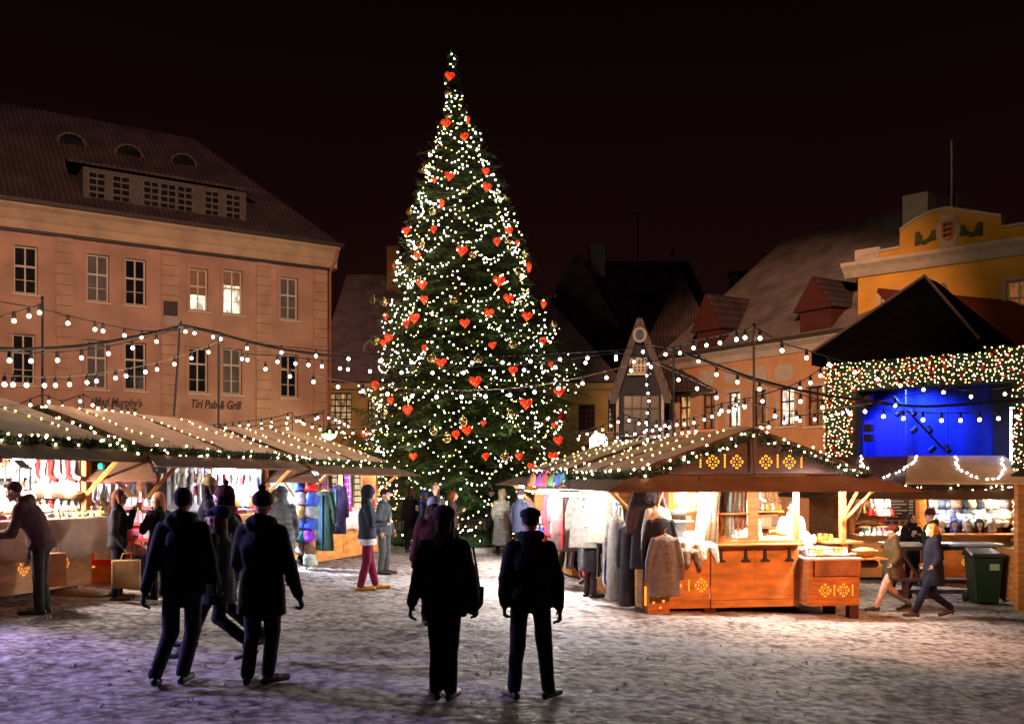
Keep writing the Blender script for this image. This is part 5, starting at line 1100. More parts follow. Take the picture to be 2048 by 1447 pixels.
    if hat:
        xm_ = cloth_mat('knit_%02x%02x%02x' % tuple(int(x * 255) for x in hatc), hatc)
        h = MB()
        if hat == 'beanie': h.ball(hp((0, -.015, .060)), .094, 14, 10, ry=.108, rz=.090); h.loft([(hp((0, -.012, z)), .094, .108) for z in (.025, .045, .065)]) if not lean else None
        if hat == 'flat': h.ball(hp((0, -.01, .068)), .100, 14, 10, ry=.118, rz=.058); h.cap(hp((-.05, .09, .045)), .022, hp((.05, .09, .045)), .022)
        if hat == 'slouch': h.ball(hp((0, -.05, .055)), .108, 14, 10, ry=.125, rz=.090); h.ball(hp((0, .03, .05)), .088, 12, 8, rz=.05)
        ho = blob('hat', h, xm_, t, .010, 2, .006)
        if pom: f = MB(); c_ = hp((0, -.03, .165)); f.ball(c_, .034, 8, 6); needle_path(f, [c_, c_ + V((0, 0, .001))], 260, .03, .022, .004); f.build('pompom', cloth_mat('knit_%02x%02x%02x' % tuple(int(x * 255) for x in pom), pom), ho)
    if scarf:
        f = MB(); pts = [J['nek'] + V((.10 * math.cos(R(a)), .01 + .10 * math.sin(R(a)), .035 + .01 * math.sin(R(2 * a)))) for a in range(0, 361, 30)]
        for a_, b_ in zip(pts, pts[1:]): f.cap(a_, .042, b_, .042, 8)
        f.cap(J['nek'] + V((.04, .12, 0)), .04, J['nek'] + V((.05, .15, -.28)), .035); blob('scarf', f, cloth_mat('scarf_%02x%02x%02x' % tuple(int(x * 255) for x in scarf), scarf), t, vox, 2, .02)
    t['J'] = 0
    del t['J']
    MW = Matrix.Translation(p) @ Matrix.Rotation(R(yaw), 4, 'Z') @ Matrix.Scale(H / 1.75, 4)
    return t, (lambda k, off=(0, 0, 0): MW @ (J[k] + V(off)))
BLK = (.006, .006, .008); NVY = (.006, .008, .02)
def cup(pos, label, col=(.55, .38, .22)):
    m = MB(); m.lathe([(.030, -.055), (.040, .055)], n=12); m.lathe([(.043, .055), (.043, .065)], n=12); o = m.build('paper_cup', mat('cup_%02x%02x%02x' % tuple(int(x * 255) for x in col), col, .6, .1), None); o.location = pos; tag(o, label, 'cup')
def people():
    random.seed(9)
    # foreground silhouettes, seen from behind
    person('man in black jacket and jeans walking away, left end of the foreground group', 365, 1368, 1.80, 6, dict(kl=(-.10, -.02, .47), al=(-.19, -.18, .12), tl=(-.20, -.06, .03), kr=(.07, .10, .48), ar=(-.0, .02, .09), tr=(.02, .16, .035), wl=(-.31, -.03, .83), el=(-.235, -.06, 1.11), wr=(.26, .05, .90)), top=BLK, legs=NVY, hem=.80, bulk=1.04, hair='short', hairc=(.006, .005, .005), gloves=BLK, hood='down', vox=.012, face=False)
    person('man in black beanie and long parka with right glove held out, walking away', 524, 1368, 1.79, -4, dict(wr=(.335, .02, .80), er=(.26, -.05, 1.09), wl=(-.18, .12, .95), el=(-.225, -.02, 1.11), kl=(-.09, .0, .49), al=(-.10, -.10, .10), kr=(.08, .06, .49), ar=(.05, .02, .09), tr=(.13, .14, .03)), top=BLK, legs=NVY, hem=.64, bulk=1.10, hat='beanie', hatc=BLK, pom=BLK, gloves=BLK, hood='down', vox=.012, face=False, fingers=(.5, .9))
    person('woman in black puffer jacket with a handbag on her right, standing with her back turned', 888, 1398, 1.74, 0, dict(wl=(-.29, .0, .86), el=(-.235, -.05, 1.11), wr=(.28, .02, .87), er=(.235, -.05, 1.11), kl=(-.065, .02, .49), kr=(.06, .02, .49), al=(-.07, -.0, .09), ar=(.06, -.05, .09), tl=(-.11, .13, .03), tr=(.10, .10, .03), hl=(-.08, 0, .90), hr=(.08, 0, .90)), top=BLK, legs=BLK, hem=.76, bulk=1.06, hair='long', hairc=(.012, .006, .005), gloves=BLK, collar=True, vox=.012, face=False, quilt=True, female=True, hat='slouch', hatc=(.02, .005, .008))
    _, jr = person('man in black flat cap and jacket standing alone with arms apart, centre right', 1061, 1398, 1.76, 3, dict(wl=(-.235, .06, .86), el=(-.238, -.03, 1.10), wr=(.265, .0, .83), er=(.238, -.05, 1.10), kl=(-.12, .01, .49), kr=(.13, .01, .49), al=(-.15, 0, .09), ar=(.16, 0, .09), tl=(-.20, .12, .03), tr=(.24, .11, .03)), top=BLK, legs=BLK, hem=.84, bulk=1.02, hat='flat', hatc=BLK, hair='short', hairc=BLK, gloves=BLK, vox=.012, face=False, scarf=(.01, .008, .02))
    p = PG(938, 1390); t = thing('handbag', 'black pointed handbag hanging at the hip of the puffer-jacket woman', 'handbag', (p.x, p.y, p.z + .74), R(20)); m = MB(); m.prism([(-.13, .26), (.13, .26), (.12, .1), (.03, 0), (-.1, .06)], 'y', -.05, .05); m.build('bag', M_BLK, t); m = MB(); m.tube([(-.1, 0, .25), (-.06, 0, .62), (.04, 0, .62), (.1, 0, .25)], .012, 5); m.build('strap', M_BLK, t)
    # blurred couple behind the left pair
    person('person in navy bobble hat striding behind the two men at left, beside a plaid bag', 437, 1322, 1.60, 80, STRIDE, top=BLK, legs=BLK, hem=.66, bulk=1.15, hat='slouch', hatc=(.012, .014, .05), hair='long', hairc=(.10, .05, .02), gloves=BLK, female=True, headturn=20)
    person('person in brown bobble hat facing left behind the striding couple', 452, 1300, 1.80, 75, dict(STRIDE), top=(.012, .014, .02), legs=BLK, hem=.74, bulk=1.1, hat='beanie', hatc=(.13, .035, .03), pom=(.10, .015, .015), hair='bob', hairc=(.03, .015, .01), scarf=(.25, .06, .12))
    p = PG(425, 1300); m = MB(); m.box(-.2, .2, -.08, .08, 0, .3); m.tube([(-.14, 0, .3), (-.1, 0, .52), (.1, 0, .52), (.14, 0, .3)], .014, 5); pm = mat('plaid_bag', (.05, .10, .42), .9, .8, 9); o = m.build('shoulder_bag', pm, None); o.location = (p.x, p.y, p.z + .72); tag(o, 'blue plaid shoulder bag between the dark walkers at left', 'bag')
    person('tall person in cream bobble hat and dark coat reaching toward the grey scarves', 418, 1205, 1.84, -70, CUPUP, top=(.02, .014, .04), legs=BLK, hem=.7, hat='beanie', hatc=(.55, .38, .20), pom=(.5, .38, .2), hair='bob', hairc=(.05, .02, .02))
    person('person in grey quilted hooded coat browsing at the stall with hanging coats', 563, 1172, 1.72, 20, None, top=(.20, .20, .22), legs=BLK, hem=.6, bulk=1.15, hood='up', quilt=True)
    # customers at the left stalls
    person('man in brown jacket bending over the counter of the left-edge stall', 82, 1228, 1.80, 97, dict(kl=(-.10, .0, .49), kr=(.10, .03, .49), wr=(.20, .20, .70), er=(.23, .17, .96), wl=(-.18, .46, 1.0), el=(-.23, .27, 1.03)), top=(.09, .04, .035), legs=(.04, .03, .028), hem=.84, bulk=1.12, hair='short', hairc=(.07, .03, .03), lean=26, hood='down', shoes=(.05, .03, .02))
    _, j = person('woman in black jacket drinking from a cup, brown paper bag in hand', 236, 1200, 1.62, -80, dict(el=(-.25, .12, 1.16), wl=(-.07, .22, 1.42), wr=(.22, .14, .84), er=(.24, .0, 1.08)), top=(.02, .015, .02), legs=(.012, .01, .012), hem=.84, hair='bob', hairc=(.14, .04, .02), shoes=(.22, .10, .05), female=True)
    cup(j('wl', (.01, .09, .05)), 'brown paper cup at the lips of the woman with the paper bag'); q = j('wr', (.02, .03, -.10))
    def pbag(pos, label, w=.36, h=.34, d=.14, rz=0, col=None):
        t = thing('paper_bag', label, 'bag', (pos[0], pos[1], pos[2] - h - .08), rz); m = MB(); m.box(-w / 2, w / 2, -d / 2, d / 2, 0, h); bm_ = m.build('bag', col or M_PAPER, t); bv = bm_.modifiers.new('bevel', 'BEVEL'); bv.width = .012
        m = MB()
        for s in (-1, 1): m.tube([(-.07, s * .05, h), (-.05, s * .02, h + .09), (.05, s * .02, h + .09), (.07, s * .05, h)], .006, 4)
        m.build('handles' if 0 else 'handle', M_PAPER, t)
    pbag(q, 'large brown paper carrier bag held by the drinking woman', .38, .40, .16, R(15))
    _, j = person('long-haired woman in black coat with cup leaning beside the red goods rack', 318, 1198, 1.60, 62, dict(CUP, wl=(-.12, .24, 1.22), el=(-.25, .08, 1.12)), top=(.015, .012, .016), legs=BLK, hem=.62, hair='long', hairc=(.42, .18, .08), female=True, headturn=20)
    cup(j('wr', (-.02, .08, .05)), 'brown cup in the hands of the long-haired woman'); p = PG(285, 1200)
    pbag((PG(108, 1218).x, PG(108, 1218).y, G(-6) + .84), 'orange paper carrier bag behind the bending man', .30, .44, .14, R(60), mat('orange_paper', (.45, .13, .03), .8, .2)); pbag((p.x + .0, p.y - .1, G(-5.5) + .74), 'dark blue cloth bag beside the paper carrier bag', .2, .36, .14, R(70), M_NAVY)
    _, j = person('man in hooded navy jacket, burgundy trousers and yellow boots holding a cup', 735, 1180, 1.80, -78, dict(PHONE, kl=(-.11, .05, .49), al=(-.11, .14, .09), tl=(-.12, .29, .035), kr=(.10, -.02, .49), ar=(.11, -.12, .09), tr=(.12, .03, .035)), top=(.022, .028, .055), legs=(.16, .006, .035), hem=.86, bulk=1.02, hood='up', shoes=(.55, .25, .01), shirt=True, female=False)
    cup(j('wr', (-.02, .06, .06)), 'white cup held by the man in burgundy trousers', (.6, .6, .6))
    person('person in dark grey-green work clothes behind the man in burgundy trousers', 768, 1148, 1.72, -110, None, top=(.035, .045, .05), legs=(.04, .05, .05), hem=.8, hair='short', hairc=BLK)
    # visitors at the foot of the tree
    person('dark-haired woman in long black coat at the left of the tree visitors', 822, 1108, 1.70, -20, None, top=BLK, legs=BLK, hem=.35, hair='long', hairc=(.05, .02, .01), Y=26)
    _, j = person('woman in blue hat and bright blue scarf holding a white cup', 850, 1100, 1.62, 60, dict(CUP), top=(.04, .06, .14), legs=(.02, .02, .03), hem=.7, hat='beanie', hatc=(.02, .03, .22), scarf=(.04, .10, .55), hair='bob', hairc=(.1, .04, .02), Y=25.5)
    cup(j('wr', (-.02, .06, .06)), 'white cup held by the woman in the blue scarf', (.6, .6, .6))
    person('person in beige bobble hat among the tree visitors', 872, 1105, 1.80, 160, None, top=(.05, .04, .04), legs=BLK, hem=.7, hat='beanie', hatc=(.40, .24, .16), pom=(.35, .10, .06), hair='bob', hairc=(.06, .03, .02), Y=25)
    person('red-haired person in dark brown coat facing right by the tree', 905, 1108, 1.66, -95, CUP, top=(.05, .025, .02), legs=BLK, hem=.6, hair='bob', hairc=(.16, .03, .01), Y=25.5)
    person('person in pale grey knitted hat and maroon coat behind the puffer-jacket woman', 868, 1250, 1.72, 5, dict(wr=(.44, .12, 1.02), er=(.33, -.02, 1.14), wl=(-.28, .05, .9)), top=(.055, .006, .014), legs=BLK, hem=.62, bulk=1.28, hat='beanie', hatc=(.40, .42, .50), hair='bob', hairc=(.02, .01, .01), gloves=BLK, face=False)
    person('woman in long white quilted coat with fur hood near the tree fence', 1004, 1110, 1.74, -12, dict(wl=(-.22, .1, .95)), top=(.50, .46, .40), legs=BLK, hem=.28, bulk=1.12, hood='fur', quilt=True, Y=26.5)
    person('person in dark navy padded coat right behind the white-coated woman', 1040, 1112, 1.78, -40, None, top=(.02, .025, .05), legs=BLK, hem=.7, hat='beanie', hatc=(.03, .02, .03), Y=24.5)
    person('person with black hat half hidden left of the white-coated woman', 984, 1100, 1.76, 150, None, top=BLK, legs=BLK, hem=.6, hat='beanie', hatc=BLK, Y=29)
    # around the right stalls
    person('woman in dark skirt and heeled boots half hidden behind the hanging coats', 1181, 1192, 1.62, -60, None, top=(.02, .015, .02), legs=(.03, .012, .015), hem=.55, hair='bob', hairc=(.03, .02, .01), skirt=.50, shoe_l='heel', Y=17.6)
    person('person in black trousers behind the goods hung beside the right stalls', 1142, 1163, 1.68, 35, dict(STRIDE), top=BLK, legs=BLK, hem=.75, hair='short', hairc=BLK, Y=19.8)
    person('woman in olive fur-collared parka and pale pink trousers striding left', 1784, 1222, 1.52, 92, dict(STRIDE, wl=(-.2, .05, .98), wr=(.24, .12, .98)), top=(.05, .028, .008), legs=(.50, .33, .29), hem=.66, bulk=1.2, hat='slouch', hatc=(.09, .015, .012), shoes=(.03, .008, .006), hood='down', shoe_l='heel', female=True)
    person('blonde woman in dark navy coat and jeans striding left at far right', 1866, 1234, 1.60, 90, dict(STRIDE, wl=(-.2, .05, .98), wr=(.24, .05, .98)), top=(.006, .005, .012), legs=(.008, .01, .03), hem=.60, bulk=1.16, hair='bob', hairc=(.50, .20, .05), shoes=(.06, .012, .012), hood='down', shoe_l='heel', female=True)
    _, j = person('long-haired woman in black facing the camera with a cup at the standing table', 1823, 1172, 1.66, 185, dict(CUP, wl=(-.12, .24, 1.2), el=(-.24, .06, 1.1)), top=BLK, legs=BLK, hem=.55, hair='long', hairc=(.03, .01, .01), scarf=BLK, female=True)
    cup(j('wr', (-.02, .07, .06)), 'white cup in the hands of the woman in black', (.6, .6, .6))
    person('bearded man in dark hooded coat and maroon hat standing at the table', 1862, 1196, 1.80, 88, CUP, top=(.02, .022, .018), legs=(.012, .01, .01), hem=.66, bulk=1.12, hat='beanie', hatc=(.05, .008, .01), hood='down', shoes=(.10, .02, .015))
    # vendors
    def vendor(s, x, y, label, yaw, **k):
        q = s.w(x, y, 0); t_, j_ = person(label, 1024 + 2000 * q.x / q.y, 0, k.pop('H', 1.65), yaw, Y=q.y, **k); t_.location.z = s.z0 + .2
    vendor(S_R1, 2.3, 1.3, 'vendor in pale patterned smock behind the cheese counter', 170, top=(.55, .5, .48), hem=.7, hair='bob', hairc=(.3, .15, .06), H=1.6); vendor(S_R1, 3.05, 1.1, 'vendor in white reaching over the food display', 175, top=(.6, .55, .5), hem=.7, pose=dict(CUP), hair='short', H=1.6)
    vendor(S_R3, .8, 1.6, 'vendor among the fur hats at the far right stall', 180, top=(.03, .03, .05), hem=.7, hat='beanie', hatc=(.03, .03, .04), H=1.6)
people()
# ------------------------------------------------------------ goods on and around the stalls
def jit(me, amt, sc): 
    for v in me.vertices: v.co += V((noise.noise(v.co * sc), noise.noise(v.co * sc + V((9, 0, 0))), noise.noise(v.co * sc + V((0, 9, 0))))) * amt
    return me
def mk(mb, name, m=None, sm=True, j=0, js=8): 
    me = mb.mesh(name, m or M_OBJ, sm)
    return jit(me, j, js) if j else me
ME = {}
ME['hat'] = mk(MB().lathe([(.095, 0), (.10, .02), (.098, .05), (.09, .055), (.088, .11), (.06, .16), (.0, .175)], n=12), 'knitted_hat', j=.01)
ME['bobble'] = mk(MB().lathe([(.095, 0), (.10, .02), (.098, .05), (.09, .055), (.085, .11), (.05, .15), (.01, .16)], n=12).ball((0, 0, .19), .038, 8, 6), 'bobble_hat', j=.008)
ME['fur'] = mk(MB().ball((0, 0, .08), .13, 14, 10, rz=.10).ball((.08, 0, .03), .06, 8, 6).ball((-.08, 0, .03), .06, 8, 6), 'fur_hat', j=.035, js=14)
ME['cap'] = mk(MB().lathe([(.10, 0), (.105, .05), (.08, .10), (0, .115)], n=12).box(-.09, .09, -.19, -.06, .0, .02), 'peaked_cap', j=.01)
def scarf(w=.2, h=.85):
    m = MB(); n = 9; k = 7
    for sgn in (0, 1):
        vs = []
        for i in range(n + 1):
            for j in range(k + 1): vs.append((w * (j / k - .5) * (1 - .25 * math.sin(math.pi * i / n)), .025 * math.sin(j * 2.1 + i * .25) + .03 * sgn, -h * i / n + .02 * math.sin(j * 1.3)))
        m.add(vs, [(i * (k + 1) + j, i * (k + 1) + j + 1, (i + 1) * (k + 1) + j + 1, (i + 1) * (k + 1) + j) for i in range(n) for j in range(k)])
    for j in range(14): x = w * (j / 13 - .5); m.add([(x - .004, 0, -h), (x + .004, 0, -h), (x + ru(-.01, .01), .01, -h - .07)], [(0, 1, 2)])
    return m
ME['scarf'] = mk(scarf(), 'scarf'); ME['wide'] = mk(scarf(.34, .7), 'shawl')
ME['mitten'] = mk(MB().ball((0, 0, -.1), .048, 10, 8, ry=.02, rz=.085).ball((.05, 0, -.08), .02, 8, 6, rz=.04).box(-.035, .035, -.018, .018, -.04, 0), 'mitten')
ME['sock'] = mk(MB().tube([(0, 0, 0), (0, 0, -.22), (.03, 0, -.28), (.11, 0, -.31)], .038, 8), 'sock', j=.008)
ME['fold'] = mk(MB().box(-.15, .15, -.11, .11, 0, .025).box(-.145, .145, -.105, .1, .027, .05).box(-.148, .142, -.108, .105, .052, .078), 'folded_textile', sm=False, j=.01)
ME['box'] = mk(MB().box(-.07, .07, -.05, .05, 0, .11), 'carton', sm=False); ME['book'] = mk(MB().box(-.06, .06, -.012, .012, 0, .16), 'boxed_card', sm=False)
ME['jar'] = mk(MB().lathe([(.035, 0), (.04, .01), (.04, .08), (.028, .095), (.032, .1), (.032, .12)], n=10), 'jar', M_OBJG); ME['candle'] = mk(MB().lathe([(.022, 0), (.022, .15), (.003, .155), (.003, .17)], n=8), 'candle', M_OBJG)
ME['loaf'] = mk(MB().ball((0, 0, .05), .14, 12, 8, ry=.075, rz=.055), 'sausage_loaf', j=.01); ME['wheel'] = mk(MB().lathe([(.09, 0), (.10, .015), (.10, .06), (.09, .075), (0, .077)], n=16), 'cheese_wheel', M_OBJG)
ME['basket'] = mk(MB().lathe([(.13, 0), (.19, .10), (.195, .11), (.17, .105), (.12, .02)], n=18).ball((0, 0, .10), .16, 10, 6, rz=.05), 'basket', j=.008, js=30)
ME['doll'] = mk(MB().lathe([(.055, 0), (.05, .05), (.02, .12), (.018, .13)], n=10).ball((0, 0, .155), .032, 8, 6).lathe([(.033, .165), (.0, .235)], n=8).cap((.03, 0, .1), .012, (.07, 0, .05), .01, 6).cap((-.03, 0, .1), .012, (-.07, 0, .05), .01, 6), 'doll')
ME['slipper'] = mk(MB().ball((0, 0, .03), .045, 10, 6, ry=.12, rz=.03).ball((0, .05, .05), .05, 10, 6, ry=.07, rz=.04), 'slipper')
ME['angel'] = mk(MB().lathe([(.045, 0), (.012, .10)], n=8).ball((0, 0, .12), .02, 6, 5).box(-.06, .06, -.004, .004, .05, .085), 'wooden_angel', sm=False)
def coat_mesh(nm, col, w=.24, h=.85, puff=1.0, m=None):
    mb = MB(); mb.loft([((0, 0, -h), w * 1.05, .085 * puff), ((0, 0, -h * .6), w * .95, .08 * puff), ((0, 0, -.22), w * .86, .085 * puff), ((0, 0, -.07), w * .86, .07 * puff), ((0, 0, -.01), w * .35, .05)], 20)
    for s in (-1, 1): mb.cap((s * w * .74, 0, -.09), .062 * puff, (s * w * 1.12, 0, -.42), .052 * puff); mb.cap((s * w * 1.12, 0, -.42), .052 * puff, (s * w * 1.16, .01, -.66), .045 * puff)
    return mb
def hung_coat(label, pos, rz, col, h=.85, w=.24, puff=1.0, buttons=None, open_=False, trim=None, name='hanging_coat'):
    t = thing(name, label, 'coat', pos, rz); m = cloth_mat('coatcloth_%02x%02x%02x' % tuple(int(c * 255) for c in col), col); blob('garment', coat_mesh('c', col, w, h, puff), m, t, .016, 2, .02)
    k = MB(); k.tube([(-w * .7, 0, -.05), (0, 0, .02), (w * .7, 0, -.05)], .012, 5); k.tube([(0, 0, .02), (0, 0, .09), (.03, 0, .11)], .006, 4); k.build('hanger', M_WOODL, t)
    if buttons:
        for i in range(4): MB().ball((0, -.10 * puff, -.15 - .13 * i), .016, 8, 5, ry=.008).build('button', mat('dark_button', (.03, .02, .02), .4), t)
    if trim: q = MB(); q.box(-.015, .015, -.105 * puff, -.09 * puff, -h + .05, -.1); q.build('front_edge', cloth_mat('trim_%02x%02x%02x' % tuple(int(c * 255) for c in trim), trim), t)
    return t
PAL = {'white': (.62, .6, .58), 'red': (.5, .015, .012), 'grey': (.25, .25, .27), 'charcoal': (.045, .045, .055), 'cream': (.58, .47, .30), 'brown': (.16, .075, .035), 'blue': (.03, .07, .42), 'purple': (.22, .02, .42), 'green': (.04, .22, .05), 'tan': (.42, .25, .12), 'black': (.012, .012, .015), 'orange': (.55, .14, .02), 'pink': (.55, .2, .25), 'teal': (.02, .26, .30), 'straw': (.55, .33, .07), 'silver': (.4, .42, .48)}
NOUN = {'hat': ('knitted_hat', 'knitted hat', 'hat'), 'bobble': ('bobble_hat', 'bobble hat', 'hat'), 'fur': ('fur_hat', 'fur hat', 'hat'), 'cap': ('peaked_cap', 'peaked cap', 'hat'), 'scarf': ('scarf', 'scarf', 'scarf'), 'wide': ('shawl', 'shawl', 'shawl'), 'mitten': ('mitten', 'mitten', 'mitten'), 'sock': ('sock', 'sock', 'sock'), 'fold': ('folded_textile', 'folded textile', 'textile'), 'box': ('gift_box', 'small box', 'box'), 'book': ('card_pack', 'upright packet', 'packet'), 'jar': ('jar', 'jar', 'jar'), 'candle': ('candle', 'candle', 'candle'), 'loaf': ('loaf', 'loaf', 'food'), 'wheel': ('cheese_wheel', 'cheese wheel', 'cheese'), 'basket': ('basket', 'basket', 'basket'), 'doll': ('felt_doll', 'felt doll', 'doll'), 'slipper': ('slipper', 'slipper', 'slipper'), 'angel': ('wooden_angel', 'wooden angel', 'ornament')}
def goods(s, kind, n, a, b, place, pal, sc=1, rz=0, jx=.02, tilt=.1, rot=None):
    """a row of goods on stall s from local point a to b (left to right as seen)"""
    a, b = V(a), V(b); nm, noun, cat = NOUN[kind]; out = []
    for i in range(n):
        p = a.lerp(b, (i + .5) / n) + V((ru(-jx, jx), ru(-jx, jx), 0)); c = pal[i % len(pal)] if isinstance(pal, tuple) else random.choice(pal)
        col = tuple(x * ru(.8, 1.15) for x in PAL[c])
        o = inst(nm, ME[kind], None, s.w(*p), (ru(-tilt, tilt) + (rot or 0), ru(-tilt, tilt), s.rot + R(rz) + ru(-.2, .2)), col, sc * ru(.9, 1.1))
        tag(o, f'{c} {noun}, {od(i)} from left {place}', cat, f'{noun}s {place}'); out.append(o)
    return out
def display_goods():
    random.seed(31)
    W = 3.5
    # ---- left-edge stall: white shelves, counter of baskets and food
    s = S_L1; x = 2.35
    for z in (1.42, 1.86):
        b = MB(); b.box(x - .1, x + .30, 1.6, 4.1, z - .02, z + .0); b.box(x + .28, x + .30, 1.6, 4.1, z - .12, z + .005); b.build('shelf', M_WHITE, s.t)
    MB().box(x - .14, x - .1, .1, 4.1, .2, 2.15).build('back_board', M_WOOD, s.t)
    MB().box(x - .09, x - .06, 1.2, 4.1, .9, 2.15).build('lining_board', mat('board_grey', (.22, .2, .2), .8), s.t)
    goods(s, 'box', 12, (x + .05, 1.6, 1.43), (x + .05, 4.0, 1.43), 'at the very back of the lower white shelf', ['white', 'brown', 'tan', 'cream'], 1.5)
    goods(s, 'doll', 9, (x + .05, 1.6, 1.87), (x + .05, 4.0, 1.87), 'at the back of the upper white shelf', ['white', 'tan', 'brown', 'green'], 1.1)
    goods(s, 'basket', 6, (x + .25, 1.6, 1.15), (x + .25, 4.0, 1.15), 'below the lower white shelf', ['tan', 'brown', 'straw'], 1.1)
    goods(s, 'basket', 4, (x + .12, 2.2, 1.87), (x + .12, 4.0, 1.87), 'on the upper white shelf of the left-edge stall', ['straw', 'white'], .8); goods(s, 'doll', 5, (x + .2, 2.3, 1.42), (x + .2, 4.0, 1.42), 'on the lower white shelf of the left-edge stall', ['tan', 'white', 'pink'])
    goods(s, 'jar', 9, (x + .1, 2.2, 1.43), (x + .1, 4.0, 1.43), 'at the back of the lower white shelf', ['brown', 'cream', 'white'], 1.1)
    goods(s, 'basket', 5, (3.05, 2.0, CT), (3.05, 3.9, CT), 'at the back of the left-edge counter', ['straw', 'pink', 'tan'], .9); goods(s, 'fold', 6, (3.5, 2.0, CT), (3.5, 4.1, CT), 'on the left-edge counter', ['white', 'cream', 'pink'], 1, 90)
    goods(s, 'loaf', 8, (3.35, 2.0, CT + .08), (3.35, 4.1, CT + .08), 'among the goods on the left-edge counter', ['white', 'tan', 'pink'], .8)
    goods(s, 'angel', 6, (3.75, 3.1, CT), (3.75, 4.2, CT), 'on the outer edge of the left-edge counter', ['tan', 'straw'], 1.1)
    def drape(s, pts, label, m, name='counter_cloth'):
        """cloth hanging over the counter edge; pts: u range, drop, side"""
        (u0, u1, drop, out, top) = pts; vs = []; n = 26; rows = [(0, out - .45, top + .008), (1, out, top + .008), (2, out + .02, top - .02), (3, out + .03, top - drop * .5), (4, out + .02, top - drop)]
        for r, o, z in rows:
            for i in range(n + 1):
                f = i / n; w = (.018 * math.sin(f * 40) + .02 * math.sin(f * 17)) * (r > 1) * (r - 1) / 2; vs.append((s.W + o + w, u0 + (u1 - u0) * f, z + (.03 * math.sin(f * 23) if r == 4 else 0)))
        mb = MB(); mb.add(vs, [(r * (n + 1) + i, r * (n + 1) + i + 1, (r + 1) * (n + 1) + i + 1, (r + 1) * (n + 1) + i) for r in range(4) for i in range(n)]); o = mb.build(name, m, None, True); o.matrix_world = s.M; sl = o.modifiers.new('thickness', 'SOLIDIFY'); sl.thickness = .006; tag(o, label, 'cloth')
    m_cl = mat('beige_cloth', (.52, .34, .24), .9, .15, 5)
    drape(s, (1.0, 4.15, .55, .36, CT), 'pale beige cloth draped over the left-edge stall counter', m_cl)
    MB().box(2.42, 3.4, 4.08, 4.11, 1.14, 2.1).build('lining_board', M_WHITE, s.t)
    for i, (k, z, pl) in enumerate((('sock', 2.05, ['white', 'red', 'grey']), ('basket', 1.42, ['tan', 'white', 'brown']), ('doll', 1.2, ['white', 'tan', 'red']))): goods(s, k, 8, (2.4, 4.0, z), (3.4, 4.0, z), f'in the {["top", "middle", "bottom"][i]} row on the leftmost end wall', pl, .8 if k == 'basket' else 1.1)
    for i, (k, z, pl) in enumerate((('scarf', 2.1, ['white', 'grey', 'silver', 'red']), ('mitten', 1.5, ['white', 'silver', 'orange']))): goods(S_L2, k, 8, (2.7, 4.0, z), (3.45, 4.0, z), f'in the {["top", "bottom"][i]} row on the second end wall', pl, .8 if i == 0 else 1.4)
    # hanging lanterns
    for i, (y, lb) in enumerate(((2.55, 'black square lantern hanging at the far left under the flap'), (4.35, 'small green bauble lantern by the corner post of the left-edge stall'))):
        t = thing('lantern', lb, 'lantern', s.w(3.6, y, 1.72), s.rot); m = MB()
        if i == 0:
            for a in (-.11, .11):
                for b in (-.11, .11): m.box(a - .012, a + .012, b - .012, b + .012, -.14, .14)
            m.box(-.13, .13, -.13, .13, .14, .16); m.box(-.13, .13, -.13, .13, -.16, -.14); m.prism([(-.13, .16), (.13, .16), (0, .27)], 'y', -.1, .1)
            for z in (-.05, .05): m.box(-.115, .115, -.118, -.112, z - .006, z + .006)
            m.box(-.004, .004, -.118, -.112, -.14, .14); m.build('frame', M_IRON, t); MB().ball((0, 0, 0), .07, 8, 6).build('glow', mat('lantern_white', emit=(1, .9, .8), es=4), t)
        else: MB().ball((0, 0, .2), .06, 10, 8).build('bauble', mat('green_glass', (.02, .35, .2), .2), t)
    # ---- second left stall, front face
    s = S_L2
    MB().box(.3, 3.3, 1.0, 1.04, .2, 2.1).build('back_board', mat('board_grey', (.22, .2, .2), .8), s.t)
    goods(s, 'scarf', 12, (1.6, .15, 2.0), (3.2, .15, 2.0), 'hung along the front of the second left stall', ('white', 'grey', 'silver', 'white', 'charcoal', 'white', 'cream', 'silver'), .85)
    goods(s, 'sock', 12, (1.5, .0, 1.72), (3.3, .0, 1.72), 'on the red rail of the second left stall', ['white', 'red', 'grey', 'silver']); goods(s, 'mitten', 14, (1.5, .6, 1.95), (3.3, .6, 1.95), 'pinned high on the back board of the second left stall', ['white', 'grey', 'silver', 'charcoal'], 1.2)
    goods(s, 'slipper', 9, (2.5, .7, 1.55), (3.3, .7, 2.0), 'in the sloping rack of grey felt slippers', ['silver', 'grey', 'charcoal'], 1.3, 70); goods(s, 'hat', 10, (1.5, .5, CT + .02), (3.3, .5, CT + .02), 'on the front counter of the second left stall', ['white', 'red', 'grey'])
    k = MB(); k.tube([(1.4, -.03, 1.74), (3.4, -.03, 1.74)], .014, 6); k.build('red_rail', mat('red_rail', (.5, .02, .02), .5), s.t)
    t = thing('paper_notice', 'pale paper notice with two small drawings hanging above the grey scarves', 'notice', s.w(3.0, -.45, 1.88), s.rot); MB().box(-.13, .13, -.004, 0, -.09, .09).build('sheet', M_WHITE, t); m = MB(); [m.tube([(a, -.006, -.05), (a + .03, -.006, .0), (a - .02, -.006, .05)], .006, 4) for a in (-.06, .06)]; m.build('drawing', mat('ochre_ink', (.35, .2, .03), .8), t)
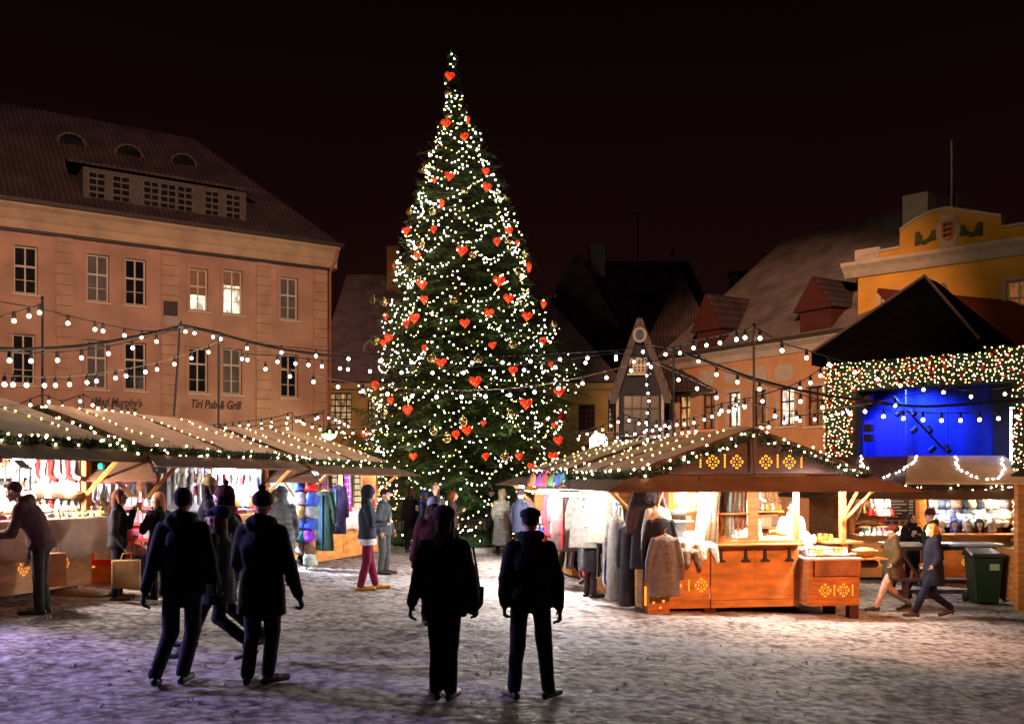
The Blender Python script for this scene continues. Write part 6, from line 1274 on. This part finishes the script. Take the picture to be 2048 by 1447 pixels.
    # red cloth with white panel
    t = thing('table_runner', 'bright red cloth with a white embroidered panel hanging from the second left stall', 'cloth', s.w(2.55, -.385, 0), s.rot); m = MB(); m.box(-.35, .75, -.01, 0, .82, CT + .01); m.box(.25, .75, -.012, -.002, .42, .818); m.build('red_cloth', mat('red_cloth', (.62, .008, .01), .85, .15), t); MB().box(.36, .70, -.025, -.014, .52, CT + .012).build('white_panel', mat('white_linen', (.6, .58, .62), .9, .3, 20), t)
    o = MB().box(-.28, .2, -.02, 0, .35, .95).build('lace_cloth', mat('grey_lace', (.33, .26, .20), .9, .5, 22), None); o.location = s.w(1.7, -.40, 0); o.rotation_euler = (0, R(4), s.rot); tag(o, 'grey lace cloth hanging low on the second left stall', 'cloth')
    t = thing('folded_flag', 'orange, black and yellow flag hanging furled under the left stalls', 'flag', s.w(1.42, -.55, 2.05), s.rot + R(10))
    for i, (c, o_) in enumerate((('flag_orange', (.6, .10, .03)), ('flag_black', (.08, .08, .08)), ('flag_yellow', (.6, .35, .02)))): m = MB(); m.prism([(-.12 + i * .09, .05), (-.02 + i * .09, .05), (.22 + i * .045, -.52 + .1 * i), (.16 + i * .05, -.58 + .1 * i)], 'y', -.02 + i * .01, .0 + i * .01); m.build('stripe', mat(c, o_, .8), t)
    t = thing('draped_sack', 'dark brown sack with scalloped white lining on the corner of the left stalls', 'basket', s.w(1.95, -.62, CT - .18), s.rot); m = MB(); m.lathe([(.08, -.02), (.34, .05), (.42, .22), (.40, .23), (.3, .1)], n=20, sy=.5); m.build('sack', mat('dark_sack', (.05, .015, .012), .8), t); m = MB(); m.lathe([(.43, .16), (.44, .24), (.3, .27), (.28, .24)], n=20, sy=.52); m.build('lining', M_WHITE, t)
    # side face of the second stall: scarves, then rack with red goods
    goods(s, 'scarf', 14, (3.0, .4, 2.05), (3.0, 3.9, 2.05), 'hung along the side of the second left stall', ('silver', 'white', 'grey', 'white', 'silver', 'white', 'cream'), .8, 90)
    goods(s, 'mitten', 16, (3.3, .3, 1.9), (3.3, 3.9, 1.9), 'clipped under the side eave of the second left stall', ['white', 'silver', 'grey', 'red'], 1.1, 90); goods(s, 'fold', 9, (3.45, .3, CT), (3.45, 3.9, CT), 'on the side counter of the second left stall', ['white', 'red', 'grey'], 1, 90)
    MB().box(2.6, 2.64, .1, 4.1, .2, 2.12).build('back_board', mat('board_grey', (.22, .2, .2), .8), s.t)
    goods(s, 'hat', 12, (2.75, .3, 1.5), (2.75, 3.9, 1.5), 'on the inner wall of the second left stall', ['white', 'cream', 'silver', 'orange', 'red'], 1, 90); goods(s, 'bobble', 12, (2.8, .3, 1.75), (2.8, 3.9, 1.75), 'along the top of the inner wall, second left stall', ['white', 'teal', 'orange', 'cream'], 1, 90)
    pr = PG(281, 1180); t = thing('card_rack', 'tall rack of red-framed packets between the two women at the second left stall', 'display rack', pr, R(-8)); m = MB(); m.tube([(0, 0, 0), (0, 0, 1.55)], .02, 6); m.tube([(-.2, -.1, .02), (.2, .1, .02)], .012, 4); m.tube([(-.2, .1, .02), (.2, -.1, .02)], .012, 4); m.build('stand', mat('steel_stand', (.4, .4, .42), .4, metal=.7), t)
    for z in (.55, .80, 1.05, 1.30): m = MB(); m.box(-.24, .24, -.08, .08, z - .02, z); m.box(-.24, .24, -.10, -.08, z - .02, z + .03); m.box(-.10, -.085, -.115, -.10, z, z + .18); m.box(.085, .10, -.115, -.10, z, z + .18); m.box(-.10, .10, -.115, -.10, z + .165, z + .18); m.build('tray', mat('red_plastic', (.5, .015, .03), .5), t)
    rk = type('S', (), {})(); rk.w = lambda x_, y_, z_: pr + Matrix.Rotation(R(-8), 3, 'Z') @ V((x_, y_, z_)); rk.rot = R(-8)
    for i, z in enumerate((.55, .80, 1.05, 1.30)): goods(rk, 'book', 11, (-.22, 0, z), (.22, 0, z), f'in the {["lowest", "second lowest", "second highest", "highest"][i]} tray of the red packet rack', ['white', 'silver', 'white', 'pink'], .95, 0, .003, .03)
    # ---- stall left of the tree: hanging coats, hat column, tartan scarves
    s = S_L3; r0 = s.rot
    hung_coat('pale pink open cardigan hanging in front of the stall left of the tree', s.w(2.05, -.55, 1.86), r0 + R(5), (.55, .30, .32), .80, .25, trim=(.6, .02, .03)); hung_coat('dark jacket with bright red lining behind the pink cardigan', s.w(1.9, -.35, 2.0), r0 + R(8), (.35, .01, .015), .75, .26, trim=(.02, .02, .03)); hung_coat('grey short coat hanging right of the pink cardigan', s.w(2.6, -.2, 1.95), r0, (.22, .22, .25), .9, .25)
    hung_coat('long dark green patterned coat hanging low at the corner stall left of the tree', s.w(4.02, .05, 1.66), r0 + R(-10), (.02, .045, .03), 1.25, .22, trim=(.02, .08, .25)); hung_coat('dark purple patterned coat at the corner post left of the tree', s.w(4.10, .55, 1.78), r0 + R(-10), (.035, .02, .06), 1.05, .2, trim=(.05, .2, .25))
    t = thing('hat_stand', 'thin metal stand carrying a column of colourful hats left of the tree', 'hat stand', s.w(3.86, -.45, -.1), r0); m = MB(); m.tube([(0, 0, 0), (0, 0, 1.95)], .014, 6); m.tube([(-.2, 0, .02), (.2, 0, .02)], .012, 4); m.tube([(0, -.2, .02), (0, .2, .02)], .012, 4)
    for z in (.5, .75, 1.0, 1.25, 1.5, 1.75): m.tube([(-.16, -.06, z), (.16, -.06, z)], .008, 4)
    m.build('stand', M_IRON, t)
    for i, (z, cs) in enumerate(((1.78, ('blue', 'red')), (1.52, ('silver', 'blue')), (1.27, ('tan', 'grey')), (1.02, ('blue', 'blue')), (.77, ('teal', 'purple')), (.50, ('silver', 'brown')), (.3, ('black', 'silver')))):
        goods(s, 'hat', 2, (3.66, -.50, z - .14), (4.08, -.50, z - .14), f'in the {od(i, "topmost")} row of the metal hat stand', cs, 1.45, 0, .02, .35)
    goods(s, 'wide', 6, (3.45, .4, 2.0), (3.45, 3.0, 2.0), 'hung under the side eave left of the tree', ('white', 'white', 'cream', 'tan', 'cream', 'cream'), .95, 90)
    # tartan and purple scarves are drawn with stripes of their own
    def tartan(name, c1, c2):
        m = bpy.data.materials.new(name); m.use_nodes = True; b = m.node_tree.nodes['Principled BSDF']; Nn, Lk = m.node_tree.nodes, m.node_tree.links; tc = Nn.new('ShaderNodeTexCoord'); prev = None
        for d in 'XZ':
            wv = Nn.new('ShaderNodeTexWave'); wv.bands_direction = d; wv.inputs['Scale'].default_value = 3.2 if d == 'X' else 2.2; Lk.new(tc.outputs['Object'], wv.inputs['Vector']); g = Nn.new('ShaderNodeMath'); g.operation = 'GREATER_THAN'; g.inputs[1].default_value = .86; Lk.new(wv.outputs['Fac'], g.inputs[0])
            if prev: mx = Nn.new('ShaderNodeMath'); mx.operation = 'MAXIMUM'; Lk.new(prev.outputs[0], mx.inputs[0]); Lk.new(g.outputs[0], mx.inputs[1]); prev = mx
            else: prev = g
        mix = Nn.new('ShaderNodeMix'); mix.data_type = 'RGBA'; Lk.new(prev.outputs[0], mix.inputs[0]); mix.inputs[6].default_value = (*c1, 1); mix.inputs[7].default_value = (*c2, 1); Lk.new(mix.outputs[2], b.inputs['Base Color']); b.inputs['Roughness'].default_value = .9; return m
    for i, (y, c1, c2, lb) in enumerate(((1.5, (.50, .40, .25), (.03, .03, .03), 'beige tartan scarf hanging left of the purple scarf'), (2.15, (.38, .03, .60), (.5, .5, .6), 'bright purple scarf with white stripes under the eave'), (2.75, (.55, .47, .30), (.03, .05, .04), 'cream tartan scarf hanging right of the purple scarf'), (.9, (.35, .05, .04), (.02, .03, .2), 'red and blue tartan scarf at the left of the tartan row'))):
        o = scarf(.30, .95).build('tartan_scarf', tartan('tartan_%d' % i, c1, c2), None, True); o.location = s.w(3.62, y, 2.0); o.rotation_euler = (0, 0, r0 + R(80)); tag(o, lb, 'scarf')
    goods(s, 'fold', 12, (3.5, .6, CT), (3.5, 4.0, CT), 'on the side counter left of the tree', ['white', 'silver', 'red', 'green', 'white'], 1.2, 90); goods(s, 'fold', 10, (3.4, .6, CT + .09), (3.4, 3.6, CT + .09), 'stacked second layer on the counter left of the tree', ['white', 'white', 'red', 'silver'], 1.1, 90)
    drape(s, (1.0, 3.3, .38, .36, CT), 'white lace cloth over the counter of the stall left of the tree', mat('white_lace', (.55, .52, .50), .9, .35, 16), 'lace_cloth')
    goods(s, 'angel', 8, (3.7, 3.5, 1.5), (3.7, 4.1, 1.5), 'in the upper row hung beside the tree', ['tan', 'straw', 'red']); goods(s, 'angel', 8, (3.7, 3.5, 1.2), (3.7, 4.1, 1.2), 'in the lower row hung beside the tree', ['tan', 'orange', 'white']); goods(s, 'doll', 7, (3.1, 3.2, 1.75), (3.1, 4.1, 1.75), 'high at the back post beside the tree', ['red', 'white', 'tan'])
    goods(s, 'hat', 12, (2.0, .5, 1.7), (3.3, .5, 1.7), 'along the inner front shelf left of the tree', ['white', 'blue', 'silver', 'cream'], 1.1); goods(s, 'wide', 8, (1.0, .8, 2.1), (3.3, .8, 2.1), 'on the inner wall behind the hanging coats', ['white', 'silver', 'white', 'cream'], 1)
    MB().box(.3, 3.0, 1.3, 1.34, .2, 2.1).build('back_board', M_WHITE, s.t); MB().box(2.7, 2.74, 1.4, 4.1, .2, 2.1).build('back_board', M_CREAMD, s.t)
    MB().box(3.3, 3.34, 3.0, 3.9, CT, 1.75).build('green_board', mat('green_board', (.22, .26, .06), .8), s.t)
    [folk_star(s.t, lambda u, z: (W + .042, u, z), 2.7 + .28 * i, .72, .09, M_CUTD) for i in range(4)]
    # ---- main right stall, left side and front
    s = S_R1; r0 = s.rot
    hung_coat('long white coat hanging on the left side of the foreground stall', s.w(-.62, 1.5, 1.98), r0 + R(-25), (.42, .39, .35), 1.0, .27, buttons=True); hung_coat('dark brown coat with red hem behind the long white coat', s.w(-.75, 2.6, 2.05), r0 + R(-30), (.05, .02, .02), 1.2, .24, trim=(.5, .02, .02)); hung_coat('bright red coat with cream trim at the far end of the coat row', s.w(-.8, 3.2, 2.0), r0 + R(-40), (.5, .015, .02), .9, .2, trim=(.5, .4, .3))
    hung_coat('cream shawl-collared coat between white coat and charcoal coat', s.w(-.45, .9, 2.05), r0 + R(-20), (.42, .36, .28), .95, .26); hung_coat('long charcoal coat hanging at the front left corner', s.w(-.02, -.20, 2.0), r0 + R(-10), (.055, .042, .045), 1.25, .27, buttons=True); hung_coat('short white hooded jacket in front of the charcoal coat', s.w(.10, -.33, 1.75), r0 + R(4), (.6, .53, .42), .7, .2)
    hung_coat('black jacket on a yellow hanger above the grey cardigan', s.w(.12, -.42, 1.58), r0 + R(2), (.012, .012, .015), .8, .24); hung_coat('grey knitted cardigan with pockets hanging in front of the panel', s.w(.16, -.52, 1.30), r0 + R(2), (.14, .115, .105), .95, .245, buttons=True, puff=1.1)
    hung_coat('long pale grey scarf-coat hanging down the left panel', s.w(-.42, .25, 1.55), r0 + R(-40), (.30, .26, .24), 1.35, .15); hung_coat('dark slim coat beside the pale grey one', s.w(-.30, -.02, 1.45), r0 + R(-35), (.03, .025, .03), 1.3, .13)
    goods(s, 'scarf', 12, (-.42, 3.9, 1.18), (-.42, .6, 1.18), 'draped over the side counter of the foreground stall', ('white', 'charcoal', 'silver', 'grey', 'white', 'black', 'red', 'silver'), .85, -90); goods(s, 'fold', 10, (-.2, 3.9, CT + .02), (-.2, .5, CT + .02), 'piled on the side counter of the foreground stall', ['white', 'white', 'silver', 'red'], 1.2, -90)
    goods(s, 'mitten', 12, (-.3, 3.8, 1.8), (-.3, .3, 1.8), 'clipped above the side counter of the foreground stall', ['white', 'grey', 'brown', 'charcoal'], 1.4, -90)
    goods(s, 'wide', 6, (.35, .25, 2.08), (1.05, .25, 2.08), 'under the front beam of the foreground stall', ('red', 'orange', 'grey', 'silver', 'tan', 'grey'), .6); goods(s, 'fold', 5, (.45, .8, 1.5), (1.0, .8, 1.5), 'on the small inner shelf behind the sheepskins', ['cream', 'grey', 'brown'], .8)
    MB().box(.38, 1.05, .6, .95, 1.46, 1.49).build('shelf', M_WHITE, s.t); MB().box(.36, 1.06, 1.0, 1.04, .2, 2.1).build('back_board', mat('board_grey', (.22, .2, .2), .8), s.t)
    goods(s, 'box', 7, (2.0, 2.2, 1.3), (3.3, 2.2, 1.3), 'on the lower back partition shelf', ['brown', 'white', 'grey', 'tan'], 1.5); goods(s, 'sock', 8, (2.0, 2.1, 2.1), (3.3, 2.1, 2.1), 'hung from the back partition top', ['white', 'grey', 'red', 'brown']); MB().box(1.9, 3.4, 2.15, 2.38, 1.26, 1.29).build('shelf', M_WOODL, s.t)
    goods(s, 'scarf', 7, (1.17, .10, 2.08), (1.76, .10, 2.08), 'behind the window bars of the foreground stall', ('brown', 'tan', 'brown', 'grey', 'brown', 'cream', 'brown'), .92, 0, .01, .02); goods(s, 'scarf', 3, (1.00, -.1, 2.06), (1.18, -.12, 2.04), 'in the fringed group left of the barred window', ('white', 'cream', 'brown'), 1.1)
    # sheepskins
    fm = cloth_mat('sheepskin', (.66, .60, .52), n=.15)
    for i, (x_, y_, z_, lb) in enumerate(((.50, -.22, 1.17, 'white sheepskin at the left of the pile on the front counter'), (.72, -.26, 1.14, 'white sheepskin in the middle of the pile, hair hanging down'), (.95, -.26, 1.10, 'sheepskin at the right of the pile with wispy tail'), (.75, -.1, 1.26, 'topmost white sheepskin lying flat on the pile'), (.60, -.36, 1.02, 'brown and grey shaded sheepskin hanging lowest in front'))):
        m = MB(); m.ball((0, 0, 0), .17, 12, 8, ry=.12, rz=.09); m.cap((-.08, -.08, -.02), .08, (-.11, -.14, -.18), .045); m.cap((.06, -.1, -.02), .08, (.10, -.15, -.22), .04); o = blob('sheepskin', m, fm if i != 4 else cloth_mat('sheepskin_brown', (.20, .14, .10), n=.5), None, .014, 1, .05); o.location = s.w(x_, y_, z_); o.rotation_euler = (0, 0, r0 + ru(-.3, .3)); tag(o, lb, 'sheepskin')
    # food
    goods(s, 'wheel', 3, (2.32, .35, CT), (2.55, .35, CT), 'in the lower cheese row of the foreground stall', ('straw', 'straw', 'straw'), 1.15); goods(s, 'wheel', 2, (2.35, .38, CT + .1), (2.55, .38, CT + .1), 'stacked on top of the other cheeses', ('straw', 'cream'), 1.15); goods(s, 'loaf', 4, (2.0, .0, CT), (2.5, .0, CT), 'on the cloth in the middle opening', ['white', 'cream'], .8)
    goods(s, 'box', 6, (2.0, 2.2, 1.6), (2.6, 2.2, 1.6), 'on the back partition shelf of the foreground stall', ['brown', 'tan', 'white']); MB().box(1.9, 3.4, 2.15, 2.38, 1.56, 1.59).build('shelf', M_WOODL, s.t); goods(s, 'jar', 10, (2.7, 2.25, 1.6), (3.4, 2.25, 1.6), 'on the back shelf over the food display', ['brown', 'orange', 'straw', 'white'])
    goods(s, 'loaf', 8, (2.72, -.25, .905), (3.5, -.25, .905), 'in the front row of the food display', ['tan', 'straw', 'white', 'brown'], .62); goods(s, 'jar', 9, (2.7, -.05, .905), (3.5, -.05, .905), 'in the second row of the food display', ['white', 'straw', 'cream'], 1.2); goods(s, 'wheel', 6, (2.7, .15, .95), (3.4, .15, 1.0), 'at the back of the food display', ['straw', 'white', 'cream', 'straw'], 1.0); goods(s, 'jar', 7, (2.7, .25, 1.08), (3.4, .25, 1.12), 'on the raised step of the food display', ['orange', 'white', 'straw'], 1.2)
    o = inst('basket', ME['basket'], None, s.w(3.72, -.2, .89), (0, 0, 0), (.5, .27, .08), 1.1); tag(o, 'big round straw basket on the side ledge of the foreground stall', 'basket')
    o = MB().cap((-.2, 0, 0), .07, (.2, 0, 0), .07, 12).build('rolled_cloth', mat('dark_red_roll', (.12, .02, .02), .8), None); o.location = s.w(3.75, -.1, .77); o.rotation_euler = (0, 0, r0); tag(o, 'dark red rolled cloth under the side ledge of the foreground stall', 'rolled cloth')
    m = MB(); m.box(1.96, 2.55, .0, .55, 1.135, 1.16); m.box(1.96, 2.55, -.30, -.285, 1.0, 1.16) if 0 else None; o = m.build('counter_cloth', M_WHITE, None); o.matrix_world = s.M; tag(o, 'white cloth under the cheeses in the middle opening', 'cloth')
    m = MB(); m.lathe([(.0, .0), (.16, .0), (.13, .22), (.05, .36), (.0, .38)], n=12); o = m.build('white_drape', M_WHITE, None, True); o.location = s.w(2.95, .35, .92); tag(o, 'tall white draped mound at the back of the food display', 'cloth')
    for y_ in (-.40,): m = MB(); m.box(2.7, 3.5, y_ - .07, y_ - .064, .62, .87); o = m.build('plastic_sheet', mat('clear_sheet', (.35, .14, .07), .25, .4, 5), None); o.matrix_world = s.M; tag(o, 'glossy plastic sheet hanging over the front of the display box', 'sheet')
    # ---- stall right of the tree
    s = S_R2; r0 = s.rot
    MB().box(.9, .94, .1, 4.1, .2, 2.1).build('back_board', M_WHITE, s.t); MB().box(.3, 3.3, 1.6, 1.64, .2, 2.1).build('back_board', M_WHITE, s.t)
    for i, (c, lb) in enumerate((('teal', 'teal felt elf hat at the right end of the hats over the lamp'), ('blue', 'blue felt hat beside the teal one over the lamp'), ('green', 'dark green felt hat in the middle over the lamp'), ('red', 'dark red felt hat with big loop over the lamp'), ('purple', 'purple looped felt hat over the lamp'), ('orange', 'orange felt hat at the left end over the lamp'))):
        m = MB(); h = .27; m.lathe([(.13, 0), (.12, .09), (.08, .18), (.03, h)], n=12); m.tube([(0, 0, h - .04), (.05, 0, h + .04), (.12, 0, h - .03), (.15, 0, h - .18)], .03, 6) if i in (3, 4) else m.ball((.02, 0, h), .035, 6, 5)
        o = m.build('felt_hat', mat('felt_' + c, tuple(x * .18 for x in PAL[c]), .95), None, True); q = P(1128 - i * 12, 972, 19.3); o.location = q + V((0, i * .05, 0)); o.rotation_euler = (0, ru(-.15, .15), 0); tag(o, lb, 'hat')
    t = thing('hat_board', 'tilted wooden board carrying the colourful felt hats', 'board', P(1100, 982, 19.4)); MB().slab((-.5, -.15, 0), (.42, -.15, -.12), (.42, .25, .0), (-.5, .25, .08), .03).build('board', M_WOODL, t)
    for i, (z, k, pl, lb) in enumerate(((1.9, 'doll', ['white', 'red', 'brown'], 'upper'), (1.65, 'mitten', ['white', 'silver', 'red'], 'second'), (1.45, 'doll', ['brown', 'white', 'red'], 'third'))):
        goods(s, k, 12, (1.05 - .1 * i, 3.8, z - .2 * (k == 'doll')), (1.05 - .1 * i, .3, z - .2 * (k == 'doll')), f'in the {lb} row right of the tree', pl, 1.1, -90)
    goods(s, 'box', 12, (-.1, 3.9, CT), (-.1, .3, CT), 'on the side counter right of the tree', ['white', 'straw', 'orange', 'white'], 1.0, -90); goods(s, 'basket', 6, (.25, 3.8, CT), (.25, .6, CT), 'behind the side counter right of the tree', ['straw', 'white'], .8); goods(s, 'doll', 9, (-.45, 1.6, .9), (-.45, .1, .9), 'dangling below the counter right of the tree', ['red', 'white', 'blue'], 1, -90)
    for i, z in enumerate((1.9, 1.7, 1.5, 1.3, 1.1, .9, .7, .5)): goods(s, 'mitten', 3, (-.55, .35, z), (-.45, -.15, z), f'in the {od(i, "topmost")} row of small goods by the coats', ['white', 'red', 'silver', 'blue'], 1.3, -60)
    [folk_star(s.t, lambda u, z: (-.042, u, z), .6 + .4 * i, .55, .09, M_CUTD) for i in range(4)]
    m = MB(); m.lathe([(.0, 0), (.36, .02), (.38, .0), (.0, -.02)], n=24); o = m.build('patterned_plate', mat('patterned_disc', (.05, .02, .03), .6, .8, 25), None); o.location = P(1050, 1018, 24.6); o.scale = (.7, .7, .7); o.rotation_euler = (R(90), 0, R(10)); tag(o, 'large round patterned disc on the end wall near the tree', 'ornament')
    # ---- hat and food stall
    s = S_R3; r0 = s.rot
    bw = MB(); bw.box(1.0, 1.04, .1, 4.1, .2, 2.2); bw.build('back_board', mat('warm_board', (.30, .12, .04), .8), s.t); MB().box(.0, 1.0, 2.35, 2.40, .2, 2.2).build('divider', M_WOOD, s.t)
    for z in (1.32, 1.62): MB().box(.7, 1.0, 2.45, 4.1, z, z + .025).build('shelf', M_WOODL, s.t)
    # menu board
    q = s.w(.62, 2.78, 1.72); t = thing('menu_board', 'black menu board with white writing in a wooden frame at the food stall', 'menu board', q, 0); MB().box(-.36, .36, -.02, .0, -.27, .27).build('board', mat('chalk_black', (.015, .012, .012), .8), t)
    m = MB()
    for a in ((-.39, -.36, -.27, .27), (.36, .39, -.27, .27), (-.39, .39, .27, .30), (-.39, .39, -.30, -.27)): m.box(a[0], a[1], -.03, .01, a[2], a[3])
    m.build('frame', M_WOODL, t); m = MB(); random.seed(8)
    for i in range(6):
        z = .19 - i * .075; x_ = -.31
        while x_ < (.06, .12, -.02, .14, .0, -.08)[i]: w = ru(.02, .05); m.box(x_, x_ + w * .8, -.024, -.021, z - .016, z + .012); x_ += w
        m.box(.2, .24, -.024, -.021, z - .016, z + .012); m.box(.25, .29, -.024, -.021, z - .016, z + .012)
    m.build('chalk_writing', M_WHITE, t)
    goods(s, 'doll', 6, (.3, 3.7, 1.75), (.3, 3.1, 1.75), 'in the Christmas garland of the food stall', ['white', 'red', 'grey'], 1.3); goods(s, 'bobble', 6, (.3, 3.7, 1.55), (.3, 3.1, 1.55), 'below the garland of the food stall', ['red', 'cream', 'white'], 1.1); goods(s, 'book', 14, (.8, 3.2, 1.35), (.8, 2.5, 1.35), 'on the bookshelf under the menu board', ['white', 'silver', 'red', 'blue'])
    goods(s, 'box', 5, (.3, 3.3, CT + .0), (.3, 3.0, CT + .0), 'in the red stack on the food stall counter', ['red'], 1.3); goods(s, 'jar', 10, (-.15, 4.0, CT), (-.15, 2.9, CT), 'on the food stall counter', ['white', 'cream', 'green', 'pink'], 1.2); goods(s, 'basket', 3, (.2, 4.0, CT), (.2, 2.8, CT), 'behind the jars of the food stall', ['brown', 'tan', 'white'], 1.2)
    goods(s, 'jar', 12, (.85, 4.0, 1.645), (.85, 2.6, 1.645), 'on the top shelf of the food stall', ['orange', 'red', 'brown', 'straw'], 1.1)
    for i, z in enumerate((2.0, 1.82, 1.64, 1.46)): goods(s, 'fur' if i % 2 else 'cap', 11, (.75 - .12 * i, 2.3, z - .1), (.75 - .12 * i, .2, z - .1), f'in the {od(i, "topmost")} row of the hat wall', ['grey', 'charcoal', 'cream', 'brown', 'charcoal', 'tan', 'black', 'grey'], 1.45, 90, .02, .3)
    goods(s, 'fur', 10, (.28, 2.25, 1.30), (.28, .3, 1.30), 'in the lowest row of the hat wall', ['white', 'cream', 'white', 'grey'], 1.1)
    for i, z in enumerate((1.95, 1.75, 1.55, 1.35, 1.15, .95, .75, .55)): goods(s, 'cap' if i % 2 else 'fur', 4, (-.28, .42, z), (-.22, -.1, z), f'in the {od(i, "topmost")} row of hats by the brown post', ('cream', 'black', 'tan', 'charcoal'), 1.1, 0)
    for i, (y_, c, lb) in enumerate(((1.75, 'blue', 'mannequin head with blue hooded scarf'), (1.45, 'grey', 'mannequin head with grey curly hat and scarf'), (1.15, 'black', 'mannequin head with dark blue cap'), (.85, 'white', 'mannequin head under tall white fur hat'), (2.1, 'white', 'mannequin head with white hood, nearest the standing man,'))):
        q = s.w(-.05, y_, CT); t = thing('mannequin_head', lb + ' on the hat stall counter', 'mannequin', q, R(160)); m = MB(); m.ball((0, 0, .24), .07, 12, 10, ry=.085, rz=.10); m.cap((0, 0, .0), .05, (0, 0, .18), .045); m.ball((0, .08, .22), .015, 6, 5); blob('head', m, mat('mannequin_skin', (.6, .42, .3), .4), t, .012, 2)
        m = MB(); m.ball((0, -.02, .29), .095, 12, 9, ry=.10, rz=.08 + .05 * (i == 3)); m.cap((-.07, -.02, .25), .035, (-.06, 0, .1), .03); m.cap((.07, -.02, .25), .035, (.06, 0, .1), .03); m.cap((-.06, 0, .07), .05, (.06, 0, .07), .05); blob('hat', m, cloth_mat('mq_' + c, PAL[c]), t, .012, 1, .02)
    ct = thing('light_chain', 'star-shaped white lights along the food stall counter edge', 'light chain', (0, 0, 0), 0); st = MB()
    for k in range(10): a = R(36 * k); r_ = .045 if k % 2 == 0 else .018; st.v.append((r_ * math.cos(a), -.006, r_ * math.sin(a)))
    st.v += [(0, -.015, 0), (0, .01, 0)]; st.f = [(k, (k + 1) % 10, 10) for k in range(10)] + [((k + 1) % 10, k, 11) for k in range(10)]; st.m = [0] * 20; sm_ = st.mesh('bulb', M_FAIRYW)
    for k in range(9): q = s.w(-.38, 4.1 - k * .145, CT + .02 + .02 * (k % 2)); inst('bulb', sm_, ct, q)
    MB().tube([s.w(-.37, 4.15, CT + .03), s.w(-.37, 2.9, CT + .03)], .008, 4).build('wire', M_BLACK, ct)
display_goods()

# ------------------------------------------------------------ table, bin
def furniture():
    p = PG(1868, 1192); p = V(((1880 - 1024) / 2000 * 20.6, 20.6, 0)); p.z = G(p.x); t = thing('picnic_table', 'brown high standing table with crossed legs beside the wheeled bin', 'table', p, 0)
    MB().box(-1.15, 1.15, -.38, .38, 1.06, 1.11).build('table_top', mat('pale_table_top', (.40, .33, .30), .5, .2, 4), t); MB().box(-1.1, 1.1, -.32, .32, .98, 1.055).build('apron', M_WOODD, t)
    for x in (-.85, .85):
        for s in (-1, 1): k = MB(); k.slab((x - .05, s * .55, 0), (x + .05, s * .55, 0), (x + .05, -s * .28, .98), (x - .05, -s * .28, .98), .07); k.build('leg', M_WOODD if x < 0 else M_WOODD, t)
    for a, b in (((-.95, 0), (-.35, .95)), ((.35, 0), (.95, .95))): k = MB(); k.tube([(a[0], -.42, a[1]), (b[0], -.42, b[1])], .04, 4); k.build('crossbar', M_WOODD, t); k = MB(); k.tube([(-b[0] + (.6 if 0 else 0) + (a[0] + b[0]), -.44, a[1]) if 0 else (b[0], -.47, a[1]), (a[0], -.47, b[1])], .04, 4); k.build('crossbar', M_WOODD, t)
    MB().box(-1.2, 1.2, -.52, -.44, .12, .2).build('footrest', M_WOODD, t); MB().box(-1.2, 1.2, -.85, -.6, .40, .45).build('bench', M_WOODD, t)
    for x in (-1.0, 1.0): MB().box(x - .04, x + .04, -.80, -.64, 0, .395).build('bench_leg', M_WOODD, t)
    p = PG(1966, 1206); g = mat('bin_green', (.006, .022, .006), .5, .15, 6); t = thing('wheelie_bin', 'dark green wheeled rubbish bin with black lid near the brown post', 'bin', p, R(-8)); m = MB()
    m.add([(-.22, -.26, .04), (.22, -.26, .04), (.22, .22, .04), (-.22, .22, .04), (-.28, -.34, .92), (.28, -.34, .92), (.28, .30, .92), (-.28, .30, .92)], [(0, 3, 2, 1), (4, 5, 6, 7), (0, 1, 5, 4), (1, 2, 6, 5), (2, 3, 7, 6), (3, 0, 4, 7)]); b = m.build('bin_body', g, t); bv = b.modifiers.new('bevel', 'BEVEL'); bv.width = .03; bv.segments = 2
    m = MB(); m.add([(-.32, -.38, .93), (.32, -.38, .93), (.32, .34, .93), (-.32, .34, .93), (-.30, -.34, 1.0), (.30, -.34, 1.0), (.26, .30, 1.08), (-.26, .30, 1.08)], [(0, 3, 2, 1), (4, 5, 6, 7), (0, 1, 5, 4), (1, 2, 6, 5), (2, 3, 7, 6), (3, 0, 4, 7)]); b = m.build('lid', mat('bin_lid', (.02, .02, .02), .45, .2), t); bv = b.modifiers.new('bevel', 'BEVEL'); bv.width = .03; bv.segments = 2
    MB().box(.02, .20, -.335, -.325, .68, .80).build('sticker', mat('pale_sticker', (.22, .30, .16), .6), t)
    for x in (-.27, .27): m = MB(); m.v = []; m.lathe([(.11, -.03), (.115, 0), (.11, .03)], n=16); m.xf(lambda v: V((v.z + x, v.x + .22, v.y + .11))); m.build('wheel', M_IRON, t, True)
    m = MB(); m.tube([(-.2, .36, .98), (.2, .36, .98)], .02, 6); m.build('handle', M_IRON, t)
    # ridge of cleared snow under the second left stall
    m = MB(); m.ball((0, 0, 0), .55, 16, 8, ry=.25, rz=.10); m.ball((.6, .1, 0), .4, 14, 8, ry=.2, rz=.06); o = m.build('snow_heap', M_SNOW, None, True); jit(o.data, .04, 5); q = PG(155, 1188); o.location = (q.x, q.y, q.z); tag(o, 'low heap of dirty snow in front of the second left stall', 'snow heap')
furniture()
